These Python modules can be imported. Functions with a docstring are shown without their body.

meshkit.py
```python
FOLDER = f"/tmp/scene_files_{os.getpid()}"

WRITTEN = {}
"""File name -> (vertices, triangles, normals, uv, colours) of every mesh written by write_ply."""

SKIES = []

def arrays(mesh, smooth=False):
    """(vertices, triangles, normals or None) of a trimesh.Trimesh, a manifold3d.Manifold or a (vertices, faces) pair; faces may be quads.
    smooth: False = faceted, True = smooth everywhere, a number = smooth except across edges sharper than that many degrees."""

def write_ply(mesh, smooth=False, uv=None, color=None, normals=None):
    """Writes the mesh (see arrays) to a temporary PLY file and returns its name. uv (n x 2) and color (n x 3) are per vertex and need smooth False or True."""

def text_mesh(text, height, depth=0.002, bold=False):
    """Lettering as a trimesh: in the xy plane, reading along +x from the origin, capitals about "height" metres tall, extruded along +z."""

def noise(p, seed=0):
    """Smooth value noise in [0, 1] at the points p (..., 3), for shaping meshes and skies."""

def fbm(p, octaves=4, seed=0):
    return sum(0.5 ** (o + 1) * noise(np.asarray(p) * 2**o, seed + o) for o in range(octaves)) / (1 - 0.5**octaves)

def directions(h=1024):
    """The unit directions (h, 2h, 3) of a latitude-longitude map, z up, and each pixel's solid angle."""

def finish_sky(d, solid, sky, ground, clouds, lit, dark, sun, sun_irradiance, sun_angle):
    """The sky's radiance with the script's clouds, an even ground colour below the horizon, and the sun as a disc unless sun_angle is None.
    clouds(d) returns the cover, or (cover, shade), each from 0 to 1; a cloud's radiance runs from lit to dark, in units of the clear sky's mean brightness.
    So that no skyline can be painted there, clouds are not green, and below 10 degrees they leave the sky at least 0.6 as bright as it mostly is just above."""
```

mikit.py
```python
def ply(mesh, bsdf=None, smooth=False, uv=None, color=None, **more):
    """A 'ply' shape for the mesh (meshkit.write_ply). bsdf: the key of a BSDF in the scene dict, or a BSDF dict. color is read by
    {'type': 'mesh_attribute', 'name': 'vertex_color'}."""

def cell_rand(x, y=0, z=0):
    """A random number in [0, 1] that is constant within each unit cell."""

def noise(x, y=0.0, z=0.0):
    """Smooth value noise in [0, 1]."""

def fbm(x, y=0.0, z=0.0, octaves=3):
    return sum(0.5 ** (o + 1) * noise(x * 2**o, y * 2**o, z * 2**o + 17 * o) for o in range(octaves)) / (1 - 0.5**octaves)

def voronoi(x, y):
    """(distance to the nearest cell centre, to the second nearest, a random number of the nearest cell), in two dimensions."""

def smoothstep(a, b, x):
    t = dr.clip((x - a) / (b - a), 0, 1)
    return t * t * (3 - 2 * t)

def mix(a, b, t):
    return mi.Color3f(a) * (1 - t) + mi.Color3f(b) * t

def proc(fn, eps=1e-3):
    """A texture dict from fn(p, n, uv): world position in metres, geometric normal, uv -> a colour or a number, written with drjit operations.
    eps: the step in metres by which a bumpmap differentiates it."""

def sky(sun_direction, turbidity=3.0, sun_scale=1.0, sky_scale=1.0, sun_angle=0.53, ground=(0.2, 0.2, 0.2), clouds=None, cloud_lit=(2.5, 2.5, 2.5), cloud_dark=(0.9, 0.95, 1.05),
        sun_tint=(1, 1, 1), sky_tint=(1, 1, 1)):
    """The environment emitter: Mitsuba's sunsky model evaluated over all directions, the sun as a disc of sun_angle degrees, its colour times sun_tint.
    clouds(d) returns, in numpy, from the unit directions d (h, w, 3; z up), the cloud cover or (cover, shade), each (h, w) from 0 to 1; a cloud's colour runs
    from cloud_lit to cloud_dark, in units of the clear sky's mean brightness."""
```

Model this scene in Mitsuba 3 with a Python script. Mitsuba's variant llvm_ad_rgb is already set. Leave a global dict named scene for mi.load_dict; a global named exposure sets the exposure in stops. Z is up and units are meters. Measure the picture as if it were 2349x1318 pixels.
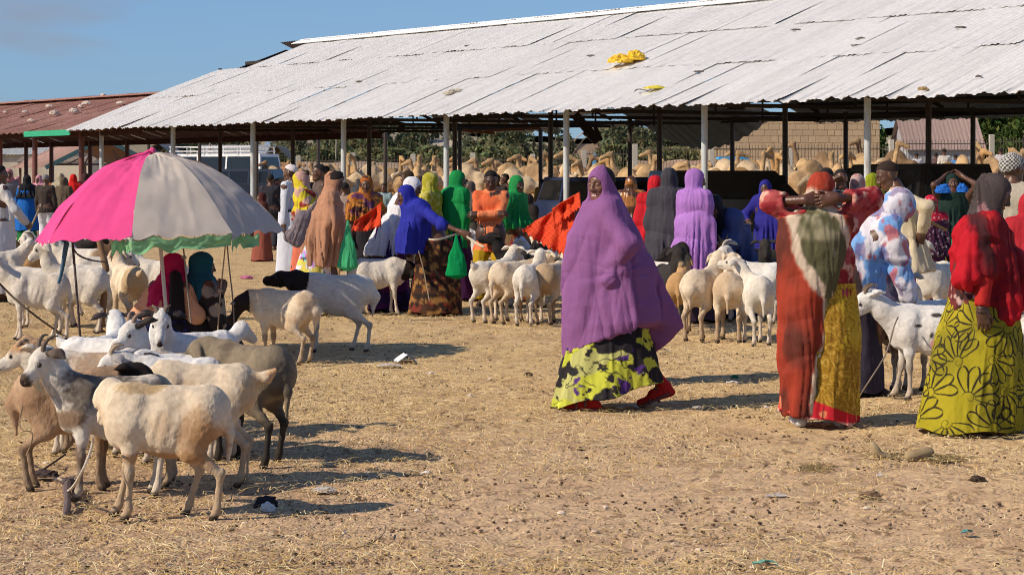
import math, random
import numpy as np, trimesh, mitsuba as mi, mikit, meshkit
import drjit as dr
from scipy.spatial import cKDTree

T = mi.ScalarTransform4f
scene, labels = {}, {}

# ------------------------------------------------------------------ camera, sky, exposure
FOC, CX, HOR, EYE = 4600.0, 1174.5, 410.0, 1.56      # focal length, centre column and horizon row on a 2349 x 1318 picture; eye height in metres
scene['camera'] = {'type': 'perspective', 'fov': 2 * math.degrees(math.atan(1174.5 / FOC)), 'fov_axis': 'x', 'near_clip': 0.5, 'far_clip': 9000.0,
                   'principal_point_offset_x': 0.0, 'principal_point_offset_y': (659.0 - HOR) / 1318.0,
                   'to_world': T().look_at(origin=[0, 0, EYE], target=[0, 10, EYE], up=[0, 0, 1])}
SUN = np.array([-1.0, -0.5, 0.76])
def cloud_cover(d):
    n = meshkit.fbm(d * np.array([9.0, 9.0, 40.0]) + 3.1, octaves=5, seed=317)
    return np.clip((n - 0.57) * 3.2, 0, 0.5)
scene['sky'] = mikit.sky(SUN, turbidity=2.6, sky_scale=0.84, ground=(0.22, 0.17, 0.11), clouds=cloud_cover, cloud_lit=(1.30, 1.22, 1.34), cloud_dark=(1.0, 0.98, 1.05), sky_tint=(0.84, 1.02, 1.30), sun_tint=(0.95, 1.0, 1.13))
exposure = 1.72

# ------------------------------------------------------------------ naming
def numbered(name):
    key, n = name, 0
    while key in scene or key in labels or key in USED:
        n += 1
        key = '%s_%03d' % (name, n)
    USED.add(key)
    return key
USED = set()
def thing(name, label, cat, group=None):
    key = numbered(name)
    labels[key] = {'label': label, 'category': cat}
    if group: labels[key]['group'] = group
    return key
def struct(name, shape):
    key = numbered(name); scene[key] = shape; labels[key] = {'kind': 'structure', 'label': name.replace('_', ' ')}
    return key
def part(parent, name, shape, label=None, stuff=False):
    key = numbered(parent + '__' + name)
    scene[key] = shape
    if label: labels.setdefault(key, {})['label'] = label
    if stuff: labels.setdefault(key, {})['kind'] = 'stuff'
    return key
def single(name, label, cat, shape, group=None):
    key = thing(name, label, cat, group); scene[key] = shape
    return key

# ------------------------------------------------------------------ places
def gz(x, y):                                            # height of the ground
    y = np.asarray(y, float)
    t = np.clip((y - 56.0) / 26.0, 0, 1); k = np.clip((np.asarray(x, float) - 3.0) / 12.0, 0, 1)
    return t * t * (3 - 2 * t) * (0.25 + 0.75 * k * k * (3 - 2 * k))
def ground(px, py, dz=0.0):                               # the ground point that shows at a pixel (flat yard)
    Y = FOC * (EYE - dz) / (py - HOR)
    return np.array([(px - CX) / FOC * Y, Y, dz])
def at(px, py, Y):                                        # the point at depth Y behind a pixel
    return np.array([(px - CX) / FOC * Y, Y, EYE - (py - HOR) / FOC * Y])
def rotz(a):
    c, s = math.cos(a), math.sin(a)
    return np.array([[c, -s, 0], [s, c, 0], [0, 0, 1.0]])
def unit(v):
    v = np.asarray(v, float)
    return v / (np.linalg.norm(v) + 1e-12)
def frame(fwd, up=(0, 0, 1)):                             # columns: forward, left, up
    f = unit(fwd); l = unit(np.cross(up, f)); u = np.cross(f, l)
    return np.stack([f, l, u], 1)
def nz(p, s=1.0, seed=0):
    return meshkit.noise(np.asarray(p) * s, seed)
def fbm(p, s=1.0, o=4, seed=0):
    return meshkit.fbm(np.asarray(p) * s, o, seed)
def sstep(a, b, x):
    t = np.clip((x - a) / (b - a), 0, 1)
    return t * t * (3 - 2 * t)
def mixc(a, b, t):
    t = np.asarray(t)[..., None]
    return np.asarray(a) * (1 - t) + np.asarray(b) * t

# ------------------------------------------------------------------ shapes as soft unions of bones, meshed by surface nets
class B:
    """cone with round ends a-b; sq = (axis, factor) flattens it; op '+', '-' or '&'"""
    def __init__(s, a, b, ra, rb=None, k=0.03, sq=None, op='+'):
        s.a, s.b = np.asarray(a, np.float32), np.asarray(b, np.float32)
        s.ra, s.rb, s.k, s.op = float(ra), float(ra if rb is None else rb), k, op
        s.sq = None if sq is None else (unit(sq[0]).astype(np.float32), float(sq[1]))
        s.c = (s.a + s.b) / 2
        s.R = float(np.linalg.norm(s.b - s.a)) / 2 + max(s.ra, s.rb) * max(1.0, s.sq[1] if s.sq else 1)
    def f(s, P):
        ba = s.b - s.a
        q = P - s.a
        t = np.clip(q @ ba / max(float(ba @ ba), 1e-9), 0, 1)
        q = q - t[:, None] * ba
        if s.sq is not None:
            ax, g = s.sq
            q = q + (q @ ax)[:, None] * ax * (1 / g - 1)
            return (np.sqrt((q * q).sum(1)) - (s.ra + (s.rb - s.ra) * t)) * min(1.0, g)
        return np.sqrt((q * q).sum(1)) - (s.ra + (s.rb - s.ra) * t)
class E:
    """ellipsoid with centre c, radii r and axes in the columns of R"""
    def __init__(s, c, r, R=None, k=0.03, op='+'):
        s.cc, s.r, s.Rm, s.k, s.op = np.asarray(c, np.float32), np.asarray(r, np.float32), np.asarray(np.eye(3) if R is None else R, np.float32), k, op
        s.c, s.R = s.cc, float(max(r))
    def f(s, P):
        q = ((P - s.cc) @ s.Rm) / s.r
        n = np.sqrt((q * q).sum(1)) + 1e-9
        g = q / s.r
        return n * (n - 1) / (np.sqrt((g * g).sum(1)) + 1e-9)
class H:
    """half space: keeps n.p < d"""
    def __init__(s, n, p, k=0.01):
        s.n, s.d, s.k, s.op = unit(n).astype(np.float32), float(unit(n) @ np.asarray(p, float)), k, '&'
        s.c, s.R = np.zeros(3, np.float32), 1e6
    def f(s, P):
        return P @ s.n - s.d
class L:
    """stack of ellipses: rows (z, cx, cy, rx, ry)"""
    def __init__(s, rows, k=0.05, op='+', tw=None):
        r = np.array(sorted(rows), float)
        s.rows, s.k, s.op = r, k, op
        lo = np.array([(r[:, 1] - r[:, 3]).min(), (r[:, 2] - r[:, 4]).min(), r[0, 0]]); hi = np.array([(r[:, 1] + r[:, 3]).max(), (r[:, 2] + r[:, 4]).max(), r[-1, 0]])
        s.c, s.R = ((lo + hi) / 2).astype(np.float32), float(np.linalg.norm(hi - lo) / 2)
        s.lo, s.hi = lo, hi
    def f(s, P):
        r, z = s.rows, P[:, 2]
        cx, cy, rx, ry = (np.interp(z, r[:, 0], r[:, i]) for i in (1, 2, 3, 4))
        e = np.sqrt(((P[:, 0] - cx) / rx) ** 2 + ((P[:, 1] - cy) / ry) ** 2)
        d = (e - 1) * np.minimum(rx, ry) * 0.9
        return np.maximum(d, np.maximum(z - r[-1, 0], r[0, 0] - z)).astype(np.float32)

def field(prims, P, margin):
    d = np.full(len(P), 9.0, np.float32)
    for pr in prims:
        q = P - pr.c
        m = (q * q).sum(1) < (pr.R + margin + pr.k) ** 2
        if not m.any():
            if pr.op == '&': d[:] = 9.0
            continue
        e, o, k = pr.f(P[m]), d[m], pr.k
        if pr.op == '+':
            h = np.maximum(k - np.abs(o - e), 0) / k
            d[m] = np.minimum(o, e) - h * h * k * 0.25
        else:
            if pr.op == '-': e = -e
            h = np.maximum(k - np.abs(o - e), 0) / k
            d[m] = np.maximum(o, e) + h * h * k * 0.25
    return d
CORN = np.array([[i, j, k] for i in (0, 1) for j in (0, 1) for k in (0, 1)])
EDG = [(a, b) for a in range(8) for b in range(a + 1, 8) if bin(a ^ b).count('1') == 1]
def sdf_mesh(prims, h):
    adds = [p for p in prims if p.op == '+']
    lo = np.min([p.lo if isinstance(p, L) else p.c - p.R for p in adds], 0) - 3 * h
    hi = np.max([p.hi if isinstance(p, L) else p.c + p.R for p in adds], 0) + 3 * h
    nb = np.ceil((hi - lo) / (4 * h)).astype(int)
    bc = np.stack(np.meshgrid(*[np.arange(n) for n in nb], indexing='ij'), -1).reshape(-1, 3)
    P = (lo + (bc * 4 + 2) * h).astype(np.float32)
    kmax = max(p.k for p in prims)
    d = field(prims, P, 6 * h + kmax).reshape(nb)
    act = np.abs(d) < 4 * h * 0.87 * 1.5 + 0.2 * kmax
    D = np.repeat(np.repeat(np.repeat(d, 4, 0), 4, 1), 4, 2)
    D = np.pad(D, ((0, 1),) * 3, mode='edge')
    A = np.zeros(D.shape, bool)
    up = np.repeat(np.repeat(np.repeat(act, 4, 0), 4, 1), 4, 2)
    for o in CORN:
        A[o[0]:o[0] + up.shape[0], o[1]:o[1] + up.shape[1], o[2]:o[2] + up.shape[2]] |= up
    idx = np.argwhere(A)
    D[A] = field(prims, (lo + idx * h).astype(np.float32), 3 * h + kmax)
    S = D < 0
    cnt = np.zeros(tuple(n - 1 for n in D.shape), np.int8)
    for o in CORN:
        cnt += S[o[0]:o[0] + cnt.shape[0], o[1]:o[1] + cnt.shape[1], o[2]:o[2] + cnt.shape[2]]
    cells = np.argwhere((cnt > 0) & (cnt < 8))
    cid = np.full(cnt.shape, -1, np.int64); cid[tuple(cells.T)] = np.arange(len(cells))
    val = np.stack([D[tuple((cells + o).T)] for o in CORN], 1)
    acc, num = np.zeros((len(cells), 3)), np.zeros(len(cells))
    for a, b in EDG:
        va, vb = val[:, a], val[:, b]
        m = (va < 0) != (vb < 0)
        t = np.where(m, va / np.where(m, va - vb, 1), 0)
        acc += np.where(m[:, None], CORN[a] + t[:, None] * (CORN[b] - CORN[a]), 0); num += m
    V = lo + (cells + acc / np.maximum(num, 1)[:, None]) * h
    F = []
    for ax in range(3):
        u, v = (ax + 1) % 3, (ax + 2) % 3
        s0 = [slice(None)] * 3; s1 = [slice(None)] * 3; s0[ax], s1[ax] = slice(0, -1), slice(1, None)
        ch = np.argwhere(S[tuple(s0)] != S[tuple(s1)])
        ch = ch[(ch[:, u] > 0) & (ch[:, v] > 0) & (ch[:, u] < D.shape[u] - 1) & (ch[:, v] < D.shape[v] - 1)]
        eu, ev = np.eye(3, dtype=int)[u], np.eye(3, dtype=int)[v]
        q = np.stack([cid[tuple((ch - eu - ev).T)], cid[tuple((ch - ev).T)], cid[tuple(ch.T)], cid[tuple((ch - eu).T)]], 1)
        ins = S[tuple(ch.T)]
        q[~ins] = q[~ins][:, ::-1]
        F.append(q[(q >= 0).all(1)])
    q = np.vstack(F)
    return V, np.vstack([q[:, [0, 1, 2]], q[:, [0, 2, 3]]])
def vnormals(V, F):
    n = np.zeros_like(V)
    fn = np.cross(V[F[:, 1]] - V[F[:, 0]], V[F[:, 2]] - V[F[:, 0]])
    for k in range(3): np.add.at(n, F[:, k], fn)
    return n / (np.linalg.norm(n, axis=1, keepdims=True) + 1e-12)
def cat(ms):
    V, F, C, o = [], [], [], 0
    for m in ms:
        V.append(m[0]); F.append(m[1] + o); o += len(m[0])
        if len(m) > 2: C.append(m[2])
    return (np.vstack(V), np.vstack(F), np.vstack(C)) if C else (np.vstack(V), np.vstack(F))

# ------------------------------------------------------------------ small hard-edged shapes
def quads(F):
    F = np.asarray(F)
    return np.vstack([F[:, [0, 1, 2]], F[:, [0, 2, 3]]])
def box(c, s, R=None, bev=0.0):
    s = np.asarray(s, float) / 2
    if bev:
        m = trimesh.convex.convex_hull(np.array([[sx * (s[0] - bev * (i != 0)), sy * (s[1] - bev * (i != 1)), sz * (s[2] - bev * (i != 2))] for sx in (-1, 1) for sy in (-1, 1) for sz in (-1, 1) for i in range(3)]))
        V, F = np.array(m.vertices), np.array(m.faces)
    else:
        m = trimesh.creation.box(extents=s * 2); V, F = np.array(m.vertices), np.array(m.faces)
    if R is not None: V = V @ np.asarray(R).T
    return V + np.asarray(c), F
def tube(pts, r, n=8, cap=True):
    p = np.asarray(pts, float); r = np.broadcast_to(np.asarray(r, float), (len(p),))
    t = np.gradient(p, axis=0); t /= np.linalg.norm(t, axis=1, keepdims=True) + 1e-12
    ref = np.array([0, 0, 1.0]) if abs(t[0, 2]) < 0.9 else np.array([1.0, 0, 0])
    a = np.cross(t, ref); a /= np.linalg.norm(a, axis=1, keepdims=True) + 1e-12
    b = np.cross(t, a); w = np.arange(n) * 2 * np.pi / n
    V = (p[:, None] + r[:, None, None] * (np.cos(w)[None, :, None] * a[:, None] + np.sin(w)[None, :, None] * b[:, None])).reshape(-1, 3)
    i, j = np.meshgrid(np.arange(len(p) - 1), np.arange(n), indexing='ij')
    F = quads(np.stack([i * n + j, i * n + (j + 1) % n, (i + 1) * n + (j + 1) % n, (i + 1) * n + j], -1).reshape(-1, 4)[:, ::-1])
    if cap:
        m = len(V); V = np.vstack([V, p[:1], p[-1:]]); k = np.arange(n); e = (len(p) - 1) * n
        F = np.vstack([F, np.stack([k * 0 + m, (k + 1) % n, k], 1)[:, ::-1], np.stack([k * 0 + m + 1, e + k, e + (k + 1) % n], 1)[:, ::-1]])
    return V, F
def grid(fn, nu, nv, closed=False):
    """surface fn(u, v) -> (n, 3), u and v from 0 to 1; closed in u"""
    u = np.linspace(0, 1, nu, endpoint=not closed); v = np.linspace(0, 1, nv)
    U, Vv = np.meshgrid(u, v)
    P = fn(U.ravel(), Vv.ravel())
    i, j = np.meshgrid(np.arange(nv - 1), np.arange(nu if closed else nu - 1), indexing='ij')
    k = (j + 1) % nu
    return P, quads(np.stack([i * nu + j, i * nu + k, (i + 1) * nu + k, (i + 1) * nu + j], -1).reshape(-1, 4)), U.ravel(), Vv.ravel()
def spline(pts, n):
    from scipy.interpolate import CubicSpline
    p = np.asarray(pts, float)
    return CubicSpline(np.linspace(0, 1, len(p)), p)(np.linspace(0, 1, n))
def extrude(poly, lo, hi):
    """polygon in xz extruded along y"""
    from shapely.geometry import Polygon
    m = trimesh.creation.extrude_polygon(Polygon(poly), hi - lo, engine='earcut')
    V = np.array(m.vertices)
    return np.stack([V[:, 0], V[:, 2] + lo, V[:, 1]], 1), np.array(m.faces)[:, ::-1]
def split(V, F, ang=35):
    m = trimesh.graph.smooth_shade(trimesh.Trimesh(V, F, process=False), angle=math.radians(ang), facet_minarea=None)
    return np.array(m.vertices), np.array(m.faces)

# ------------------------------------------------------------------ materials: most read their colour from the mesh
VC = {'type': 'mesh_attribute', 'name': 'vertex_color'}
def bsdf(key, two=True, **kw):
    d = {'type': 'principled', 'base_color': VC, **kw}
    scene[key] = {'type': 'twosided', 'inner': d} if two else d
bsdf('mat_matte', roughness=0.85, specular=0.25)
def cloth_bump(p, n, uv):
    return mikit.fbm(p.x * 13.0, p.y * 13.0, p.z * 3.0, octaves=3) + 0.06 * mikit.noise(p.x * 90.0, p.y * 90.0, p.z * 60.0)
scene['mat_cloth'] = {'type': 'twosided', 'inner': {'type': 'bumpmap', 'arbitrary': mikit.proc(cloth_bump), 'scale': 0.020,
                      'bsdf': {'type': 'principled', 'base_color': VC, 'roughness': 0.8, 'specular': 0.2, 'sheen': 0.2, 'sheen_tint': 0.6}}}
bsdf('mat_satin', roughness=0.32, specular=0.6, sheen=0.3, anisotropic=0.4)
bsdf('mat_skin', roughness=0.42, specular=0.5)
bsdf('mat_gloss', roughness=0.18, specular=0.5, clearcoat=0.6, clearcoat_gloss=0.9)
bsdf('mat_metal', roughness=0.45, specular=0.5)
def fur_bump(p, n, uv):
    return mikit.noise(p.x * 160, p.y * 160, p.z * 70) * 0.6 + mikit.noise(p.x * 55, p.y * 55, p.z * 30) * 0.9 + mikit.noise(p.x * 18, p.y * 18, p.z * 14)
scene['mat_coat'] = {'type': 'twosided', 'inner': {'type': 'bumpmap', 'arbitrary': mikit.proc(fur_bump), 'scale': 0.0032,
                     'bsdf': {'type': 'principled', 'base_color': VC, 'roughness': 0.85, 'specular': 0.2, 'sheen': 0.35}}}
scene['mat_leaf'] = {'type': 'principledthin', 'base_color': VC, 'roughness': 0.6, 'diff_trans': 0.6}
scene['mat_film'] = {'type': 'principledthin', 'base_color': VC, 'roughness': 0.4, 'diff_trans': 0.4}
scene['mat_canvas'] = {'type': 'principledthin', 'base_color': VC, 'roughness': 0.7, 'diff_trans': 0.16}
scene['mat_glass'] = {'type': 'thindielectric'}
scene['mat_darkglass'] = {'type': 'twosided', 'inner': {'type': 'principled', 'base_color': {'type': 'rgb', 'value': [0.012, 0.014, 0.016]}, 'roughness': 0.06, 'specular': 0.6}}
def shp(m, mat, col=None, smooth=True):
    """shape dict of (V, F[, C]); smooth True, False or an angle"""
    V, F = m[0], m[1]
    if len(m) > 2: C = m[2]
    else: C = np.tile(np.asarray(col, float), (len(V), 1))
    if not isinstance(smooth, bool):
        V0 = V; V, F = split(V, F, smooth)
        if len(m) > 2: C = C[cKDTree(V0).query(V)[1]]
        else: C = np.tile(np.asarray(col, float), (len(V), 1))
        smooth = True
    return mikit.ply((V, F), mat, smooth=smooth, color=np.clip(C, 0, 1))
def moved(m, R, t, s=1.0):
    return (m[0] * s) @ np.asarray(R).T + np.asarray(t), *m[1:]
def place(shape, x, y, z, deg=0.0, s=1.0, flip=1):
    return {**shape, 'to_world': T().translate([float(x), float(y), float(z)]).rotate([0, 0, 1], float(deg)).scale([float(s), float(s * flip), float(s)])}
# ------------------------------------------------------------------ ground
def ground_color(p, n, uv):
    x, y = p.x, p.y
    big = mikit.fbm(x * 0.55 + 7.0, y * 0.3, 0.0, octaves=3)
    mid = mikit.fbm(x * 3.1, y * 2.2, 3.0, octaves=3)
    fine = mikit.fbm(x * 24.0, y * 15.0, 5.0, octaves=3)
    grain = mikit.noise(x * 95.0, y * 60.0, 1.0)
    straw = mikit.smoothstep(0.30, 0.66, big * 0.55 + fine * 0.35 + mikit.smoothstep(9.5, 15.5, y) * 0.26 - 0.04)   # trampled straw lies thicker further into the yard
    c = mikit.mix([0.47, 0.325, 0.20], [0.50, 0.36, 0.185], straw)
    c = mikit.mix(c, [0.27, 0.165, 0.095], mikit.smoothstep(0.50, 0.74, mid) * 0.38)
    c = mikit.mix(c, [0.60, 0.44, 0.27], mikit.smoothstep(0.56, 0.75, fine) * 0.5)
    c = mikit.mix(c, [0.20, 0.125, 0.07], mikit.smoothstep(0.60, 0.78, mikit.fbm(x * 26.0 + 9.0, y * 15.0, 2.0, octaves=3)) * 0.8)
    return c * (0.82 + 0.36 * grain)
def ground_bump(p, n, uv):
    return mikit.fbm(p.x * 30.0, p.y * 22.0, 0.0, octaves=3) + 0.6 * mikit.noise(p.x * 110.0, p.y * 80.0, 0.0)
scene['mat_ground'] = {'type': 'twosided', 'inner': {'type': 'bumpmap', 'arbitrary': mikit.proc(ground_bump), 'scale': 0.014,
                       'bsdf': {'type': 'principled', 'base_color': mikit.proc(ground_color), 'roughness': 0.95, 'specular': 0.12}}}
def ground_mesh():
    xs, ys = np.linspace(-7.5, 7.5, 301), np.linspace(6.0, 27.0, 421)
    X, Y = np.meshgrid(xs, ys)
    p = np.stack([X, Y, X * 0], -1)
    edge = np.clip(np.minimum(np.minimum(X + 7.5, 7.5 - X), np.minimum(Y - 6.0, 27.0 - Y)) / 0.6, 0, 1)
    hoof = fbm(p, 6.0, 3, 8); Z = ((fbm(p, 1.6, 3, 2) - 0.5) * 0.024 + (hoof - 0.5) * 0.018 - 0.012 * sstep(0.6, 0.75, nz(p, 9.0, 5))) * edge
    n = len(xs); i, j = np.meshgrid(np.arange(len(ys) - 1), np.arange(n - 1), indexing='ij')
    near = np.stack([X, Y, Z], -1).reshape(-1, 3), quads(np.stack([i * n + j, i * n + j + 1, (i + 1) * n + j + 1, (i + 1) * n + j], -1).reshape(-1, 4))
    def sheet(xs, ys):
        X, Y = np.meshgrid(xs, ys); n = len(xs)
        i, j = np.meshgrid(np.arange(len(ys) - 1), np.arange(n - 1), indexing='ij')
        return np.stack([X, Y, gz(X, Y)], -1).reshape(-1, 3), quads(np.stack([i * n + j, i * n + j + 1, (i + 1) * n + j + 1, (i + 1) * n + j], -1).reshape(-1, 4))
    far = [-4000, -1500, -400, -120, -60, -20, -7.5]
    wide = far + [7.5] + [-v for v in far[-2::-1]]
    return cat([near, sheet(far, [6, 27]), sheet([-v for v in far[::-1]], [6, 27]), sheet(wide, [-300, -40, 0, 6]),
                sheet(wide, [27, 35, 45, 56, 60, 64, 68, 72, 76, 80, 84, 86, 95, 150, 400, 1500, 6000])])
struct('ground', mikit.ply(ground_mesh(), 'mat_ground', smooth=True))

def straw_mesh(n, seed, ymin, ymax, power, lmin, lmax, wid, cols):
    r = np.random.default_rng(seed)
    Y = ymin + (ymax - ymin) * r.random(n) ** power
    X = (r.random(n) * 2 - 1) * (0.30 * Y + 0.4)
    keep = fbm(np.stack([X, Y, X * 0], 1), 0.9, 3, 21) + r.normal(0, 0.12, n) > 0.46
    X, Y = X[keep], Y[keep]; n = len(X)
    a = r.random(n) * np.pi; ln = lmin + (lmax - lmin) * r.random(n) ** 2.2
    d = np.stack([np.cos(a), np.sin(a), r.normal(0, 0.10, n)], 1) * ln[:, None] / 2
    s = np.stack([-np.sin(a), np.cos(a), a * 0], 1) * (wid * (0.6 + 0.8 * r.random(n)))[:, None]
    bend = np.stack([a * 0, a * 0, 0.004 + 0.01 * r.random(n)], 1) + s * r.normal(0, 1.2, n)[:, None]
    c = np.stack([X, Y, 0.008 + 0.008 * r.random(n) + np.abs(d[:, 2])], 1)
    up = np.array([0, 0, 1.0]) * wid * 0.8
    V = np.stack([c - d - s, c - d + s, c + bend + s, c + bend - s, c + d + s, c + d - s, c + bend + up], 1)
    tri = np.array([[0, 1, 2], [0, 2, 3], [3, 2, 4], [3, 4, 5], [0, 3, 6], [3, 5, 6], [2, 1, 6], [4, 2, 6]])
    F = (tri[None] + (np.arange(n) * 7)[:, None, None]).reshape(-1, 3)
    k = np.asarray(cols)[r.integers(0, len(cols), n)] * (0.75 + 0.5 * r.random((n, 1)))
    return V.reshape(-1, 3), F, np.repeat(k, 7, 0)
def stuff(name, shape, label):
    key = numbered(name); scene[key] = shape; labels[key] = {'kind': 'stuff', 'label': label, 'category': 'ground litter'}
stuff('loose_straw', shp(straw_mesh(90000, 3, 7.0, 27.0, 1.2, 0.012, 0.16, 0.0018, [[0.70, 0.55, 0.26], [0.62, 0.44, 0.18], [0.78, 0.66, 0.40], [0.50, 0.34, 0.14]]), 'mat_matte', smooth=False),
      'pale golden straw scattered over the trampled brown earth of the yard')
def pebble_mesh(n, seed, size, cols, ymax=26.0):
    r = np.random.default_rng(seed)
    ico = trimesh.creation.icosphere(subdivisions=1, radius=1.0); v0, f0 = np.array(ico.vertices), np.array(ico.faces)
    Y = 7.0 + (ymax - 7.0) * r.random(n) ** 1.3; X = (r.random(n) * 2 - 1) * (0.29 * Y + 0.4)
    keep = fbm(np.stack([X, Y, X * 0], 1), 1.3, 3, 31) > 0.46
    X, Y = X[keep], Y[keep]; n = len(X)
    s = size * (0.5 + 1.6 * r.random(n) ** 4)
    k = s[:, None] * np.stack([1.2 + 0 * s, 0.9 + 0.5 * r.random(n), 0.55 + 0.3 * r.random(n)], 1)
    V = v0[None] * k[:, None] * (1 + 0.35 * (r.random((n, len(v0), 1)) - 0.5)) + np.stack([X, Y, s * 0.35], 1)[:, None]
    c = np.asarray(cols)[r.integers(0, len(cols), n)] * (0.8 + 0.4 * r.random((n, 1)))
    return V.reshape(-1, 3), (f0[None] + (np.arange(n) * len(v0))[:, None, None]).reshape(-1, 3), np.repeat(c, len(v0), 0)
stuff('dung_crumbs', shp(pebble_mesh(22000, 5, 0.0042, [[0.10, 0.06, 0.035], [0.16, 0.10, 0.06], [0.06, 0.04, 0.028]]), 'mat_matte', smooth=False), 'dark crumbs of dung and soil scattered on the yard')
stuff('small_stones', shp(pebble_mesh(1600, 6, 0.0075, [[0.55, 0.42, 0.30], [0.48, 0.33, 0.21], [0.66, 0.56, 0.44]]), 'mat_matte', smooth=False), 'small pale stones and clods lying on the yard')

def hill_mesh():
    r = np.random.default_rng(9); xs = np.linspace(-1500, 1500, 160)
    top = 60 + 55 * nz(np.stack([xs / 260, xs * 0, xs * 0], 1), 1, 3) + 18 * nz(np.stack([xs / 60, xs * 0, xs * 0], 1), 1, 5)
    V = np.vstack([np.stack([xs, xs * 0 + 2600, xs * 0 - 5], 1), np.stack([xs, xs * 0 + 3000, top * 0.55], 1), np.stack([xs, xs * 0 + 3500, top], 1), np.stack([xs, xs * 0 + 4200, xs * 0 - 5], 1)])
    n = len(xs); i, j = np.meshgrid(np.arange(3), np.arange(n - 1), indexing='ij')
    return V, quads(np.stack([i * n + j, i * n + j + 1, (i + 1) * n + j + 1, (i + 1) * n + j], -1).reshape(-1, 4))
struct('hills', shp(hill_mesh(), 'mat_matte', [0.22, 0.19, 0.13]))

# ------------------------------------------------------------------ the long market shed
AX = unit([-(CX + 2600.0), FOC, 0]); NN = np.array([AX[1], -AX[0], 0.0])       # along the shed (far left) and across it (away)
P_EAVE, P1, P2, P3, P_BACK = 27.3, 28.4, 34.9, 41.2, 42.2
Z_EAVE, Z_RIDGE, Z_BACK = 3.0, 5.84, 3.12
def on_row(px, p):                                        # distance along the shed at which a column of the picture meets the row at p
    d = (px - CX) / FOC
    Y = p / (d * NN[0] + NN[1])
    return float(d * Y * AX[0] + Y * AX[1])
def sw(s, w, z): return AX * s + NN * w + np.array([0, 0, 1.0]) * z
S_L, S_R = on_row(150, P_EAVE), on_row(2349, P_EAVE) - 9.0
SLOPE = math.atan2(Z_RIDGE - Z_EAVE, P2 - P_EAVE); BSLOPE = math.atan2(Z_RIDGE - Z_BACK, P_BACK - P2)
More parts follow.
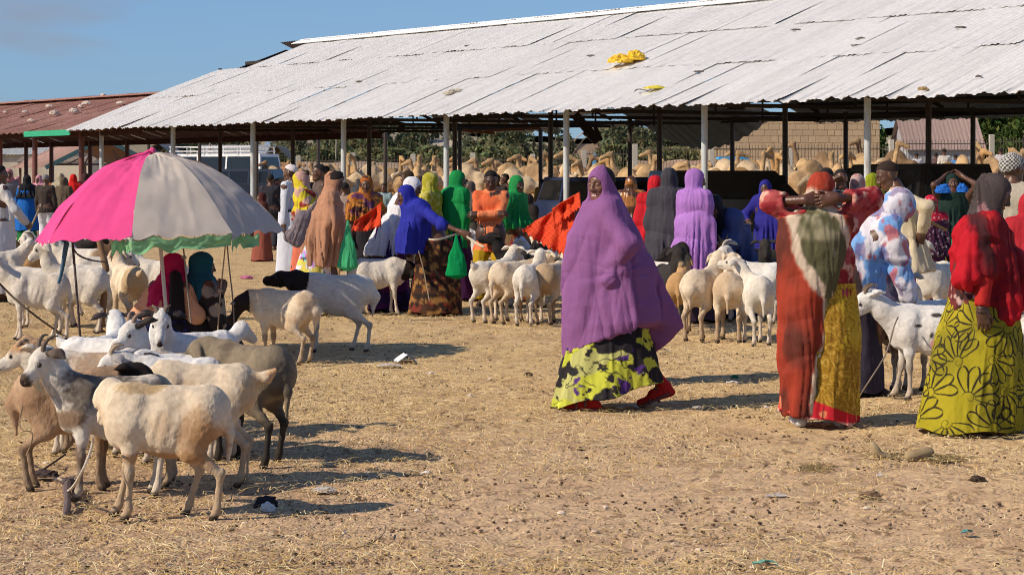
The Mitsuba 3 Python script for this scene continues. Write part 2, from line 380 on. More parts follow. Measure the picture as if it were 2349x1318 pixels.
def roof_grime(p, n, uv):
    s = p.x * float(AX[0]) + p.y * float(AX[1]); w = p.x * float(NN[0]) + p.y * float(NN[1])
    st = mikit.fbm(s * 5.0, w * 0.35, 0.0, octaves=3)
    sp = mikit.fbm(s * 1.3, w * 1.1, 4.0, octaves=4)
    c = mikit.mix([0.63, 0.63, 0.625], [0.585, 0.58, 0.57], mikit.smoothstep(0.45, 0.75, st))
    c = mikit.mix(c, [0.655, 0.655, 0.65], mikit.smoothstep(0.5, 0.7, sp) * 0.6)
    sheet = mikit.cell_rand(dr.floor(s / 0.84), 3.0, 1.0)
    return c * (0.97 + 0.06 * sheet) * (0.94 + 0.12 * mikit.noise(s * 40.0, w * 9.0, 0.0))
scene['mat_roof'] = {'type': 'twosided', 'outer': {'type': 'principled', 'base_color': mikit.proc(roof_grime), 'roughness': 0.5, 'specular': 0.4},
                     'under': {'type': 'principled', 'base_color': {'type': 'rgb', 'value': [0.36, 0.35, 0.335]}, 'roughness': 0.8}}  # same sheet, darker underneath: the shade below the roof is put into this colour
def red_rust(p, n, uv):
    k = mikit.fbm(p.x * 0.9, p.y * 0.9, p.z * 2.0, octaves=4)
    c = mikit.mix([0.25, 0.125, 0.100], [0.31, 0.170, 0.140], mikit.smoothstep(0.35, 0.7, k))
    return c * (0.85 + 0.3 * mikit.noise(p.x * 14.0, p.y * 14.0, p.z * 3.0))
scene['mat_redroof'] = {'type': 'twosided', 'outer': {'type': 'principled', 'base_color': mikit.proc(red_rust), 'roughness': 0.7, 'specular': 0.3},
                        'under': {'type': 'principled', 'base_color': {'type': 'rgb', 'value': [0.22, 0.115, 0.092]}, 'roughness': 0.8}}
def sheet_mesh(width, length, seed, curl=0.02, nv=5):
    """corrugated sheet: u along the shed, v up the slope, w out of the plane"""
    r = np.random.default_rng(seed)
    nu = int(width / 0.0235) + 1
    u, v = np.meshgrid(np.linspace(0, width, nu), np.linspace(0, 1, nv) ** 1.5 * length)
    end = np.exp(-v / 0.5)
    w = 0.011 * np.cos(2 * np.pi * u / 0.14) + curl * end * np.cos(2 * np.pi * (u / 0.42 + r.random() * 0.2)) * r.uniform(0.6, 1.4) + 0.012 * np.sin(v * 1.3 + r.random() * 6)
    w = w + r.normal(0, 0.006) * (u / width - 0.5) * 2
    P = np.stack([u, v + (r.random() - 0.5) * 0.10 * (1 - v / length), w], -1).reshape(-1, 3)
    i, j = np.meshgrid(np.arange(nv - 1), np.arange(nu - 1), indexing='ij')
    return P, quads(np.stack([i * nu + j, i * nu + j + 1, (i + 1) * nu + j + 1, (i + 1) * nu + j], -1).reshape(-1, 4))
def slope_T(s, w, z, ang, back=False):
    """places sheet coordinates on the slope: u along AX, v up the slope"""
    across = -NN if back else NN
    v = across * math.cos(ang) + np.array([0, 0, math.sin(ang)])
    n = np.cross(-AX if not back else AX, v); n = n if n[2] > 0 else -n
    M = np.eye(4); M[:3, 0] = AX * (-1 if not back else 1); M[:3, 1] = v; M[:3, 2] = n
    M[:3, 3] = sw(s, w, z)
    return M
def roof_field(parent, s_hi, s_lo, w0, z0, ang, total, courses, mat, seed, back=False, name='roof_sheet', skip=lambda k, c: False, width=0.86, step=0.84):
    r = np.random.default_rng(seed)
    n = int((s_hi - s_lo) / step)
    lens = [total / courses + 0.14] * courses
    protos = {}
    for c in range(courses):
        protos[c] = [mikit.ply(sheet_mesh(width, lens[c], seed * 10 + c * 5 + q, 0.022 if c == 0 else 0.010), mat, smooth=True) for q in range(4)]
    for k in range(n):
        for c in range(courses):
            if skip(k, c): continue
            v0 = c * total / courses
            across = -1 if back else 1
            s = s_hi - k * step if not back else s_hi - (k + 1) * step
            lift = 0.010 * c + 0.003 * (k % 2) + r.normal(0, 0.003) + (0.014 if r.random() < 0.10 else 0)
            M = slope_T(s, w0 + across * v0 * math.cos(ang), z0 + v0 * math.sin(ang) + lift, ang, back)
            tilt = T().rotate([0, 1, 0], float(r.normal(0, 0.06))).rotate([0, 0, 1], float(r.normal(0, 0.04)))
            part(parent, name, {**protos[c][int(r.integers(4))], 'to_world': T(M.tolist()) @ tilt})
shed = thing('market_shed', 'long open market shed with white corrugated iron roof on steel posts', 'shed')
LEN_F = math.hypot(P2 - P_EAVE, Z_RIDGE - Z_EAVE)
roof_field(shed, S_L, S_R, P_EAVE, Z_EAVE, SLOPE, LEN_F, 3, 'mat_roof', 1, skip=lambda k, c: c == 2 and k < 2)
LEN_B = math.hypot(P_BACK - P2, Z_RIDGE - Z_BACK)
def gap(k, c):
    s = S_L - k * 0.84
    px = lambda v: on_row(v, P_BACK)
    return (px(1470) < s < px(1250) and c == 0) or (px(1850) < s < px(1770) and c == 0) or (px(1790) < s < px(1480) and c == 0)
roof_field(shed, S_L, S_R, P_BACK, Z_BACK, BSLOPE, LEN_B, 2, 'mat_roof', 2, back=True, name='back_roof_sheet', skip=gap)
def sagging_sheets():
    a, b = on_row(1482, P_BACK), on_row(1785, P_BACK)
    def fn(u, v):
        s = a + (b - a) * u; bow = np.sin(np.pi * np.clip(u, 0, 1)) ** 0.8
        w = P_BACK - 0.2 - v * 3.3; z = Z_BACK + 0.28 + v * 3.3 * math.tan(BSLOPE) * 0.75 - 0.95 * bow * (1 - v) ** 1.3 + 0.03 * np.sin(u * 90)
        return AX * s[:, None] + NN * w[:, None] + np.array([0, 0, 1.0]) * z[:, None]
    P, F, *_ = grid(fn, 120, 8)
    return P, F[:, ::-1]
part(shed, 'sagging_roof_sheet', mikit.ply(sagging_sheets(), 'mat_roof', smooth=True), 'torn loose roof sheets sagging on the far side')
part(shed, 'ridge_cap', shp(cat([moved(box((0, 0, 0), (S_L - 1.0 - S_R, 0.42, 0.02)), np.stack([AX, v, np.cross(AX, v)], 1), sw((S_L - 1.0 + S_R) / 2, P2 + q * 0.17, Z_RIDGE + 0.02))
     for q, v in ((-1, NN * math.cos(SLOPE) + np.array([0, 0, math.sin(SLOPE)])), (1, NN * math.cos(BSLOPE) - np.array([0, 0, math.sin(BSLOPE)])))]), 'mat_matte', [0.78, 0.78, 0.77], False), 'white folded ridge cap')
STEEL = [0.045, 0.036, 0.030]
def beam(p0, p1, w, h=None):
    p0, p1 = np.asarray(p0, float), np.asarray(p1, float); d = p1 - p0
    return moved(box((0, 0, 0), (np.linalg.norm(d), w, h or w)), frame(d, (0, 0, 1) if abs(unit(d)[2]) < 0.95 else (1, 0, 0)), (p0 + p1) / 2)
for w, z, nm in ((P1, Z_EAVE + 0.12, 'eave_beam'), (P2, Z_RIDGE - 0.62, 'ridge_beam'), (P3, Z_BACK + 0.12, 'back_beam')):
    part(shed, nm, shp(beam(sw(S_L - 0.3, w, z), sw(S_R, w, z), 0.10, 0.16), 'mat_matte', STEEL, False))
for q in (0.2, 0.5, 0.8):
    for f, (w0, z0) in enumerate(((P_EAVE, Z_EAVE), (P_BACK, Z_BACK))):
        w, z = w0 + (P2 - w0) * q, z0 + (Z_RIDGE - z0) * q - 0.10
        part(shed, 'purlin', shp(beam(sw(S_L - 0.2, w, z), sw(S_R, w, z), 0.06, 0.10), 'mat_matte', STEEL, False))
POST1 = [233, 397, 580, 788, 1024, 1299, 1616, 1990, 2436]
POST2 = [505, 672, 847, 1043, 1263, 1513, 1801, 2130, 2520]
POST3 = [341, 458, 589, 730, 884, 1055, 1240, 1445, 1680, 1940, 2232, 2560]
def paint_post(V):
    n = fbm(V, 9.0, 3, 4)
    return mixc([0.50, 0.55, 0.58], [0.30, 0.24, 0.20], sstep(0.58, 0.72, n) * 0.8)
def pipe(p, z1, r, col=None):
    m = tube([(p[0], p[1], -0.05)] + [(p[0], p[1], z1 * q) for q in np.linspace(0.02, 1, 12)], r, 12)
    return (*m, paint_post(m[0])) if col is None else (*m, np.tile(col, (len(m[0]), 1)))
for row, w, z, col, nm in ((POST1, P1, Z_EAVE + 0.3, None, 'front_post'), (POST2, P2, Z_RIDGE - 0.6, [0.060, 0.042, 0.034], 'middle_post'), (POST3, P3, Z_BACK + 0.25, [0.060, 0.045, 0.038], 'back_post')):
    for px in row:
        p = sw(on_row(px, w), w, 0)
        part(shed, nm, shp(pipe(p, z, 0.066, col), 'mat_metal', smooth=40))
for px in POST1:                                           # a roof truss over every post
    s = on_row(px, P1)
    ms = [beam(sw(s, P1, Z_EAVE + 0.04), sw(s, P3, Z_BACK + 0.04), 0.06, 0.08), beam(sw(s, P1, Z_EAVE + 0.26), sw(s, P2, Z_RIDGE - 0.22), 0.06, 0.08), beam(sw(s, P3, Z_BACK + 0.26), sw(s, P2, Z_RIDGE - 0.22), 0.06, 0.08)]
    for q in (0.35, 0.7):
        for w0, z0 in ((P1, Z_EAVE), (P3, Z_BACK)):
            w = w0 + (P2 - w0) * q
            ms.append(beam(sw(s, w, Z_EAVE + 0.06), sw(s, w + (P2 - w0) * 0.0, z0 + (Z_RIDGE - z0) * q + 0.02), 0.045))
    part(shed, 'truss', shp(cat(ms), 'mat_matte', STEEL, False))
hang = at(1360, 292, 58)
part(shed, 'broken_rafter', shp(cat([beam(at(1318, 262, 56), at(1372, 325, 56), 0.16, 0.25), beam(at(1362, 285, 56), at(1380, 322, 56), 0.10)]), 'mat_matte', [0.05, 0.035, 0.03], False), 'broken rafter hanging down')
part(shed, 'broken_strut', shp(cat([beam(at(1062, 298, 50), at(1135, 306, 50), 0.07), beam(at(1110, 300, 50), at(1240, 293, 50), 0.06)]), 'mat_matte', [0.10, 0.05, 0.035], False))

# roof litter
def on_roof(px, py):                                       # the point of the front roof slope seen at a pixel
    d = np.array([(px - CX) / FOC, 1, -(py - HOR) / FOC]); k = (Z_RIDGE - Z_EAVE) / (P2 - P_EAVE)
    t = (Z_EAVE - EYE - k * P_EAVE) / (d[2] - k * (d @ NN))
    return np.array([0, 0, EYE]) + d * t
def crumple(seed, size, flat=0.35, res=26):
    r = np.random.default_rng(seed)
    V = np.array(trimesh.creation.icosphere(subdivisions=3).vertices); F = np.array(trimesh.creation.icosphere(subdivisions=3).faces)
    n = fbm(V + seed, 2.2, 4, seed); rid = np.abs(nz(V + 5, 4.0, seed) - 0.5) * 2
    V = V * (0.55 + 0.75 * n + 0.22 * rid)[:, None] * np.asarray(size)
    V[:, 2] = np.maximum(V[:, 2], -0.15 * size[2])
    return V, F
o = on_roof(1437, 152)
single('plastic_jerrycan', 'yellow squashed plastic container lying on the white roof', 'container', shp(cat([moved(crumple(3, (0.27, 0.22, 0.17)), rotz(-0.3), o + [-0.14, 0, 0.10]), moved(crumple(4, (0.24, 0.22, 0.20)), rotz(0.5), o + [0.19, 0.04, 0.16])]), 'mat_gloss', [0.80, 0.50, 0.025], False))
o = on_roof(1503, 208)
single('plastic_scrap', 'yellow flattened plastic scrap on the roof below the container', 'scrap', shp(moved(crumple(7, (0.24, 0.14, 0.06)), rotz(0.2), o + [0, 0, 0.05]), 'mat_gloss', [0.80, 0.66, 0.06], False))
o = on_roof(1478, 213); single('wire_scrap', 'thin grey wire scrap beside yellow plastic on the roof', 'scrap', shp(tube(spline([o + [-0.2, -0.05, 0.03], o + [-0.08, 0.1, 0.08], o + [0.05, 0, 0.05], o + [0.14, 0.1, 0.09]], 12), 0.012, 5), 'mat_matte', [0.2, 0.17, 0.15]))
for q, (dx, sz) in enumerate(((-0.16, 0.09), (0.0, 0.10), (0.17, 0.08), (0.28, 0.06))):
    o = on_roof(1038 + dx * 60, 217 - dx * 20)
    single('stone', ['buff stone on the left end of the little heap on the roof', 'buff stone second from left in the heap on the roof', 'buff stone third from left in the heap on the roof', 'smallest buff stone, right end of the heap on the roof'][q], 'stone',
           shp(moved(crumple(20 + q, (sz * 1.4, sz, sz * 0.8)), rotz(q), o + [0, 0, sz * 0.5]), 'mat_matte', [0.50, 0.45, 0.36], False), 'stones heaped on the roof')
ROOFBITS = [(824, 190, 'left of the roof middle'), (1356, 131, 'upper middle of the roof'), (1603, 168, 'above the yellow scrap on the roof'), (1825, 72, 'upper right part of the roof'), (1975, 92, 'right part of the roof, pair upper'), (1965, 108, 'right part of the roof, pair lower'), (2203, 67, 'far right part of the roof'), (2245, 180, 'right end of the roof near the eave'), (1075, 108, 'near the top lap of the roof')]
for q, (px, py, w) in enumerate(ROOFBITS):
    o = on_roof(px, py)
    single('roof_debris', 'small dark scrap lying on the white roof, ' + w, 'debris', shp(moved(crumple(40 + q, (0.11 if q != 7 else 0.06, 0.032, 0.028)), rotz(-0.4 + 0.2 * (q % 3)), o + [0, 0, 0.03]), 'mat_matte', [0.12, 0.10, 0.085], False))
o = on_roof(2118, 211); single('brown_clod', 'brown clod sitting at the eave of the white roof', 'clod', shp(moved(crumple(60, (0.10, 0.07, 0.06)), rotz(0.3), o + [0, 0, 0.04]), 'mat_matte', [0.36, 0.25, 0.12], False))

# the red-roofed shed that carries the row on to the left
red = thing('red_shed', 'old open shed with rusty red corrugated roof and brown posts, left of the white one', 'shed')
PR, ZR = 32.2, 4.31
RSL = math.atan2(ZR - 2.98, PR - P_EAVE); RLEN = math.hypot(PR - P_EAVE, ZR - 2.98)
roof_field(red, S_L + 32.0, S_L - 2.5, P_EAVE + 0.25, 2.96, RSL, RLEN, 2, 'mat_redroof', 3)
roof_field(red, S_L + 32.0, S_L - 2.5, 2 * PR - P_EAVE, 2.98, RSL, RLEN, 1, 'mat_redroof', 4, back=True, name='back_roof_sheet')
for px in (-95, 0, 80, 187):
    p = sw(on_row(px, P1), P1, 0); part(red, 'post', shp(pipe(p, 3.1, 0.085, [0.17, 0.060, 0.050]), 'mat_metal', smooth=40))
for px in (-40, 60, 118, 207, 292):
    p = sw(on_row(px, P2 + 2), P2 + 2, 0); part(red, 'post', shp(pipe(p, 3.1, 0.085, [0.15, 0.058, 0.05]), 'mat_metal', smooth=40))
for w in (P1, P2 + 2):
    part(red, 'beam', shp(beam(sw(S_L + 30, w, 2.93), sw(S_L - 2.5, w, 2.93), 0.12, 0.18), 'mat_matte', [0.075, 0.035, 0.03], False))
part(red, 'ridge_cap', shp(beam(sw(S_L + 31, PR, ZR + 0.02), sw(S_L - 2, PR, ZR + 0.02), 0.3, 0.05), 'mat_matte', [0.34, 0.18, 0.15], False))
part(red, 'green_fascia', shp(beam(sw(on_row(47, P_EAVE), P_EAVE + 0.12, 2.93), sw(on_row(152, P_EAVE), P_EAVE + 0.12, 2.93), 0.03, 0.17), 'mat_matte', [0.04, 0.36, 0.20], False), 'bright green metal fascia strip')
RB = np.random.default_rng(8)
for q, (px, py) in enumerate(((71, 282), (125, 266), (184, 249), (198, 243), (170, 261), (236, 224), (276, 242), (58, 262), (12, 262), (112, 249))):
    d = np.array([(px - CX) / FOC, 1, -(py - HOR) / FOC]); k = (ZR - 2.98) / (PR - P_EAVE)
    o = np.array([0, 0, EYE]) + d * ((2.98 - EYE - k * (P_EAVE + 0.25)) / (d[2] - k * (d @ NN)))
    single('roof_stone', 'pale stone on the rusty red roof, %s from the left' % 'third fifth seventh eighth sixth ninth last second first fourth'.split()[q], 'stone', shp(moved(crumple(70 + q, tuple(np.array([0.17, 0.12, 0.10]) * RB.uniform(0.5, 1.1))), rotz(q), o + [0, 0, 0.07]), 'mat_matte', [0.62, 0.54, 0.46], False), 'stones scattered on the red roof')
# ------------------------------------------------------------------ background: houses, fence, trees, vehicles
def corrug(w, l, pitch, amp, nu_per=4):
    """ribbed sheet in xy, x across the ribs"""
    nu = max(4, int(w / pitch * nu_per)); u, v = np.meshgrid(np.linspace(0, w, nu), np.linspace(0, l, 2))
    P = np.stack([u, v, amp * np.sin(2 * np.pi * u / pitch)], -1).reshape(-1, 3)
    j = np.arange(nu - 1)
    return P, quads(np.stack([j, j + 1, nu + j + 1, nu + j], -1))
def house(name, label, px0, px1, Z, z_eave, z_ridge, depth, wall, roofc, yaw=0.0, windows=(), doors=(), gable_x=True, sheet=1.1, over=0.35, cat_='house', wallseed=1, open_front=False, trim=None):
    """gabled house; its front wall runs from px0 to px1 at depth Z"""
    key = thing(name, label, cat_); k = 1.2; zc = lambda v: EYE + (v - EYE) * k; z_eave, z_ridge, Z = zc(z_eave), zc(z_ridge), Z * k
    x0, x1 = (px0 - CX) / FOC * Z, (px1 - CX) / FOC * Z
    w = x1 - x0; g = float(gz((x0 + x1) / 2, Z)); R = rotz(yaw); O = np.array([(x0 + x1) / 2, Z, g])
    V, F = box((0, depth / 2, (z_eave - g) / 2 - 0.2), (w, depth, z_eave - g + 0.4))
    if not open_front:
        m = trimesh.Trimesh(V, F).subdivide().subdivide().subdivide()
        V, F = np.array(m.vertices), np.array(m.faces)
        C = mixc(wall, np.asarray(wall) * 0.72, sstep(0.45, 0.7, fbm(V, 1.1, 4, wallseed)))
        part(key, 'wall', shp((*moved((V, F), R, O), C), 'mat_matte', smooth=False))
    else:
        for sx in (-1, -0.35, 0.35, 1):
            for yy in (0.1, depth - 0.1):
                part(key, 'post', shp(moved(box((sx * (w / 2 - 0.1), yy, (z_eave - g) / 2), (0.12, 0.12, z_eave - g)), R, O), 'mat_matte', wall, False))
    rise = z_ridge - z_eave
    if gable_x:                                           # ridge along x
        half = depth / 2 + over; ln = math.hypot(half, rise * half / (depth / 2)); a = math.atan2(rise, depth / 2)
        n = max(1, int((w + 2 * over) / sheet)); st = (w + 2 * over) / n
        for k in range(n):
            for side in (0, 1):
                S = corrug(st + 0.03, ln, 0.22, 0.022, 3)
                Rm = np.stack([[1, 0, 0], [0, math.cos(a), math.sin(a)], [0, -math.sin(a), math.cos(a)]], 1)
                S = moved(S, Rm, [-w / 2 - over + k * st, -over, z_eave - g - rise * over / (depth / 2) + 0.03 + 0.01 * (k % 2)])
                if side: S = (S[0] * [1, -1, 1] + [0, depth, 0], S[1][:, ::-1])
                c = np.asarray(roofc) * (0.85 + 0.3 * ((k * 7919 % 13) / 13))
                part(key, 'roof_sheet', shp(moved(S, R, O), 'mat_matte', c))
        for sx in (-1, 1):
            tri = extrude([(0, 0), (depth, 0), (depth / 2, rise)], -0.05, 0.05)
            part(key, 'gable', shp(moved((np.stack([tri[0][:, 1] + sx * (w / 2 - 0.06), tri[0][:, 0], tri[0][:, 2] + z_eave - g], 1), tri[1]), R, O), 'mat_matte', np.asarray(wall) * 0.9, False))
    else:                                                 # gable towards the camera
        half = w / 2 + over; a = math.atan2(rise, w / 2); ln = math.hypot(half, rise * half / (w / 2))
        n = max(1, int((depth + 2 * over) / sheet)); st = (depth + 2 * over) / n
        for k in range(n):
            for side in (-1, 1):
                S = corrug(st + 0.03, ln, 0.22, 0.022, 3)
                P = S[0]; Q = np.stack([side * (half - P[:, 1] * math.cos(a)), -over + k * st + P[:, 0], z_eave - g - rise * over / (w / 2) + P[:, 1] * math.sin(a) + P[:, 2] + 0.03], 1)
                part(key, 'roof_sheet', shp(moved((Q, S[1] if side < 0 else S[1][:, ::-1]), R, O), 'mat_matte', np.asarray(roofc) * (0.85 + 0.3 * ((k * 7919 % 13) / 13))))
        if trim is not None:
            for side in (-1, 1):
                part(key, 'bargeboard', shp(moved(beam((side * half, -over - 0.03, z_eave - g - rise * over / (w / 2)), (0, -over - 0.03, z_ridge - g + 0.05), 0.05, 0.22), R, O), 'mat_matte', trim, False))
            for q in np.linspace(-0.7, 0.7, 5):
                part(key, 'strut', shp(moved(beam((q * w / 2, 0, z_eave - g), (q * w / 2 * 0.6, 0, z_eave - g + rise * (1 - abs(q)) * 0.9), 0.06), R, O), 'mat_matte', [0.12, 0.09, 0.08], False))
            part(key, 'tie_beam', shp(moved(beam((-w / 2, 0, z_eave - g), (w / 2, 0, z_eave - g), 0.10), R, O), 'mat_matte', [0.12, 0.09, 0.08], False))
    for (wx, wz, ww, wh, col) in windows:
        wk = part(key, 'window', shp(moved(cat([box((wx, -0.03, wz + s * wh / 2), (ww + 0.1, 0.10, 0.07)) for s in (-1, 1)] + [box((wx + s * ww / 2, -0.034, wz), (0.07, 0.10, wh)) for s in (-1, 1)]), R, O), 'mat_matte', np.asarray(col) * 0.7, False))
        part(wk, 'pane', shp(moved(box((wx, -0.012, wz), (ww, 0.03, wh)), R, O), 'mat_darkglass', [0.02] * 3, False))
    for (dx, dw, dh, col) in doors:
        part(key, 'door', shp(moved(box((dx, -0.03, dh / 2), (dw, 0.08, dh), bev=0.01), R, O), 'mat_matte', col, False))
    return key
# stone building behind the shed, built of courses of blocks
bk = thing('stone_building', 'large buff stone-faced building behind the fence on the right', 'building')
ZB = 118.0; g0 = float(gz(12, ZB)); bx0, bx1 = (1622 - CX) / FOC * ZB, (2018 - CX) / FOC * ZB; bz = EYE + (HOR - 262) / FOC * ZB
part(bk, 'wall', shp(box(((bx0 + bx1) / 2, ZB + 3.6, (g0 + bz) / 2 - 0.3), (bx1 - bx0 - 0.06, 7.0, bz - g0 + 0.5)), 'mat_matte', [0.40, 0.30, 0.20], False))
rb = np.random.default_rng(5)
zz = g0
while zz < bz - 0.05:
    hh = min(rb.uniform(0.30, 0.46), bz - zz); xx = bx0
    while xx < bx1 - 0.02:
        ww = min(rb.uniform(0.35, 0.85), bx1 - xx)
        c = np.array([0.44, 0.33, 0.215]) * rb.uniform(0.90, 1.07)
        part(bk, 'stone_block', shp(box((xx + ww / 2, ZB + 0.05 - rb.uniform(0, 0.03), zz + hh / 2), (ww - 0.014, 0.16, hh - 0.014), bev=0.012), 'mat_matte', c, False))
        xx += ww
    zz += hh
part(bk, 'coping', shp(box(((bx0 + bx1) / 2, ZB + 3.5, bz + 0.06), (bx1 - bx0 + 0.2, 7.6, 0.14)), 'mat_matte', [0.42, 0.34, 0.25], False))
house('market_hut', 'hut with dusty pink corrugated roof, blue posts and a red sheet door', 2082, 2250, 96.0, EYE + (HOR - 337) / FOC * 96, EYE + (HOR - 297) / FOC * 96 + 0.6, 4.4, [0.30, 0.31, 0.34], [0.36, 0.26, 0.23], doors=((0.45, 0.9, 1.75, [0.30, 0.43, 0.52]), (1.15, 0.85, 1.1, [0.36, 0.07, 0.06]), (1.72, 0.25, 1.9, [0.36, 0.5, 0.6])), windows=((-0.9, 1.25, 0.7, 0.5, [0.3, 0.3, 0.3]),), over=0.25, sheet=0.9)
house('gabled_shed', 'low gabled shed with rusty brown roof and teal bargeboards at the left', 118, 352, 84.0, EYE + (HOR - 388) / FOC * 84 + 0.2, EYE + (HOR - 331) / FOC * 84 + 0.2, 9.0, [0.16, 0.11, 0.09], [0.30, 0.19, 0.16], yaw=0.42, gable_x=False, open_front=True, trim=[0.10, 0.20, 0.20], cat_='shed')
house('grey_roofed_house', 'grey-roofed cream house at the far left', -60, 172, 112.0, EYE + (HOR - 352) / FOC * 112, EYE + (HOR - 317) / FOC * 112, 7.0, [0.52, 0.47, 0.38], [0.36, 0.38, 0.39], windows=((-1.5, 1.2, 0.8, 0.8, [0.3] * 3), (1.4, 1.2, 0.8, 0.8, [0.3] * 3)))
house('cream_house', 'cream house with pale grey roof between the posts left of the bus', 330, 392, 108.0, EYE + (HOR - 352) / FOC * 108, EYE + (HOR - 328) / FOC * 108, 5.0, [0.50, 0.42, 0.30], [0.34, 0.33, 0.29], gable_x=False, over=0.2)
house('plank_store', 'store of pale upright planks under the gabled shed', 40, 210, 97.0, EYE + (HOR - 383) / FOC * 97 + 0.25, EYE + (HOR - 378) / FOC * 97 + 0.4, 3.0, [0.60, 0.53, 0.42], [0.25, 0.2, 0.16], over=0.1, cat_='store')
house('long_grey_roof_house', 'long low house with grey roof behind the white bus', 452, 592, 118.0, EYE + (HOR - 366) / FOC * 118, EYE + (HOR - 331) / FOC * 118, 9.0, [0.42, 0.36, 0.28], [0.30, 0.31, 0.31])
house('tan_house', 'tan house with low roof behind the man in the white robe', 596, 672, 108.0, EYE + (HOR - 372) / FOC * 108, EYE + (HOR - 335) / FOC * 108, 5.0, [0.46, 0.27, 0.15], [0.40, 0.31, 0.22], windows=((0, 1.0, 0.5, 0.5, [0.3] * 3),), gable_x=False)
house('blue_roof_house', 'distant house with blue roof left of the trees', 612, 668, 150.0, EYE + (HOR - 338) / FOC * 150, EYE + (HOR - 322) / FOC * 150, 5.0, [0.45, 0.40, 0.36], [0.26, 0.36, 0.50])
house('tin_roof_house', 'house with rusty tin roof among the acacias', 935, 1022, 128.0, EYE + (HOR - 345) / FOC * 128, EYE + (HOR - 320) / FOC * 128, 5.5, [0.42, 0.33, 0.24], [0.42, 0.36, 0.29], yaw=-0.2)
house('red_dome_house', 'house with faded pink hipped roof behind the shed posts', 1308, 1372, 130.0, EYE + (HOR - 330) / FOC * 130, EYE + (HOR - 303) / FOC * 130, 5.0, [0.42, 0.32, 0.24], [0.34, 0.19, 0.17], gable_x=False)

# low mud walls behind the camels
for q, (a, b, z, yt, col) in enumerate(((690, 960, 111.0, 372, [0.55, 0.44, 0.34]), (1440, 1640, 111.0, 368, [0.52, 0.37, 0.28]), (575, 690, 111.5, 384, [0.56, 0.28, 0.13]))):
    x0, x1 = (a - CX) / FOC * z, (b - CX) / FOC * z; zt = EYE + (HOR - yt) / FOC * z; g = float(gz(x0, z))
    V, F = box(((x0 + x1) / 2, z, (g + zt) / 2 - 0.2), (x1 - x0, 0.3, zt - g + 0.4)); m = trimesh.Trimesh(V, F).subdivide().subdivide().subdivide(); V, F = np.array(m.vertices), np.array(m.faces)
    V[:, 2] += (V[:, 2] > zt - 0.1) * (nz(V, 1.5, q) - 0.5) * 0.25
    C = mixc(col, np.asarray(col) * 0.6, sstep(0.4, 0.7, fbm(V, 2.0, 3, q)))
    single('mud_wall', ['pale pink mud wall behind the camel herd', 'pinkish mud wall behind the dark car', 'orange mud wall left of the fence'][q], 'wall', shp((V, F, C), 'mat_matte', smooth=False))

# iron fence with concrete posts
fence = thing('iron_fence', 'long iron bar fence with grey concrete posts beyond the camels', 'fence')
FP = [(685, 357), (810, 350), (948, 353), (1085, 350), (1222, 353), (1340, 345), (1457, 330), (1632, 322), (1812, 330), (2045, 320), (2275, 308), (2500, 310)]
ZF = 106.0
for q, (px, py) in enumerate(FP):
    x = (px - CX) / FOC * ZF; g = float(gz(x, ZF)); zt = EYE + (HOR - py) / FOC * ZF
    part(fence, 'concrete_post', shp(box((x, ZF, (g + zt) / 2 - 0.1), (0.27, 0.27, zt - g + 0.2), bev=0.02), 'mat_matte', np.array([0.44, 0.42, 0.37]) * (0.85 + 0.05 * (q % 5)), False))
    if q + 1 < len(FP):
        x1 = (FP[q + 1][0] - CX) / FOC * ZF; zb = EYE + (HOR - (py + FP[q + 1][1]) / 2 - 6) / FOC * ZF
        n = int((x1 - x - 0.3) / 0.17); bars = [box((x + 0.2 + (k + 0.5) * (x1 - x - 0.4) / n, ZF, (g + 0.1 + zb) / 2), (0.024, 0.024, zb - g - 0.1)) for k in range(n)]
        part(fence, 'bar', shp(cat(bars), 'mat_matte', [0.10, 0.085, 0.07], False), stuff=True)
        for zr in (g + 0.25, zb - 0.22):
            part(fence, 'rail', shp(box(((x + x1) / 2, ZF + 0.028, zr), (x1 - x - 0.27, 0.03, 0.05)), 'mat_matte', [0.10, 0.085, 0.07], False))
x = (1363 - CX) / FOC * 84; single('blue_gate_post', 'bright blue upright gate post by the fence', 'post', shp(box((x, 84, 1.65), (0.17, 0.12, 1.9), bev=0.02), 'mat_matte', [0.12, 0.33, 0.55], False))

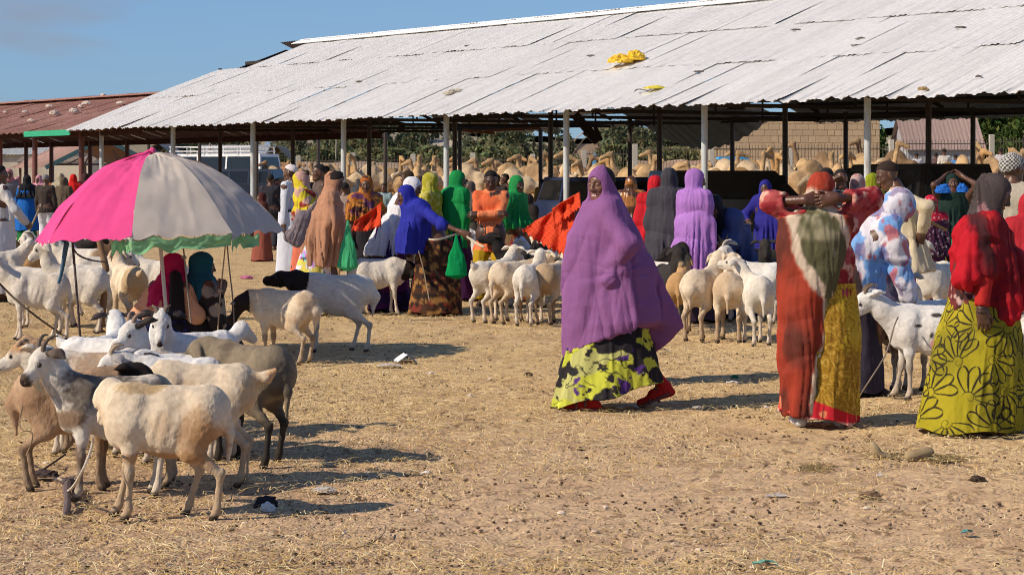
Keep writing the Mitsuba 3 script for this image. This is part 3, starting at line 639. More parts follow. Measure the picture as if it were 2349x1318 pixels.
# trees
def tree(kind, label, px, Z, top, half, crown_h, seed, leaf=(0.10, 0.14, 0.05), n=4200, trunk=True, flat=0.5, cat_='tree', group=None, size=0.16):
    r = np.random.default_rng(seed)
    key = thing(kind, label, cat_, group); Z = Z * 1.2; crown_h = crown_h * 1.2; size = size * 1.35; n = int(n * 1.9); leaf = np.asarray(leaf) * 1.7; half = half * 1.12
    x = (px - CX) / FOC * Z; g = float(gz(x, Z)); zt = EYE + (HOR - top) / FOC * Z; W = half / FOC * Z; Hc = crown_h
    O = np.array([x, Z, zt - Hc * 0.5])
    lobes = [(np.array([r.normal(0, 0.45) * W, r.normal(0, 0.45) * W, r.normal(0, 0.26) * Hc]), r.uniform(0.25, 0.48)) for _ in range(14)]
    li = r.integers(0, len(lobes), n)
    C = np.array([l[0] for l in lobes])[li]; S = np.array([l[1] for l in lobes])[li]
    d = r.normal(0, 1, (n, 3)); d /= np.linalg.norm(d, axis=1, keepdims=True); rad = r.random(n) ** 0.4
    P = O + C + d * (rad * S)[:, None] * np.array([W, W, Hc * flat * 1.4])
    P[:, 2] = np.minimum(P[:, 2], zt); P[:, 2] = np.maximum(P[:, 2], g + 0.1)
    a = r.normal(0, 1, (n, 3)); a /= np.linalg.norm(a, axis=1, keepdims=True); b = np.cross(a, r.normal(0, 1, (n, 3))); b /= np.linalg.norm(b, axis=1, keepdims=True)
    s = (size * r.uniform(0.5, 1.4, n))[:, None]
    V = np.stack([P - a * s, P + b * s * 0.45, P + a * s, P - b * s * 0.45], 1).reshape(-1, 3); i = np.arange(n) * 4
    col = np.asarray(leaf) * r.uniform(0.6, 1.35, (n, 1)) * np.array([1, 1, 1]); col[:, 0] *= r.uniform(0.8, 1.4, n)
    part(key, 'crown', shp((V, np.vstack([np.stack([i, i + 1, i + 2], 1), np.stack([i, i + 2, i + 3], 1)]), np.repeat(col, 4, 0)), 'mat_leaf', smooth=False))
    if trunk:
        ms = [tube(spline([(x, Z, g - 0.1), (x + r.normal(0, 0.1), Z, (g + O[2]) / 2), O], 8), np.linspace(0.16, 0.07, 8), 7)]
        for l, s_ in lobes[:8]: ms.append(tube(spline([(x, Z, (g + O[2]) / 2), O + l * 0.5, O + l], 6), np.linspace(0.07, 0.02, 6), 5))
        part(key, 'trunk', shp(cat(ms), 'mat_matte', [0.16, 0.12, 0.09]))
    return key
TREES = [(432, 125, 306, 70, 3.2, 'wide dark tree behind the white bus', 2200), (520, 140, 310, 80, 3.2, 'grey-green tree right of the white bus', 2200), (655, 132, 300, 34, 4.2, 'slim grey-green tree beside the blue-roofed house', 1400), (760, 128, 288, 85, 5.2, 'broad acacia behind the third front post', 3600), (872, 122, 290, 95, 5.6, 'dense acacia at the middle of the tree line', 4200), (985, 130, 296, 80, 4.4, 'acacia above the rusty tin roof', 3000), (1085, 108, 306, 60, 3.6, 'olive-green bush tree left of the orange-shirted boy', 2600), (1165, 106, 303, 85, 3.8, 'spreading acacia above the orange-shirted boy', 3800), (1285, 124, 298, 60, 3.8, 'acacia behind the purple-cloaked woman', 2200), (1430, 112, 283, 90, 5.0, 'tall acacia right of the purple-cloaked woman', 4200), (1540, 110, 300, 95, 4.2, 'acacia beside the stone building', 4200), (2010, 132, 286, 80, 5.2, 'dark tree between stone building and hut', 3600), (2150, 124, 268, 120, 5.4, 'dark tree above the hut roof', 4600), (2320, 108, 268, 75, 5.6, 'glossy dark tree at the right edge', 4200)]
for q, (px, Z, top, half, ch, lab, n) in enumerate(TREES):
    lf = ([0.095, 0.112, 0.066], [0.088, 0.105, 0.058], [0.105, 0.120, 0.075])[q % 3] if px < 1700 else [0.050, 0.080, 0.022]
    tree('acacia_tree', lab, px, Z, top, half, ch, 100 + q, lf, n, size=0.17)
for q, (px, Z, top, half, lab) in enumerate(((738, 104, 340, 45, 'low grey scrub bush by the first concrete post'), (860, 103, 345, 60, 'low scrub bush behind the second concrete post'), (1010, 103, 338, 70, 'low scrub bush behind the third concrete post'), (1130, 101, 338, 60, 'low scrub bush behind the fourth concrete post'), (1400, 102, 335, 50, 'low scrub bush behind the blue gate post'), (1540, 102, 340, 80, 'low scrub bush beside the stone building'))):
    tree('scrub_bush', lab, px, Z, top, half, 2.0, 160 + q, [0.11, 0.13, 0.065], 2000, False, 0.9, 'bush', size=0.14)
for px, Z, yt in ((770, 115, 292), (480, 120, 303)):
    x = (px - CX) / FOC * Z; single('utility_pole', 'thin leaning pole ' + ('left of the third front post' if px == 770 else 'above the white bus'), 'pole', shp(tube([(x - 0.05, Z, 0.9), (x, Z, 2.5), (x + 0.08, Z, EYE + (HOR - yt) / FOC * Z)], 0.05, 6), 'mat_matte', [0.34, 0.30, 0.24]))

# ------------------------------------------------------------------ vehicles
def wheel(c, r, w):
    t = trimesh.creation.torus(r - 0.09, 0.09, major_sections=24, minor_sections=8); V = np.array(t.vertices) * [1, 1, w / 0.18]
    return V[:, [0, 2, 1]] + c, np.array(t.faces)
def rim(c, r, w):
    m = trimesh.creation.cylinder(r - 0.07, w, sections=20); return np.array(m.vertices)[:, [0, 2, 1]] + c, np.array(m.faces)
def vehicle(name, label, cat_, base, yaw, col, low, cabin, L_, W_, zroof, rack=None, s=1.0, mat='mat_gloss'):
    """low: side outline (x, z) of the body, cabin: outline of the glazed top; both extruded and tapered"""
    key = thing(name, label, cat_); R = rotz(yaw); base = np.asarray(base, float)
    def put(m): return moved(m, R, base, s)
    V, F = extrude(low, -W_ / 2, W_ / 2)
    part(key, 'body', shp(put((V, F)), mat, col, 30))
    V, F = extrude(cabin, -W_ / 2 + 0.06, W_ / 2 - 0.06); zc = min(p[1] for p in cabin)
    V[:, 1] *= 1 - 0.18 * (V[:, 2] - zc) / (zroof - zc + 1e-6)
    part(key, 'cabin', shp(put((V, F)), mat, col, 30))
    xs = sorted(p[0] for p in cabin); x0, x1 = xs[0], xs[-1]; zt = zroof - 0.10; zb = zc + 0.05
    nwin = 3
    for k in range(nwin):
        a = x0 + 0.30 + (x1 - x0 - 0.6) * k / nwin; b = x0 + 0.30 + (x1 - x0 - 0.6) * (k + 1) / nwin - 0.08
        for sy in (-1, 1):
            yb, yt = sy * ((W_ / 2 - 0.06) * (1 - 0.18 * 0.1) + 0.012), sy * ((W_ / 2 - 0.06) * (1 - 0.18 * 0.85) + 0.012)
            P = np.array([[a, yb, zb], [b, yb, zb], [b, yt, zt], [a, yt, zt]]); P = np.vstack([P, P - [0, sy * 0.02, 0]])
            part(key, 'window', shp(put((P, quads([[0, 1, 2, 3], [7, 6, 5, 4], [0, 4, 5, 1], [1, 5, 6, 2], [2, 6, 7, 3], [3, 7, 4, 0]]))), 'mat_darkglass', [0.02] * 3, False))
    zl = {}
    for end, nm in ((0, 'rear_window'), (1, 'windscreen')):
        pts = sorted(cabin, key=lambda p: p[0] * (1 if end == 0 else -1))
        lo, hi = sorted(pts[:2], key=lambda p: p[1])
        d = np.array([hi[0] - lo[0], 0, hi[1] - lo[1]]); o = np.array([lo[0], 0, lo[1]]); nrm = unit([-(hi[1] - lo[1]), 0, hi[0] - lo[0]]) * (1 if end == 0 else -1)
        w0, w1 = W_ / 2 - 0.2, W_ / 2 - 0.3
        P = np.array([o + d * 0.12 + [0, -w0, 0], o + d * 0.12 + [0, w0, 0], o + d * 0.88 + [0, w1, 0], o + d * 0.88 + [0, -w1, 0]]) + nrm * 0.012
        P = np.vstack([P, P - nrm * 0.02])
        part(key, nm, shp(put((P, quads([[0, 1, 2, 3], [7, 6, 5, 4], [0, 4, 5, 1], [1, 5, 6, 2], [2, 6, 7, 3], [3, 7, 4, 0]]))), 'mat_darkglass', [0.02] * 3, False))
    for sx in (-0.30, 0.31):
        for sy in (-1, 1):
            w = part(key, 'wheel', shp(put(wheel((sx * L_, sy * (W_ / 2 - 0.10), 0.34), 0.34, 0.22)), 'mat_matte', [0.03, 0.03, 0.03], 30))
            part(w, 'rim', shp(put(rim((sx * L_, sy * (W_ / 2 - 0.08), 0.34), 0.27, 0.16)), 'mat_metal', [0.35, 0.35, 0.36], 30))
    for sy in (-1, 1):
        part(key, 'headlight', shp(put(box((L_ / 2 - 0.02, sy * (W_ / 2 - 0.25), 0.78), (0.10, 0.28, 0.16), bev=0.03)), 'mat_gloss', [0.6, 0.6, 0.6], False))
        part(key, 'tail_light', shp(put(box((-L_ / 2 + 0.02, sy * (W_ / 2 - 0.14), 0.95), (0.08, 0.16, 0.32), bev=0.03)), 'mat_gloss', [0.35, 0.02, 0.02], False))
    if rack is not None:
        ms = []
        for z in (zroof + 0.10, zroof + 0.27):
            hx0, hx1, hw = x0 + 0.25, x1 - 0.35, W_ / 2 - 0.2
            ms += [tube([(hx0, -hw, z), (hx1, -hw, z)], 0.022, 6), tube([(hx0, hw, z), (hx1, hw, z)], 0.022, 6), tube([(hx0, -hw, z), (hx0, hw, z)], 0.022, 6), tube([(hx1, -hw, z), (hx1, hw, z)], 0.022, 6)]
        for xx in np.linspace(x0 + 0.3, x1 - 0.4, 6):
            for sy in (-1, 1): ms.append(tube([(xx, sy * (W_ / 2 - 0.2), zroof - 0.06), (xx, sy * (W_ / 2 - 0.2), zroof + 0.27)], 0.018, 5))
            ms.append(tube([(xx, -W_ / 2 + 0.2, zroof + 0.10), (xx, W_ / 2 - 0.2, zroof + 0.10)], 0.015, 5))
        part(key, 'roof_rack', shp(put(cat(ms)), 'mat_metal', rack))
    return key
VAN_LOW = [(-2.3, 0.35), (2.25, 0.35), (2.32, 0.8), (2.1, 1.12), (-2.35, 1.12)]
VAN_CAB = [(-2.33, 1.10), (2.05, 1.10), (1.35, 2.05), (-2.22, 2.05)]
SUV_LOW = [(-2.2, 0.42), (2.15, 0.42), (2.22, 0.85), (2.05, 1.05), (0.95, 1.12), (-2.22, 1.12), (-2.25, 0.8)]
SUV_CAB = [(-2.18, 1.10), (1.05, 1.10), (0.45, 1.74), (-2.0, 1.74)]
vehicle('white_bus', 'white minibus with a white roof rack, seen past the umbrella', 'minibus', at(500, 400, 90) * [1, 1, 0] + [0, 0, 0.25], 2.75, [0.78, 0.79, 0.80], VAN_LOW, VAN_CAB, 4.6, 1.85, 2.05, rack=[0.75, 0.76, 0.76], s=1.18)
vehicle('dark_pickup', 'dark blue car with its rear towards the umbrella', 'car', at(532, 400, 84) * [1, 1, 0] + [0, 0, 0.25], 2.9, [0.012, 0.016, 0.035], SUV_LOW, SUV_CAB, 4.4, 1.8, 1.74, s=0.99)
vehicle('station_wagon', 'dark blue station wagon parked in the shed behind the purple cloak', 'car', at(1445, 400, 45.6) * [1, 1, 0], 0.35, [0.02, 0.03, 0.075], SUV_LOW, SUV_CAB, 4.4, 1.75, 1.74, s=0.92)
vehicle('black_car', 'black car parked in the shed behind the bending woman', 'car', at(1712, 400, 44) * [1, 1, 0], 0.15, [0.010, 0.009, 0.010], SUV_LOW, SUV_CAB, 4.4, 1.8, 1.74)
vehicle('black_car', 'black car parked in the shed behind the man in the cream jacket', 'car', at(2060, 400, 39.5) * [1, 1, 0], 1.9, [0.010, 0.010, 0.011], SUV_LOW, SUV_CAB, 4.4, 1.8, 1.74, s=1.06)
def frame_cart():
    a = at(1652, 362, 75); b = at(1714, 362, 75); zb = 1.4
    ms = [beam(a, b, 0.10), beam(a * [1, 1, 0] + [0, 0, zb], b * [1, 1, 0] + [0, 0, zb], 0.10)]
    for q in (a, b, (a + b) / 2): ms.append(beam(q * [1, 1, 0] + [0, 0, 0.5], q, 0.09))
    ms.append(beam(a + [0, 1.2, 0], b + [0, 1.2, 0], 0.09)); ms += [beam(q, q + [0, 1.2, 0], 0.08) for q in (a, b)]
    return cat(ms)
single('cart_rails', 'bright blue metal cart rails standing among the camels', 'cart', shp(frame_cart(), 'mat_matte', [0.06, 0.30, 0.62], False))
# ------------------------------------------------------------------ sheep and goats
# x forward, y to the animal's left, z up, the origin on the ground under the trunk; sizes of an animal 0.62 m at the withers
COATS = {
 'cream': dict(base=[0.60, 0.50, 0.37], leg=[0.42, 0.31, 0.20], dirt=[0.40, 0.22, 0.09], dirtk=0.8),
 'white': dict(base=[0.60, 0.56, 0.49], leg=[0.58, 0.50, 0.40], dirt=[0.48, 0.36, 0.22], dirtk=0.5),
 'snow': dict(base=[0.64, 0.63, 0.61], leg=[0.46, 0.39, 0.31], dirt=[0.46, 0.40, 0.32], dirtk=0.6),
 'tan': dict(base=[0.42, 0.25, 0.11], leg=[0.40, 0.28, 0.17], dirt=[0.56, 0.44, 0.28], dirtk=0.5),
 'brown': dict(base=[0.20, 0.12, 0.07], leg=[0.16, 0.10, 0.065], dirt=[0.33, 0.22, 0.13], dirtk=0.5),
 'blotch': dict(base=[0.40, 0.27, 0.17], leg=[0.25, 0.18, 0.12], dirt=[0.24, 0.13, 0.07], dirtk=1.0),
 'grey': dict(base=[0.20, 0.16, 0.11], leg=[0.035, 0.030, 0.026], dirt=[0.065, 0.052, 0.042], dirtk=1.9),
 'black': dict(base=[0.030, 0.026, 0.024], leg=[0.03, 0.026, 0.024], dirt=[0.06, 0.05, 0.04], dirtk=0.4),
 'pied': dict(base=[0.60, 0.57, 0.52], leg=[0.50, 0.44, 0.36], dirt=[0.03, 0.027, 0.025], dirtk=2.2),
}
def tg(p, tag):
    p.tag = tag; return p
def beast(kind='sheep', head=(0.50, 0.0, 0.72), look=(1, 0, -0.55), feet=((0, 0), (0, 0), (0, 0), (0, 0)), ears='droop', horns=None, tail=None, coat='cream', headc=None, neck_t=0.25,
          patches=(), beard=False, h=0.012, seed=0, belly=1.0, eyes=True, earc=None, hornc=(0.16, 0.12, 0.09), muz=None):
    goat = kind == 'goat'
    y = (0, 1, 0); hp = np.array(head, float); R = frame(look); hd = R[:, 0]
    lean = 0.90 if goat else 1.0
    pr = [tg(B((0.185, 0, 0.465), (-0.02, 0, 0.455), 0.120 * lean, 0.126 * belly, 0.07, (y, 0.78)), 'trunk'), tg(B((-0.02, 0, 0.455), (-0.20, 0, 0.485), 0.132 * belly, 0.116 * lean, 0.07, (y, 0.86)), 'trunk'),
          tg(B((0.18, 0, 0.555), (-0.215, 0, 0.562), 0.050, 0.062, 0.07), 'trunk'), tg(B((0.235, 0, 0.46), (0.262, 0, 0.40), 0.085 * lean, 0.056, 0.06), 'trunk'), tg(B((0.13, 0, 0.60), (0.02, 0, 0.585), 0.022, 0.02, 0.05), 'trunk'), *[tg(B((-0.15, q * 0.060, 0.595), (-0.185, q * 0.075, 0.575), 0.020, 0.016, 0.04), 'trunk') for q in (-1, 1)], *[tg(B((0.15, q * 0.075, 0.55), (0.20, q * 0.088, 0.44), 0.030, 0.040, 0.045), 'trunk') for q in (-1, 1)],
          tg(E((-0.225, 0, 0.505), (0.100, 0.098 * lean, 0.110), k=0.05), 'trunk'), tg(E((-0.02, 0, 0.425), (0.185, 0.114 * belly, 0.112 * belly), k=0.07), 'trunk')]
    hp = hp - np.array([0.055, 0, 0]); base = np.array([0.225, 0, 0.545]); mid = (base + hp) / 2 + np.array([0.03, 0, 0.02])
    pr += [tg(B(base, mid, 0.098 * lean, 0.072 * lean, 0.08, (y, 0.85)), 'neck0'), tg(B(mid, hp - hd * 0.02, 0.072 * lean, 0.056, 0.05), 'neck1'), tg(B(base - [0, 0, 0.09], mid - [0, 0, 0.05], 0.085 * lean, 0.05, 0.06), 'neck0')]
    P = lambda a, b, c: hp + R @ np.array([a, b, c], float)
    pr += [tg(E(P(0.015, 0, 0.004), (0.075, 0.052, 0.062), R, 0.03), 'head'), tg(B(P(0.03, 0, 0.0), P(0.155, 0, -0.022), 0.052, 0.031, 0.03, (R[:, 1], 0.85)), 'head'), tg(B(P(0.15, 0, -0.014), P(0.168, 0, -0.026), 0.029, 0.025, 0.02), 'muzzle'),
           tg(B(P(0.03, 0, -0.038), P(0.145, 0, -0.050), 0.030, 0.019, 0.02), 'head'), tg(B(P(0.055, -0.033, 0.026), P(0.055, 0.033, 0.026), 0.020, k=0.02), 'head')]
    pr += [E(P(0.066, s * 0.052, 0.008), (0.016, 0.010, 0.012), R, 0.012, '-') for s in (-1, 1)] + [E(P(0.180, s * 0.016, -0.016), (0.010, 0.006, 0.007), R, 0.006, '-') for s in (-1, 1)]
    for s in (-1, 1):
        tip = {'droop': (-0.055, s * 0.105, -0.085), 'out': (-0.04, s * 0.165, -0.01), 'up': (-0.06, s * 0.13, 0.06), 'back': (-0.13, s * 0.09, 0.0)}[ears]
        m = np.array([-0.025, s * 0.055, 0.028]); t = np.array(tip); q = m + (t - m) * 0.55 + [0, 0, 0.014]
        ax = unit(np.cross(t - m, [1, 0, 0.3]))
        pr += [tg(B(P(*m), P(*q), 0.020, 0.030, 0.012, (R @ ax, 0.45)), 'ear'), tg(B(P(*q), P(*t), 0.030, 0.012, 0.02, (R @ ax, 0.45)), 'ear')]
    for i, (sx, sy) in enumerate(((1, 1), (1, -1), (-1, 1), (-1, -1))):
        dx, dy = feet[i]; yy = sy * 0.082
        if sx > 0:
            a, b, c, d = np.array([0.190, yy, 0.44]), np.array([0.180 + dx * 0.45, yy * 0.98 + dy * 0.5, 0.225]), np.array([0.177 + dx * 0.92, yy * 0.95 + dy * 0.95, 0.060]), np.array([0.196 + dx, yy * 0.95 + dy, 0.020])
            pr += [tg(B(a, a * 0.45 + b * 0.55, 0.072, 0.038, 0.05, (y, 0.72)), 'trunk'), tg(B(a * 0.45 + b * 0.55, b + [0, 0, 0.03], 0.036, 0.023, 0.025), 'leg'), tg(B(b + [0.004, 0, 0.012], b - [-0.004, 0, 0.014], 0.0255, 0.0235, 0.015), 'leg'), tg(B(b, (b + c) / 2, 0.022, 0.0155, 0.02), 'leg'), tg(B((b + c) / 2, c, 0.0155, 0.0205, 0.015), 'leg'), tg(B(c, d, 0.021, 0.024, 0.015), 'hoof')]
        else:
            a, b, c, e, d = np.array([-0.200, yy, 0.475]), np.array([-0.125 + dx * 0.35, yy * 1.18 + dy * 0.3, 0.335]), np.array([-0.270 + dx * 0.75, yy * 1.05 + dy * 0.65, 0.220]), np.array([-0.245 + dx * 0.98, yy * 1.02 + dy, 0.060]), np.array([-0.228 + dx, yy * 1.02 + dy, 0.020])
            pr += [tg(B(a, b, 0.096 * lean, 0.058, 0.05, (y, 0.72)), 'trunk'), tg(B(b, b * 0.4 + c * 0.6, 0.050, 0.026, 0.03, (y, 0.8)), 'leg'), tg(B(b * 0.4 + c * 0.6, c, 0.026, 0.0235, 0.015), 'leg'), tg(B(c - [0.012, 0, -0.012], c, 0.017, 0.021, 0.012), 'leg'), tg(B(c, e * 0.5 + c * 0.5, 0.0215, 0.0160, 0.015), 'leg'), tg(B(e * 0.5 + c * 0.5, e, 0.0160, 0.0205, 0.015), 'leg'), tg(B(e, d, 0.021, 0.024, 0.015), 'hoof')]
        pr.append(tg(B(d + [0.008, -0.011, -0.004], d + [0.018, -0.011, -0.008], 0.016, 0.012, 0.006), 'hoof')); pr.append(tg(B(d + [0.008, 0.011, -0.004], d + [0.018, 0.011, -0.008], 0.016, 0.012, 0.006), 'hoof'))
    tail = tail or (('up' if seed % 3 == 0 else 'hang') if goat else 'fat')
    if tail == 'fat': pr += [tg(B((-0.285, 0, 0.55), (-0.340, 0, 0.45), 0.042, 0.052, 0.04, (y, 1.15)), 'tail'), tg(B((-0.340, 0, 0.45), (-0.330, 0, 0.36), 0.046, 0.022, 0.03), 'tail'), tg(B((-0.330, 0, 0.37), (-0.325, 0, 0.29), 0.016, 0.009, 0.02), 'tail')]
    elif tail == 'up': pr += [tg(B((-0.285, 0, 0.565), (-0.335, 0, 0.585), 0.034, 0.028, 0.03), 'tail'), tg(B((-0.335, 0, 0.585), (-0.37, 0, 0.635), 0.026, 0.011, 0.02), 'tail')]
    elif tail == 'out': pr += [tg(B((-0.295, 0, 0.555), (-0.385, 0, 0.56), 0.036, 0.032, 0.03), 'tail'), tg(B((-0.385, 0, 0.56), (-0.435, 0, 0.60), 0.030, 0.012, 0.02), 'tail')]
    elif tail == 'fluff': pr += [tg(B((-0.285, 0, 0.57), (-0.365, 0.02, 0.63), 0.045, 0.052, 0.03), 'tail'), tg(B((-0.365, 0.02, 0.63), (-0.445, 0.05, 0.57), 0.052, 0.030, 0.02), 'tail')]
    else: pr += [tg(B((-0.295, 0, 0.54), (-0.335, 0, 0.40), 0.030, 0.022, 0.03), 'tail'), tg(B((-0.335, 0, 0.40), (-0.325, 0, 0.27), 0.022, 0.010, 0.02), 'tail')]
    V, F = sdf_mesh(pr, h)
    N = vnormals(V, F)
    V = V + N * ((fbm(V + seed, 9.0, 3, seed)[:, None] - 0.5) * 0.012 * (V[:, 2:3] > 0.3) + (nz(V + seed, 45.0, seed + 3)[:, None] - 0.5) * 0.004 * (V[:, 2:3] > 0.2))
    flank = sstep(0.30, 0.38, V[:, 2]) * sstep(0.55, 0.48, V[:, 2]) * sstep(0.05, 0.09, np.abs(V[:, 1])) * sstep(-0.14, -0.04, V[:, 0]) * sstep(0.17, 0.10, V[:, 0])
    V = V + N * (0.0020 * np.sin(V[:, 0] * 105 + V[:, 2] * 30 + seed) * flank)[:, None]
    tags = sorted({p.tag for p in pr if hasattr(p, 'tag')}); Vf = V.astype(np.float32)
    dist = {t: np.min([p.f(Vf) for p in pr if getattr(p, 'tag', '') == t], axis=0) for t in tags}
    near = np.argmin(np.stack([dist[t] for t in tags], 1), 1); is_ = lambda *ts: np.isin(near, [tags.index(t) for t in ts if t in tags])
    k = COATS[coat]
    n1, n2, n3 = fbm(V + seed * 3.1, 4.5, 4, seed), fbm(V + seed, 14.0, 3, seed + 1), nz(V, 60.0, seed + 2)
    C = mixc(k['base'], np.array(k['base']) * 1.12, n2) * (0.88 + 0.24 * n3[:, None])
    C = mixc(C, k['dirt'], np.clip(sstep(0.50, 0.70, n1) * k['dirtk'], 0, 1) * (0.55 if k['dirtk'] < 2 else 1))
    low = sstep(0.36, 0.14, V[:, 2] + (n1 - 0.5) * 0.25)
    C = mixc(C, np.array(k['leg']) * (0.8 + 0.4 * n2[:, None]), low * (is_('leg', 'hoof') | (V[:, 2] < 0.27)))
    C = mixc(C, [0.045, 0.035, 0.028], is_('hoof') * sstep(0.04, 0.02, V[:, 2]) * 1.0)
    C = mixc(C, np.array(k['leg']) * 0.55, is_('leg') * sstep(0.045, 0.02, np.abs(V[:, 2] - 0.225)) * sstep(0.35, 0.6, n2) * 0.7)
    C = mixc(C, np.array(k['dirt']) * 0.6, sstep(0.60, 0.68, fbm(V + seed * 2, 26.0, 3, seed + 9)) * 0.16)
    for (pc, rad, col) in patches:
        d = np.linalg.norm((V - np.asarray(pc)) / np.asarray(rad), axis=1) + (n1 - 0.5) * 1.1 + (n3 - 0.5) * 0.25
        C = mixc(C, np.array(col) * (0.85 + 0.3 * n3[:, None]), sstep(1.25, 0.72, d) * (0.72 if coat in ('cream', 'blotch') else 1.0) * (0.6 + 0.8 * np.clip(n2, 0, 0.5)))
    if headc is not None:
        ax = unit(hp - base); t = (V - base) @ ax / np.linalg.norm(hp - base) + (n2 - 0.5) * 0.10
        m = is_('head', 'ear', 'muzzle', 'neck1') | (is_('neck0') & (t > neck_t)); m &= (t > neck_t) | is_('head', 'ear', 'muzzle')
        C[m] = np.asarray(headc) * (0.8 + 0.5 * n2[m][:, None])
    if earc is not None: C[is_('ear')] = np.asarray(earc) * (0.8 + 0.4 * n2[is_('ear')][:, None])
    if muz is not None:
        hh = (V - hp) @ R; C = mixc(C, np.asarray(muz), is_('head', 'muzzle') * sstep(0.13, 0.165, hh[:, 0] + (n2 - 0.5) * 0.03))
    hh = (V - hp) @ R
    C = mixc(C, np.array([0.05, 0.03, 0.028]) if headc is None else np.asarray(headc) * 0.6, is_('muzzle', 'head') * sstep(0.178, 0.190, hh[:, 0]))
    mouth = is_('muzzle', 'head') * (np.abs(hh[:, 2] + 0.040) < 0.004) * (hh[:, 0] > 0.12); C = mixc(C, C * 0.35, mouth)
    parts = [('body', (V, F, C), 'mat_coat')]
    if eyes:
        for s in (-1, 1):
            m = trimesh.creation.icosphere(subdivisions=2, radius=0.0125); parts.append(('eye', (np.array(m.vertices) + P(0.064, s * 0.0445, 0.008), np.array(m.faces), np.tile([0.02, 0.014, 0.008], (len(m.vertices), 1))), 'mat_gloss'))
    if horns:
        ln = horns
        for s in (-1, 1):
            pts = spline([P(0.0, s * 0.026, 0.045), P(-0.03, s * 0.034, 0.045 + 0.42 * ln), P(-0.10 * ln / 0.12, s * 0.050, 0.045 + 0.52 * ln), P(-0.155 * ln / 0.12, s * 0.058, 0.05 + 0.25 * ln)], 14)
            m = tube(pts, np.linspace(0.017, 0.004, 14) * (1 + 0.10 * np.sin(np.arange(14) * 3.0)), 8); parts.append(('horn', (*m, np.tile(hornc, (len(m[0]), 1))), 'mat_matte'))
    if beard:
        V2, F2 = sdf_mesh([B(P(0.11, 0, -0.065), P(0.10, 0, -0.15), 0.018, 0.006, 0.01), B(P(0.12, 0, -0.06), P(0.125, 0, -0.13), 0.013, 0.004, 0.01)], 0.006); parts.append(('beard', (V2, F2, np.tile([0.62, 0.52, 0.33], (len(V2), 1))), 'mat_coat'))
    return [(nm, (m[0] * [0.88, 0.93, 1.0], *m[1:]), mt) for nm, m, mt in parts]
def put_beast(name, label, cat_, parts, xy, deg, s=1.0, group=None, dz=0.0):
    key = thing(name, label, cat_, group); R = rotz(math.radians(deg))
    for nm, m, mat in parts:
        part(key, nm, shp(moved(m, R, (xy[0], xy[1], dz), s), mat))
    return key
BLK = [0.018, 0.014, 0.013]
def G(px, py): return ground(px, py)

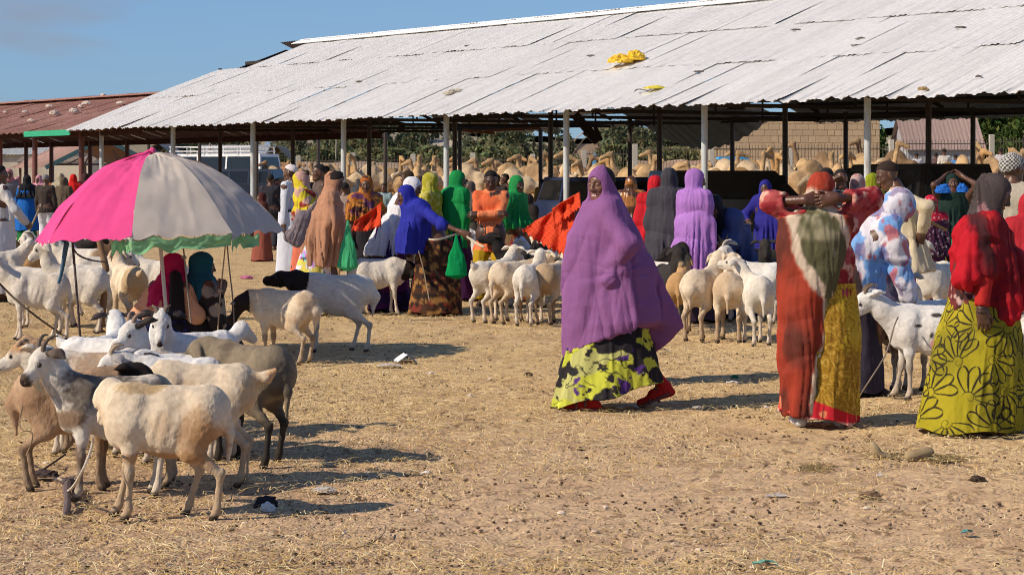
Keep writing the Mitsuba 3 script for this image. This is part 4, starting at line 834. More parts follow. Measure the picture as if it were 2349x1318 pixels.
# --- the near group at the lower left
A = [('sheep', 'cream sheep with tan-stained flank at the front of the near herd, head turned away', 'sheep', (384, 1189), 183, 0.97,
      dict(kind='sheep', head=(0.40, -0.22, 0.56), look=(0.5, -1, -0.9), coat='cream', h=0.0085, seed=1, feet=((0.02, 0), (0.10, 0), (-0.03, 0.0), (0.14, 0)), tail='hang', belly=1.04,
           patches=(((-0.16, 0.1, 0.40), (0.10, 0.2, 0.13), [0.40, 0.21, 0.085]), ((-0.24, 0.1, 0.36), (0.10, 0.2, 0.10), [0.36, 0.19, 0.08]), ((0.15, 0, 0.62), (0.13, 0.1, 0.03), [0.40, 0.25, 0.09]), ((0.02, 0.1, 0.30), (0.24, 0.2, 0.03), [0.34, 0.18, 0.07])))),
     ('goat', 'cream and grey goat with curved horns, striped face and beard at lower left', 'goat', (262, 1138), 196, 0.94,
      dict(kind='goat', head=(0.46, 0.03, 0.73), look=(0.9, 0.45, -0.62), coat='white', h=0.0085, seed=2, ears='out', horns=0.085, beard=True, feet=((0.04, 0.05), (0.02, -0.02), (0, 0), (0, 0)), muz=[0.10, 0.07, 0.05], earc=[0.12, 0.09, 0.07],
           patches=(((0.05, 0, 0.55), (0.30, 0.3, 0.13), [0.13, 0.105, 0.085]), ((-0.25, 0, 0.45), (0.2, 0.3, 0.2), [0.20, 0.16, 0.12]), ((0.53, 0.07, 0.84), (0.10, 0.03, 0.035), [0.10, 0.07, 0.05]), ((0.28, 0.05, 0.42), (0.12, 0.2, 0.05), [0.22, 0.15, 0.10]), ((0.24, 0, 0.15), (0.1, 0.2, 0.17), [0.16, 0.11, 0.08])))),
     ('sheep', 'brown-necked sheep with a black head, looking right over the front sheep', 'sheep', (163, 1122), 3, 0.95,
      dict(kind='sheep', head=(0.46, -0.02, 0.60), look=(1, -0.05, -0.35), coat='blotch', headc=[0.014, 0.009, 0.007], neck_t=0.5, h=0.010, seed=3, ears='back', patches=(((0.28, 0, 0.5), (0.22, 0.3, 0.2), [0.17, 0.11, 0.07]),))),
     ('sheep', 'long cream sheep with an orange tail behind the front sheep', 'sheep', (462, 1112), 180, 0.98,
      dict(kind='sheep', head=(0.42, -0.10, 0.40), look=(1, -0.3, -0.9), coat='cream', h=0.010, seed=4, tail='out', patches=(((-0.47, 0, 0.57), (0.09, 0.1, 0.08), [0.55, 0.27, 0.09]), ((-0.32, 0.08, 0.45), (0.08, 0.15, 0.15), [0.48, 0.31, 0.14])))),
     ('sheep', 'dark grey-brown sheep with black legs, rump towards the viewer', 'sheep', (572, 1062), 140, 1.03,
      dict(kind='sheep', head=(0.45, 0.05, 0.58), look=(1, 0.2, -0.8), coat='grey', h=0.010, seed=5, tail='hang', feet=((0, 0), (0, 0), (-0.02, 0.02), (0.10, -0.02)))),
     ('goat', 'big-faced white horned goat in the middle of the near herd', 'goat', (238, 1030), 335, 1.02,
      dict(kind='goat', head=(0.33, -0.06, 0.68), look=(-0.30, -0.95, -0.50), coat='snow', h=0.010, seed=6, horns=0.07, hornc=(0.30, 0.20, 0.15), ears='back', earc=[0.05, 0.04, 0.035], muz=[0.40, 0.33, 0.28])),
     ('goat', 'white goat with black ears facing the viewer, behind the horned white goat', 'goat', (448, 1000), 222, 1.0,
      dict(kind='goat', head=(0.36, 0.05, 0.72), look=(0.6, 0.75, -0.75), coat='snow', h=0.010, seed=7, ears='out', earc=[0.03, 0.025, 0.025], tail='fluff', horns=0.05, patches=(((-0.46, 0, 0.60), (0.10, 0.14, 0.07), [0.58, 0.50, 0.36]),))),
     ('sheep', 'light brown sheep with a dark ear, between the white goats and the cream back', 'sheep', (398, 1045), 205, 0.92,
      dict(kind='sheep', head=(0.44, 0.12, 0.60), look=(0.6, 0.9, -0.5), coat='white', h=0.011, seed=8, earc=[0.08, 0.05, 0.04], patches=(((-0.1, 0, 0.52), (0.35, 0.3, 0.17), [0.36, 0.26, 0.17]),))),
     ('goat', 'small white goat whose face shows under the brown back', 'goat', (452, 1052), 190, 0.92,
      dict(kind='goat', head=(0.44, 0.05, 0.60), look=(0.8, 0.8, -0.45), coat='snow', h=0.011, seed=9, ears='out', earc=[0.05, 0.04, 0.04])),
     ('goat', 'brown blotched goat standing sideways behind the striped-faced goat', 'goat', (215, 1035), 183, 0.90,
      dict(kind='goat', head=(0.55, -0.1, 0.66), look=(1, -0.3, -0.4), coat='blotch', h=0.011, seed=10, ears='out', patches=(((-0.30, 0, 0.52), (0.12, 0.3, 0.1), [0.42, 0.31, 0.21]),))),
     ('goat', 'white goat with grey ears and ringed horns beside the black head', 'goat', (405, 1062), 178, 0.92,
      dict(kind='goat', head=(0.48, 0.02, 0.60), look=(1, 0.35, -0.5), coat='snow', h=0.011, seed=11, ears='out', earc=[0.35, 0.33, 0.32], horns=0.08, hornc=(0.35, 0.28, 0.20))),
     ('goat', 'white and tan goat cut off by the left edge of the picture', 'goat', (195, 1042), 180, 0.92,
      dict(kind='goat', head=(0.50, 0.0, 0.62), look=(1, 0.0, -0.35), coat='white', h=0.011, seed=12, ears='back', horns=0.05, patches=(((0.45, 0, 0.68), (0.16, 0.12, 0.08), [0.42, 0.24, 0.12]), ((-0.2, 0, 0.5), (0.3, 0.3, 0.2), [0.38, 0.27, 0.18])))),
     ('goat', 'white goat seen from behind at the left of the horned white goat', 'goat', (235, 1005), 75, 0.98,
      dict(kind='goat', head=(0.46, 0.1, 0.70), look=(1, 0.6, -0.4), coat='snow', h=0.012, seed=13, ears='out', earc=[0.05, 0.04, 0.04]))]
# --- black-headed sheep in the middle
A += [('sheep', 'small cream black-headed sheep with hanging head, rump towards the viewer', 'sheep', (655, 833), 158, 0.98,
       dict(kind='sheep', head=(0.50, 0.10, 0.52), look=(0.7, 0.3, -1), coat='cream', headc=BLK, neck_t=0.62, h=0.011, seed=14, feet=((0, 0), (0, 0), (0.02, 0.02), (0.02, 0)), tail='fat')),
      ('sheep', 'large white black-headed sheep with raised head in the umbrella shadow', 'sheep', (775, 806), 182, 1.10,
       dict(kind='sheep', head=(0.56, 0.0, 0.60), look=(1, 0.02, 0.05), coat='white', headc=BLK, neck_t=0.18, h=0.011, seed=15, feet=((0.02, 0), (0.05, 0), (-0.04, 0), (0.10, 0)), tail='fat')),
      ('sheep', 'white black-headed sheep lowering its head beside the woman in blue', 'sheep', (868, 722), 4, 1.02,
       dict(kind='sheep', head=(0.55, 0.0, 0.46), look=(1, 0, -0.75), coat='white', headc=BLK, neck_t=0.35, h=0.012, seed=16, feet=((-0.02, 0), (0.06, 0), (0.05, 0), (0, 0)), tail='fat'))]
# --- the bunch in the middle, rumps towards the viewer
A += [('goat', 'cream goat with raised tail at the left end of the middle bunch', 'goat', (1128, 738), 52, 1.06, dict(kind='goat', coat='white', h=0.012, seed=20, tail='up', ears='out', patches=(((-0.43, 0, 0.66), (0.06, 0.06, 0.09), [0.30, 0.19, 0.12]),))),
      ('goat', 'cream goat second from left in the middle bunch', 'goat', (1178, 741), 40, 1.06, dict(kind='goat', coat='cream', h=0.012, seed=21, tail='hang', ears='out', head=(0.5, -0.1, 0.66), patches=(((-0.2, 0, 0.61), (0.07, 0.05, 0.02), [0.04, 0.03, 0.03]),))),
      ('goat', 'white goat with a dark tail tip in the middle bunch', 'goat', (1216, 744), 72, 1.02, dict(kind='goat', coat='white', h=0.012, seed=22, tail='hang', ears='out', patches=(((-0.41, 0, 0.33), (0.05, 0.06, 0.10), [0.06, 0.035, 0.03]),))),
      ('sheep', 'tan sheep at the right end of the middle bunch, by the purple cloak', 'sheep', (1268, 742), 62, 1.04, dict(kind='sheep', coat='cream', h=0.012, seed=23, tail='hang', patches=(((-0.30, 0, 0.48), (0.25, 0.3, 0.2), [0.34, 0.22, 0.11]),))),
      ('goat', 'black and white goat with raised black head in front of the mustard trousers', 'goat', (1205, 705), 172, 1.10, dict(kind='goat', coat='pied', headc=[0.02, 0.018, 0.018], neck_t=0.1, head=(0.46, 0.03, 0.76), look=(1, 0.15, 0.1), h=0.013, seed=24, ears='back', patches=(((0.25, 0, 0.5), (0.10, 0.3, 0.3), [0.02, 0.02, 0.02]),))),
      ('goat', 'white-faced goat with pointed ears over the middle bunch', 'goat', (1262, 700), 168, 1.08, dict(kind='goat', coat='snow', head=(0.44, 0.05, 0.72), look=(1, 0.3, -0.6), h=0.013, seed=25, ears='out', horns=0.07)),
      ('goat', 'black goat with white ear patch beside the purple cloak', 'goat', (1300, 702), 175, 1.08, dict(kind='goat', coat='pied', headc=[0.02, 0.018, 0.018], neck_t=0.2, head=(0.42, 0.05, 0.70), look=(1, 0.3, -0.6), h=0.013, seed=26, ears='out', earc=[0.7, 0.68, 0.65])),
      ('goat', 'dark grey goat with bowed head between the middle bunch and the purple cloak', 'goat', (1262, 716), 178, 1.04, dict(kind='goat', coat='black', head=(0.45, 0.0, 0.64), look=(1, 0.2, -0.8), h=0.013, seed=27, ears='droop'))]
# --- the bunch right of the purple cloak
A += [('sheep', 'light brown sheep at the left end of the bunch right of the purple cloak', 'sheep', (1562, 762), 80, 0.98, dict(kind='sheep', coat='tan', h=0.012, seed=30, tail='hang')),
      ('sheep', 'cream sheep turned half left in the bunch right of the purple cloak', 'sheep', (1612, 780), 62, 1.09, dict(kind='sheep', coat='cream', h=0.012, seed=31, tail='fat')),
      ('sheep', 'cream sheep seen squarely from behind with thin hanging tail', 'sheep', (1674, 783), 80, 1.07, dict(kind='sheep', coat='cream', h=0.012, seed=32, tail='hang', feet=((0, 0), (0, 0), (0, 0.02), (0, -0.02)))),
      ('goat', 'white goat nearest the red shawl, rump towards the viewer', 'goat', (1735, 790), 96, 1.04, dict(kind='goat', coat='white', h=0.012, seed=33, tail='hang', head=(0.42, 0.14, 0.72), look=(0.7, 0.8, 0.1), ears='out', feet=((0, 0), (0, 0), (-0.05, 0), (0.05, 0)))),
      ('goat', 'orange-faced goat with sideways horns facing the viewer', 'goat', (1660, 735), 262, 1.06, dict(kind='goat', coat='white', headc=[0.42, 0.20, 0.07], neck_t=0.6, head=(0.34, 0, 0.78), look=(1, 0.1, -1.0), h=0.012, seed=34, ears='out', earc=[0.55, 0.45, 0.36], horns=0.08)),
      ('goat', 'white goat with grey ears looking left over the bunch', 'goat', (1738, 742), 150, 1.05, dict(kind='goat', coat='snow', head=(0.42, 0.1, 0.74), look=(1, 0.3, -0.5), h=0.013, seed=35, ears='out', earc=[0.4, 0.38, 0.37], horns=0.09, hornc=(0.5, 0.47, 0.42))),
      ('sheep', 'black-headed sheep nearest the purple cloak in the back row', 'sheep', (1525, 742), 300, 1.05, dict(kind='sheep', coat='white', headc=BLK, neck_t=0.1, head=(0.42, 0, 0.78), h=0.013, seed=36)),
      ('goat', 'black goat with pale muzzle second in the back row', 'goat', (1535, 752), 285, 1.05, dict(kind='goat', coat='black', head=(0.36, 0, 0.76), look=(1, 0, -0.9), h=0.013, seed=37, muz=[0.42, 0.30, 0.18])),
      ('sheep', 'black-headed sheep with its nose to the left, third in the back row', 'sheep', (1600, 736), 190, 1.03, dict(kind='sheep', coat='white', headc=BLK, neck_t=0.3, head=(0.42, 0, 0.72), look=(1, 0, -0.5), h=0.013, seed=38)),
      ('sheep', 'dark brown-headed sheep at the hem of the lilac cloak', 'sheep', (1625, 726), 200, 1.02, dict(kind='sheep', coat='white', headc=[0.05, 0.025, 0.018], neck_t=0.3, head=(0.42, 0, 0.72), look=(1, 0.3, -0.6), h=0.013, seed=39)),
      ('goat', 'dark goat whose head shows beside the red tie-dye shawl', 'goat', (1768, 735), 250, 1.05, dict(kind='goat', coat='black', head=(0.36, 0, 0.80), look=(1, 0.3, -0.6), h=0.013, seed=40, ears='out'))]
# --- goats between the two women at the right
A += [('goat', 'white goat with pink paint and a rope collar, head stretched left', 'goat', (2140, 917), 174, 1.06,
       dict(kind='goat', coat='snow', head=(0.55, 0.04, 0.66), look=(1, 0.15, -0.5), h=0.010, seed=41, ears='back', horns=0.08, feet=((0.0, 0), (0.10, 0), (0, 0), (0, 0)), patches=(((-0.06, 0.12, 0.38), (0.09, 0.15, 0.07), [0.62, 0.12, 0.16]), ((0.12, 0.12, 0.50), (0.035, 0.1, 0.014), [0.03, 0.025, 0.025]), ((-0.02, 0.12, 0.57), (0.045, 0.1, 0.014), [0.04, 0.03, 0.03]), ((0.02, 0.12, 0.44), (0.022, 0.1, 0.026), [0.03, 0.025, 0.025]), ((-0.12, 0.1, 0.5), (0.03, 0.1, 0.02), [0.25, 0.2, 0.18])))),
      ('goat', 'white goat looking straight at the viewer with one horn to the right', 'goat', (2128, 890), 225, 1.04,
       dict(kind='goat', coat='snow', head=(0.42, 0.02, 0.78), look=(0.75, 0.75, -0.8), h=0.011, seed=42, ears='out', earc=[0.45, 0.42, 0.36], horns=0.10, hornc=(0.62, 0.58, 0.42), muz=[0.10, 0.09, 0.085])),
      ('goat', 'brown and white goat whose legs show beneath the white goats', 'goat', (2105, 896), 182, 0.98, dict(kind='goat', coat='white', head=(0.50, 0.0, 0.44), look=(1, 0.2, -0.6), h=0.012, seed=43, ears='droop', earc=[0.12, 0.07, 0.05], patches=(((0.05, 0, 0.45), (0.3, 0.3, 0.2), [0.22, 0.13, 0.08]), ((-0.3, 0, 0.3), (0.2, 0.3, 0.32), [0.04, 0.03, 0.03])))),
      ('goat', 'pied goat half hidden behind the yellow skirt at the right edge', 'goat', (2345, 935), 110, 1.05, dict(kind='goat', coat='pied', h=0.012, seed=44, tail='up', ears='out')),
      ('sheep', 'white sheep with dark-spotted face left of the red shawl', 'sheep', (2165, 765), 215, 1.12, dict(kind='sheep', coat='white', head=(0.40, 0, 0.80), look=(1, 0.2, -0.7), h=0.013, seed=45, patches=(((0.50, 0, 0.82), (0.08, 0.1, 0.03), [0.06, 0.04, 0.04]),))),
      ('sheep', 'cream sheep behind the cream jacket, back to the viewer', 'sheep', (2150, 735), 100, 1.05, dict(kind='sheep', coat='white', h=0.013, seed=46, tail='fat')),
      ('goat', 'white goat behind the dark trousers of the man in the cream jacket', 'goat', (2040, 800), 160, 1.0, dict(kind='goat', coat='snow', h=0.013, seed=47))]
# --- herd left of and under the umbrella
A += [('goat', 'white goat nearest the viewer left of the umbrella, facing left', 'goat', (88, 780), 187, 1.03, dict(kind='goat', coat='white', h=0.011, seed=50, tail='hang', ears='out', feet=((0, 0), (0.05, 0), (-0.06, 0), (0.10, 0)))),
      ('goat', 'white goat with raised head behind the nearest goat left of the umbrella', 'goat', (180, 765), 178, 1.06, dict(kind='goat', coat='white', head=(0.44, 0.03, 0.82), look=(1, 0.2, -0.65), h=0.011, seed=51, tail='hang', ears='droop', feet=((0, 0), (0.03, 0), (0, 0), (0.06, 0)))),
      ('sheep', 'white sheep facing right beside the brown stick', 'sheep', (215, 748), 4, 1.03, dict(kind='sheep', coat='white', head=(0.44, -0.02, 0.74), look=(1, -0.15, -0.6), h=0.012, seed=52)),
      ('goat', 'tan-rumped goat right of the brown stick', 'goat', (295, 755), 120, 1.05, dict(kind='goat', coat='cream', h=0.012, seed=53, tail='out', patches=(((-0.32, 0, 0.5), (0.14, 0.3, 0.2), [0.42, 0.28, 0.13]),))),
      ('sheep', 'white sheep behind the seated women', 'sheep', (372, 735), 165, 1.04, dict(kind='sheep', coat='white', h=0.012, seed=54)),
      ('goat', 'white goat behind the brown stick looking right', 'goat', (230, 722), 10, 1.06, dict(kind='goat', coat='white', head=(0.40, 0, 0.74), look=(1, -0.2, -0.45), h=0.012, seed=55, ears='up')),
      ('goat', 'white goat standing along behind the raised white head', 'goat', (92, 752), 175, 1.0, dict(kind='goat', coat='white', h=0.013, seed=70, head=(0.52, 0, 0.60))),
      ('goat', 'small tan goat in the herd at the far left', 'goat', (58, 690), 130, 1.0, dict(kind='goat', coat='tan', h=0.013, seed=56, tail='up')),
      ('sheep', 'white sheep with a grey rump behind the small tan goat', 'sheep', (112, 682), 150, 1.06, dict(kind='sheep', coat='white', h=0.013, seed=57, tail='fat')),
      ('sheep', 'white sheep with brown hips under the pink side of the umbrella', 'sheep', (190, 690), 170, 1.06, dict(kind='sheep', coat='white', h=0.013, seed=58, patches=(((-0.3, 0, 0.5), (0.15, 0.3, 0.14), [0.35, 0.24, 0.14]),))),
      ('goat', 'grey-faced goat at the feet of the woman in the blue dress', 'goat', (60, 662), 30, 1.05, dict(kind='goat', coat='white', headc=[0.16, 0.14, 0.12], neck_t=0.5, h=0.014, seed=59, ears='out', patches=(((0, 0, 0.5), (0.3, 0.3, 0.2), [0.34, 0.28, 0.21]),))),
      ('goat', 'brown goat with white muzzle under the pink rim', 'goat', (105, 660), 20, 1.05, dict(kind='goat', coat='brown', h=0.014, seed=60, ears='out', muz=[0.5, 0.45, 0.4])),
      ('goat', 'pale goat with pointed ears under the pink rim', 'goat', (128, 662), 175, 1.05, dict(kind='goat', coat='white', h=0.014, seed=61, ears='out')),
      ('goat', 'black goat under the pink rim beside the blue cloth', 'goat', (160, 660), 15, 1.05, dict(kind='goat', coat='black', h=0.014, seed=62, ears='out')),
      ('goat', 'white goat standing just left of the top of the brown stick', 'goat', (198, 655), 175, 1.08, dict(kind='goat', coat='white', h=0.014, seed=63)),
      ('goat', 'brown goat right of the brown stick, facing right', 'goat', (252, 655), 20, 1.08, dict(kind='goat', coat='brown', h=0.014, seed=64, ears='out')),
      ('goat', 'grey-brown goat with a pale face at the right end of the far left herd', 'goat', (268, 648), 12, 1.08, dict(kind='goat', coat='blotch', h=0.014, seed=65, ears='out')),
      ('goat', 'white goat at the left edge beside the man in the white robe', 'goat', (-5, 700), 30, 1.05, dict(kind='goat', coat='white', h=0.014, seed=66, horns=0.1))]
for nm, lab, ct, (px, py), deg, s, kw in A:
    put_beast(nm, lab, ct, beast(**kw), G(px, py), deg, s)

# --- far sheep and goats, one mesh each with shared shapes
FAR = {}
for q, (c, kw) in enumerate((('white', {}), ('cream', dict(head=(0.5, 0.1, 0.6))), ('white', dict(headc=BLK, neck_t=0.3)), ('tan', dict(kind='goat')), ('black', dict(kind='goat', ears='out')), ('pied', dict(kind='goat', ears='out')))):
    FAR[q] = shp(beast(coat=c, h=0.021, seed=80 + q, eyes=False, **kw)[0][1], 'mat_coat')
rr = np.random.default_rng(12)
for q in range(26):
    px = 462 + q * 6.6 + rr.uniform(-2, 2); o = ground(px, 552 - rr.uniform(0, 6)); kind = int(rr.integers(0, 4))
    single('distant_sheep', ('white', 'cream', 'black-headed', 'tan')[kind] + ' small sheep in the ' + ('left', 'middle', 'right')[min(2, q // 9)] + ' part of the long row beyond the umbrella', 'sheep', place(FAR[kind], o[0], o[1], 0, rr.choice([80, 100, 260, 280]) + rr.uniform(-25, 25), rr.uniform(0.9, 1.05)), 'sheep in the row beyond the umbrella')
MIDS = [(830, 640, 5, 0, 'white sheep between the tan cloak and the white cloak'), (845, 618, 3, 170, 'tan goat under the orange crocheted shawl'), (825, 606, 4, 160, 'black goat under the orange crocheted shawl'), (860, 628, 1, 20, 'cream sheep under the orange crocheted shawl, lower'), (1000, 660, 0, 100, 'white sheep between the white and the blue cloak'), (1082, 655, 0, 95, 'white sheep beside the rope in front of the purple dress'), (1240, 640, 0, 85, 'white sheep under the red crocheted shawl'), (1265, 645, 1, 95, 'cream sheep under the red crocheted shawl'), (1222, 650, 1, 90, 'cream sheep left of the red crocheted shawl'), (1065, 610, 4, 200, 'black goat behind the green cloak'), (1430, 600, 0, 150, 'white sheep behind the shoulder of the purple cloak'), (1760, 690, 4, 190, 'black goat between the bending woman and the red shawl'), (2120, 690, 0, 60, 'white sheep behind the cream jacket'), (2340, 850, 5, 200, 'pied goat behind the yellow skirt'), (2180, 700, 3, 100, 'tan goat in the shade behind the red shawl'), (800, 655, 3, 200, 'tan goat behind the legs of the woman in the tan cloak')]
for px, py, kd, deg, lab in MIDS:
    o = ground(px, py); nm = 'goat' if kd >= 3 else 'sheep'
    single(nm, lab, nm, place(FAR[kd], o[0], o[1], 0, deg, 1.05))

# ------------------------------------------------------------------ camels
def camel(head=(1.35, 0, 1.95), look=(1, 0, -0.2), base=(0.50, 0.35, 0.20), seed=0, h=0.04):
    y = (0, 1, 0); hp = np.array(head, float); R = frame(look); P = lambda a, b, c: hp + R @ np.array([a, b, c], float)
    pr = [B((0.55, 0, 1.22), (0.0, 0, 1.18), 0.33, 0.36, 0.15, (y, 0.75)), B((0, 0, 1.18), (-0.55, 0, 1.22), 0.36, 0.27, 0.15, (y, 0.75)), E((0.02, 0, 1.55), (0.36, 0.19, 0.36), k=0.2), B((-0.5, 0, 1.3), (-0.66, 0, 1.2), 0.24, 0.2, 0.1, (y, 0.8)),
          B((0.62, 0, 1.25), (0.98, 0, 1.12), 0.22, 0.14, 0.15), B((0.98, 0, 1.12), (1.2, 0, 1.45), 0.135, 0.10, 0.12), B((1.2, 0, 1.45), hp, 0.10, 0.085, 0.08), E(P(0.04, 0, 0.02), (0.15, 0.09, 0.11), R, 0.05), B(P(0.08, 0, 0), P(0.36, 0, -0.05), 0.09, 0.062, 0.05), B(P(0.3, 0, -0.05), P(0.38, 0, -0.08), 0.062, 0.05, 0.04),
          B((-0.78, 0, 1.30), (-0.86, 0, 0.95), 0.045, 0.03, 0.05), B(P(-0.05, 0.06, 0.09), P(-0.09, 0.10, 0.14), 0.03, 0.02, 0.02), B(P(-0.05, -0.06, 0.09), P(-0.09, -0.10, 0.14), 0.03, 0.02, 0.02)]
    for sx, x in ((1, 0.50), (-1, -0.56)):
        for sy in (-1, 1):
            k = 0.03 * sx * sy; a, b, c, d = (x, sy * 0.17, 1.1), (x - 0.02 + k, sy * 0.16, 0.62), (x - 0.02 + k, sy * 0.15, 0.10), (x + 0.06 + k, sy * 0.15, 0.05)
            pr += [B(a, b, 0.17, 0.085, 0.1, (y, 0.75)), B(b, c, 0.075, 0.05, 0.04), B(c, d, 0.06, 0.07, 0.04)]
    V, F = sdf_mesh(pr, h); n = fbm(V + seed, 2.5, 4, seed)
    V = V + vnormals(V, F) * (fbm(V, 6.0, 3, seed)[:, None] - 0.5) * 0.05
    C = mixc(base, np.array(base) * 0.62, sstep(0.42, 0.66, n)); C = mixc(C, np.array(base) * 0.55, sstep(0.35, 0.1, np.linalg.norm((V - [0.02, 0, 1.95]) / [1, 1, 1], axis=1)) * 0.8)
    return shp((V, F, C), 'mat_coat')
CAM = [camel((1.34, 0, 2.22), (1, 0, -0.12), (0.55, 0.37, 0.19), 1), camel((1.36, 0.1, 2.08), (1, 0.4, -0.2), (0.47, 0.31, 0.165), 2), camel((1.22, -0.2, 2.25), (0.5, -1, -0.1), (0.50, 0.30, 0.13), 3), camel((1.45, 0, 1.55), (1, 0, -0.5), (0.62, 0.48, 0.31), 4), camel((1.34, 0.1, 2.18), (1, 0.6, -0.1), (0.33, 0.21, 0.115), 5)]
rc = np.random.default_rng(33)
spots = []
for band, (a, b, n, z0, z1) in enumerate(((598, 1000, 27, 45.5, 55), (1000, 1310, 20, 45.5, 56), (1310, 1500, 10, 46, 56), (1560, 1800, 11, 46, 56), (1840, 2075, 8, 46, 58), (2130, 2330, 6, 46, 60))):
    for q in range(n): spots.append((a + (b - a) * (q + rc.uniform(0.1, 0.9)) / n, rc.uniform(z0, z1)))
spots = [(px, p / ((px - CX) / FOC * NN[0] + NN[1])) for px, p in spots]
CTONE = ['sandy', 'dull tan', 'reddish tan', 'cream', 'dark brown']
def between(px):
    k = sum(px > p for p in POST1)
    return 'between %s and %s white posts' % (('zeroth first second third fourth fifth sixth seventh eighth ninth'.split())[k], 'first second third fourth fifth sixth seventh eighth ninth tenth'.split()[k])
for px, Z in spots:
    x = (px - CX) / FOC * Z; kd = int(rc.choice([0, 1, 2, 3, 4], p=[0.3, 0.24, 0.2, 0.14, 0.12]))
    single('camel', CTONE[kd] + ' camel in the far herd, ' + between(px), 'camel', place(CAM[kd], x, Z, float(gz(x, Z)) - 0.02, rc.choice([0, 180, 90, 270]) + rc.uniform(-50, 50), rc.uniform(0.9, 1.04)), 'camels in the herd beyond the shed')
for px, Z, kd, deg, lab in ((1165, 76, 0, 12, 'large cream-backed camel between the boy in orange and the posts'), (1225, 75, 1, 330, 'tan camel in front of the herd left of the purple-cloaked woman'), (850, 83, 3, 190, 'cream camel resting its chest behind the woman in the orange headscarf'), (1375, 74, 0, 200, 'hump-backed camel just over the purple-cloaked woman'), (1715, 68, 3, 165, 'cream camel with its back to the posts by the black car'), (1862, 66, 1, 20, 'tan camel between the post and the red hood'), (2025, 66, 3, 40, 'pale camel with raised head right of the eighth post'), (2245, 60, 0, 300, 'tan camel beside the chequered cap'), (1068, 78, 3, 170, 'white-haunched camel behind the green cloak')):
    x = (px - CX) / FOC * Z; single('camel', lab, 'camel', place(CAM[kd], x, Z, float(gz(x, Z)), deg, 1.03))
# ------------------------------------------------------------------ people
# a person's own frame: x forward, y to the person's left, z up; sizes for 1.65 m, scaled when placed
SKIN = [0.105, 0.050, 0.030]
def ik(a, c, l1, l2, hint):
    a, c = np.asarray(a, float), np.asarray(c, float); d = c - a; n = np.linalg.norm(d); u = d / (n + 1e-9)
    n = min(n, (l1 + l2) * 0.999); c = a + u * n
    x = (l1 * l1 - l2 * l2 + n * n) / (2 * n); hgt = math.sqrt(max(l1 * l1 - x * x, 0))
    p = np.asarray(hint, float) - u * (u @ np.asarray(hint, float))
    return a + u * x + unit(p) * hgt, c
def joints(lean=0.0, side=0.0, pelvis=0.90, hx=0.0, yaw=0.0, pitch=0.0, tilt=0.0, handL=(0.06, 0.24, 0.74), handR=(0.06, -0.24, 0.74), elbL=(-0.5, 0.6, 0), elbR=(-0.5, -0.6, 0),
           footL=(0.03, 0.09, 0), footR=(0.0, -0.09, 0), heelL=0.0, heelR=0.0, neckx=0.0):
    J = {}; a, s = math.radians(lean), math.radians(side)
    u = unit([math.sin(a), math.sin(s), math.cos(a)]); f = unit(np.array([math.cos(a), 0, -math.sin(a)]))
    J['u'], J['f'] = u, f
    J['pel'] = np.array([hx, 0, pelvis]); J['chest'] = J['pel'] + u * 0.34; J['neck'] = J['pel'] + u * 0.505 + f * 0.01
    yw, pt = math.radians(yaw), math.radians(pitch)
    J['H'] = frame([math.cos(pt) * math.cos(yw), math.cos(pt) * math.sin(yw), -math.sin(pt)], (0, math.sin(math.radians(tilt)), math.cos(math.radians(tilt))))
    J['head'] = J['neck'] + unit(u * 0.7 + np.array([0, 0, 0.3])) * 0.125 + f * (0.02 + neckx)
    for sd, sy, hand, elb, foot, heel in (('L', 1, handL, elbL, footL, heelL), ('R', -1, handR, elbR, footR, heelR)):
        J['sh' + sd] = J['chest'] + u * 0.105 + np.array([0, sy * 0.165, 0])
        J['el' + sd], J['wr' + sd] = ik(J['sh' + sd], hand, 0.285, 0.255, elb)
        J['hip' + sd] = J['pel'] + np.array([0, sy * 0.085, -0.03])
        ank = np.array(foot, float) + np.array([-0.035, 0, 0.075 + heel])
        J['kn' + sd], J['an' + sd] = ik(J['hip' + sd], ank, 0.425, 0.415, (1, sy * 0.15, 0))
        J['toe' + sd] = np.array(foot, float) + np.array([0.125, sy * 0.012, 0.022])
    return J
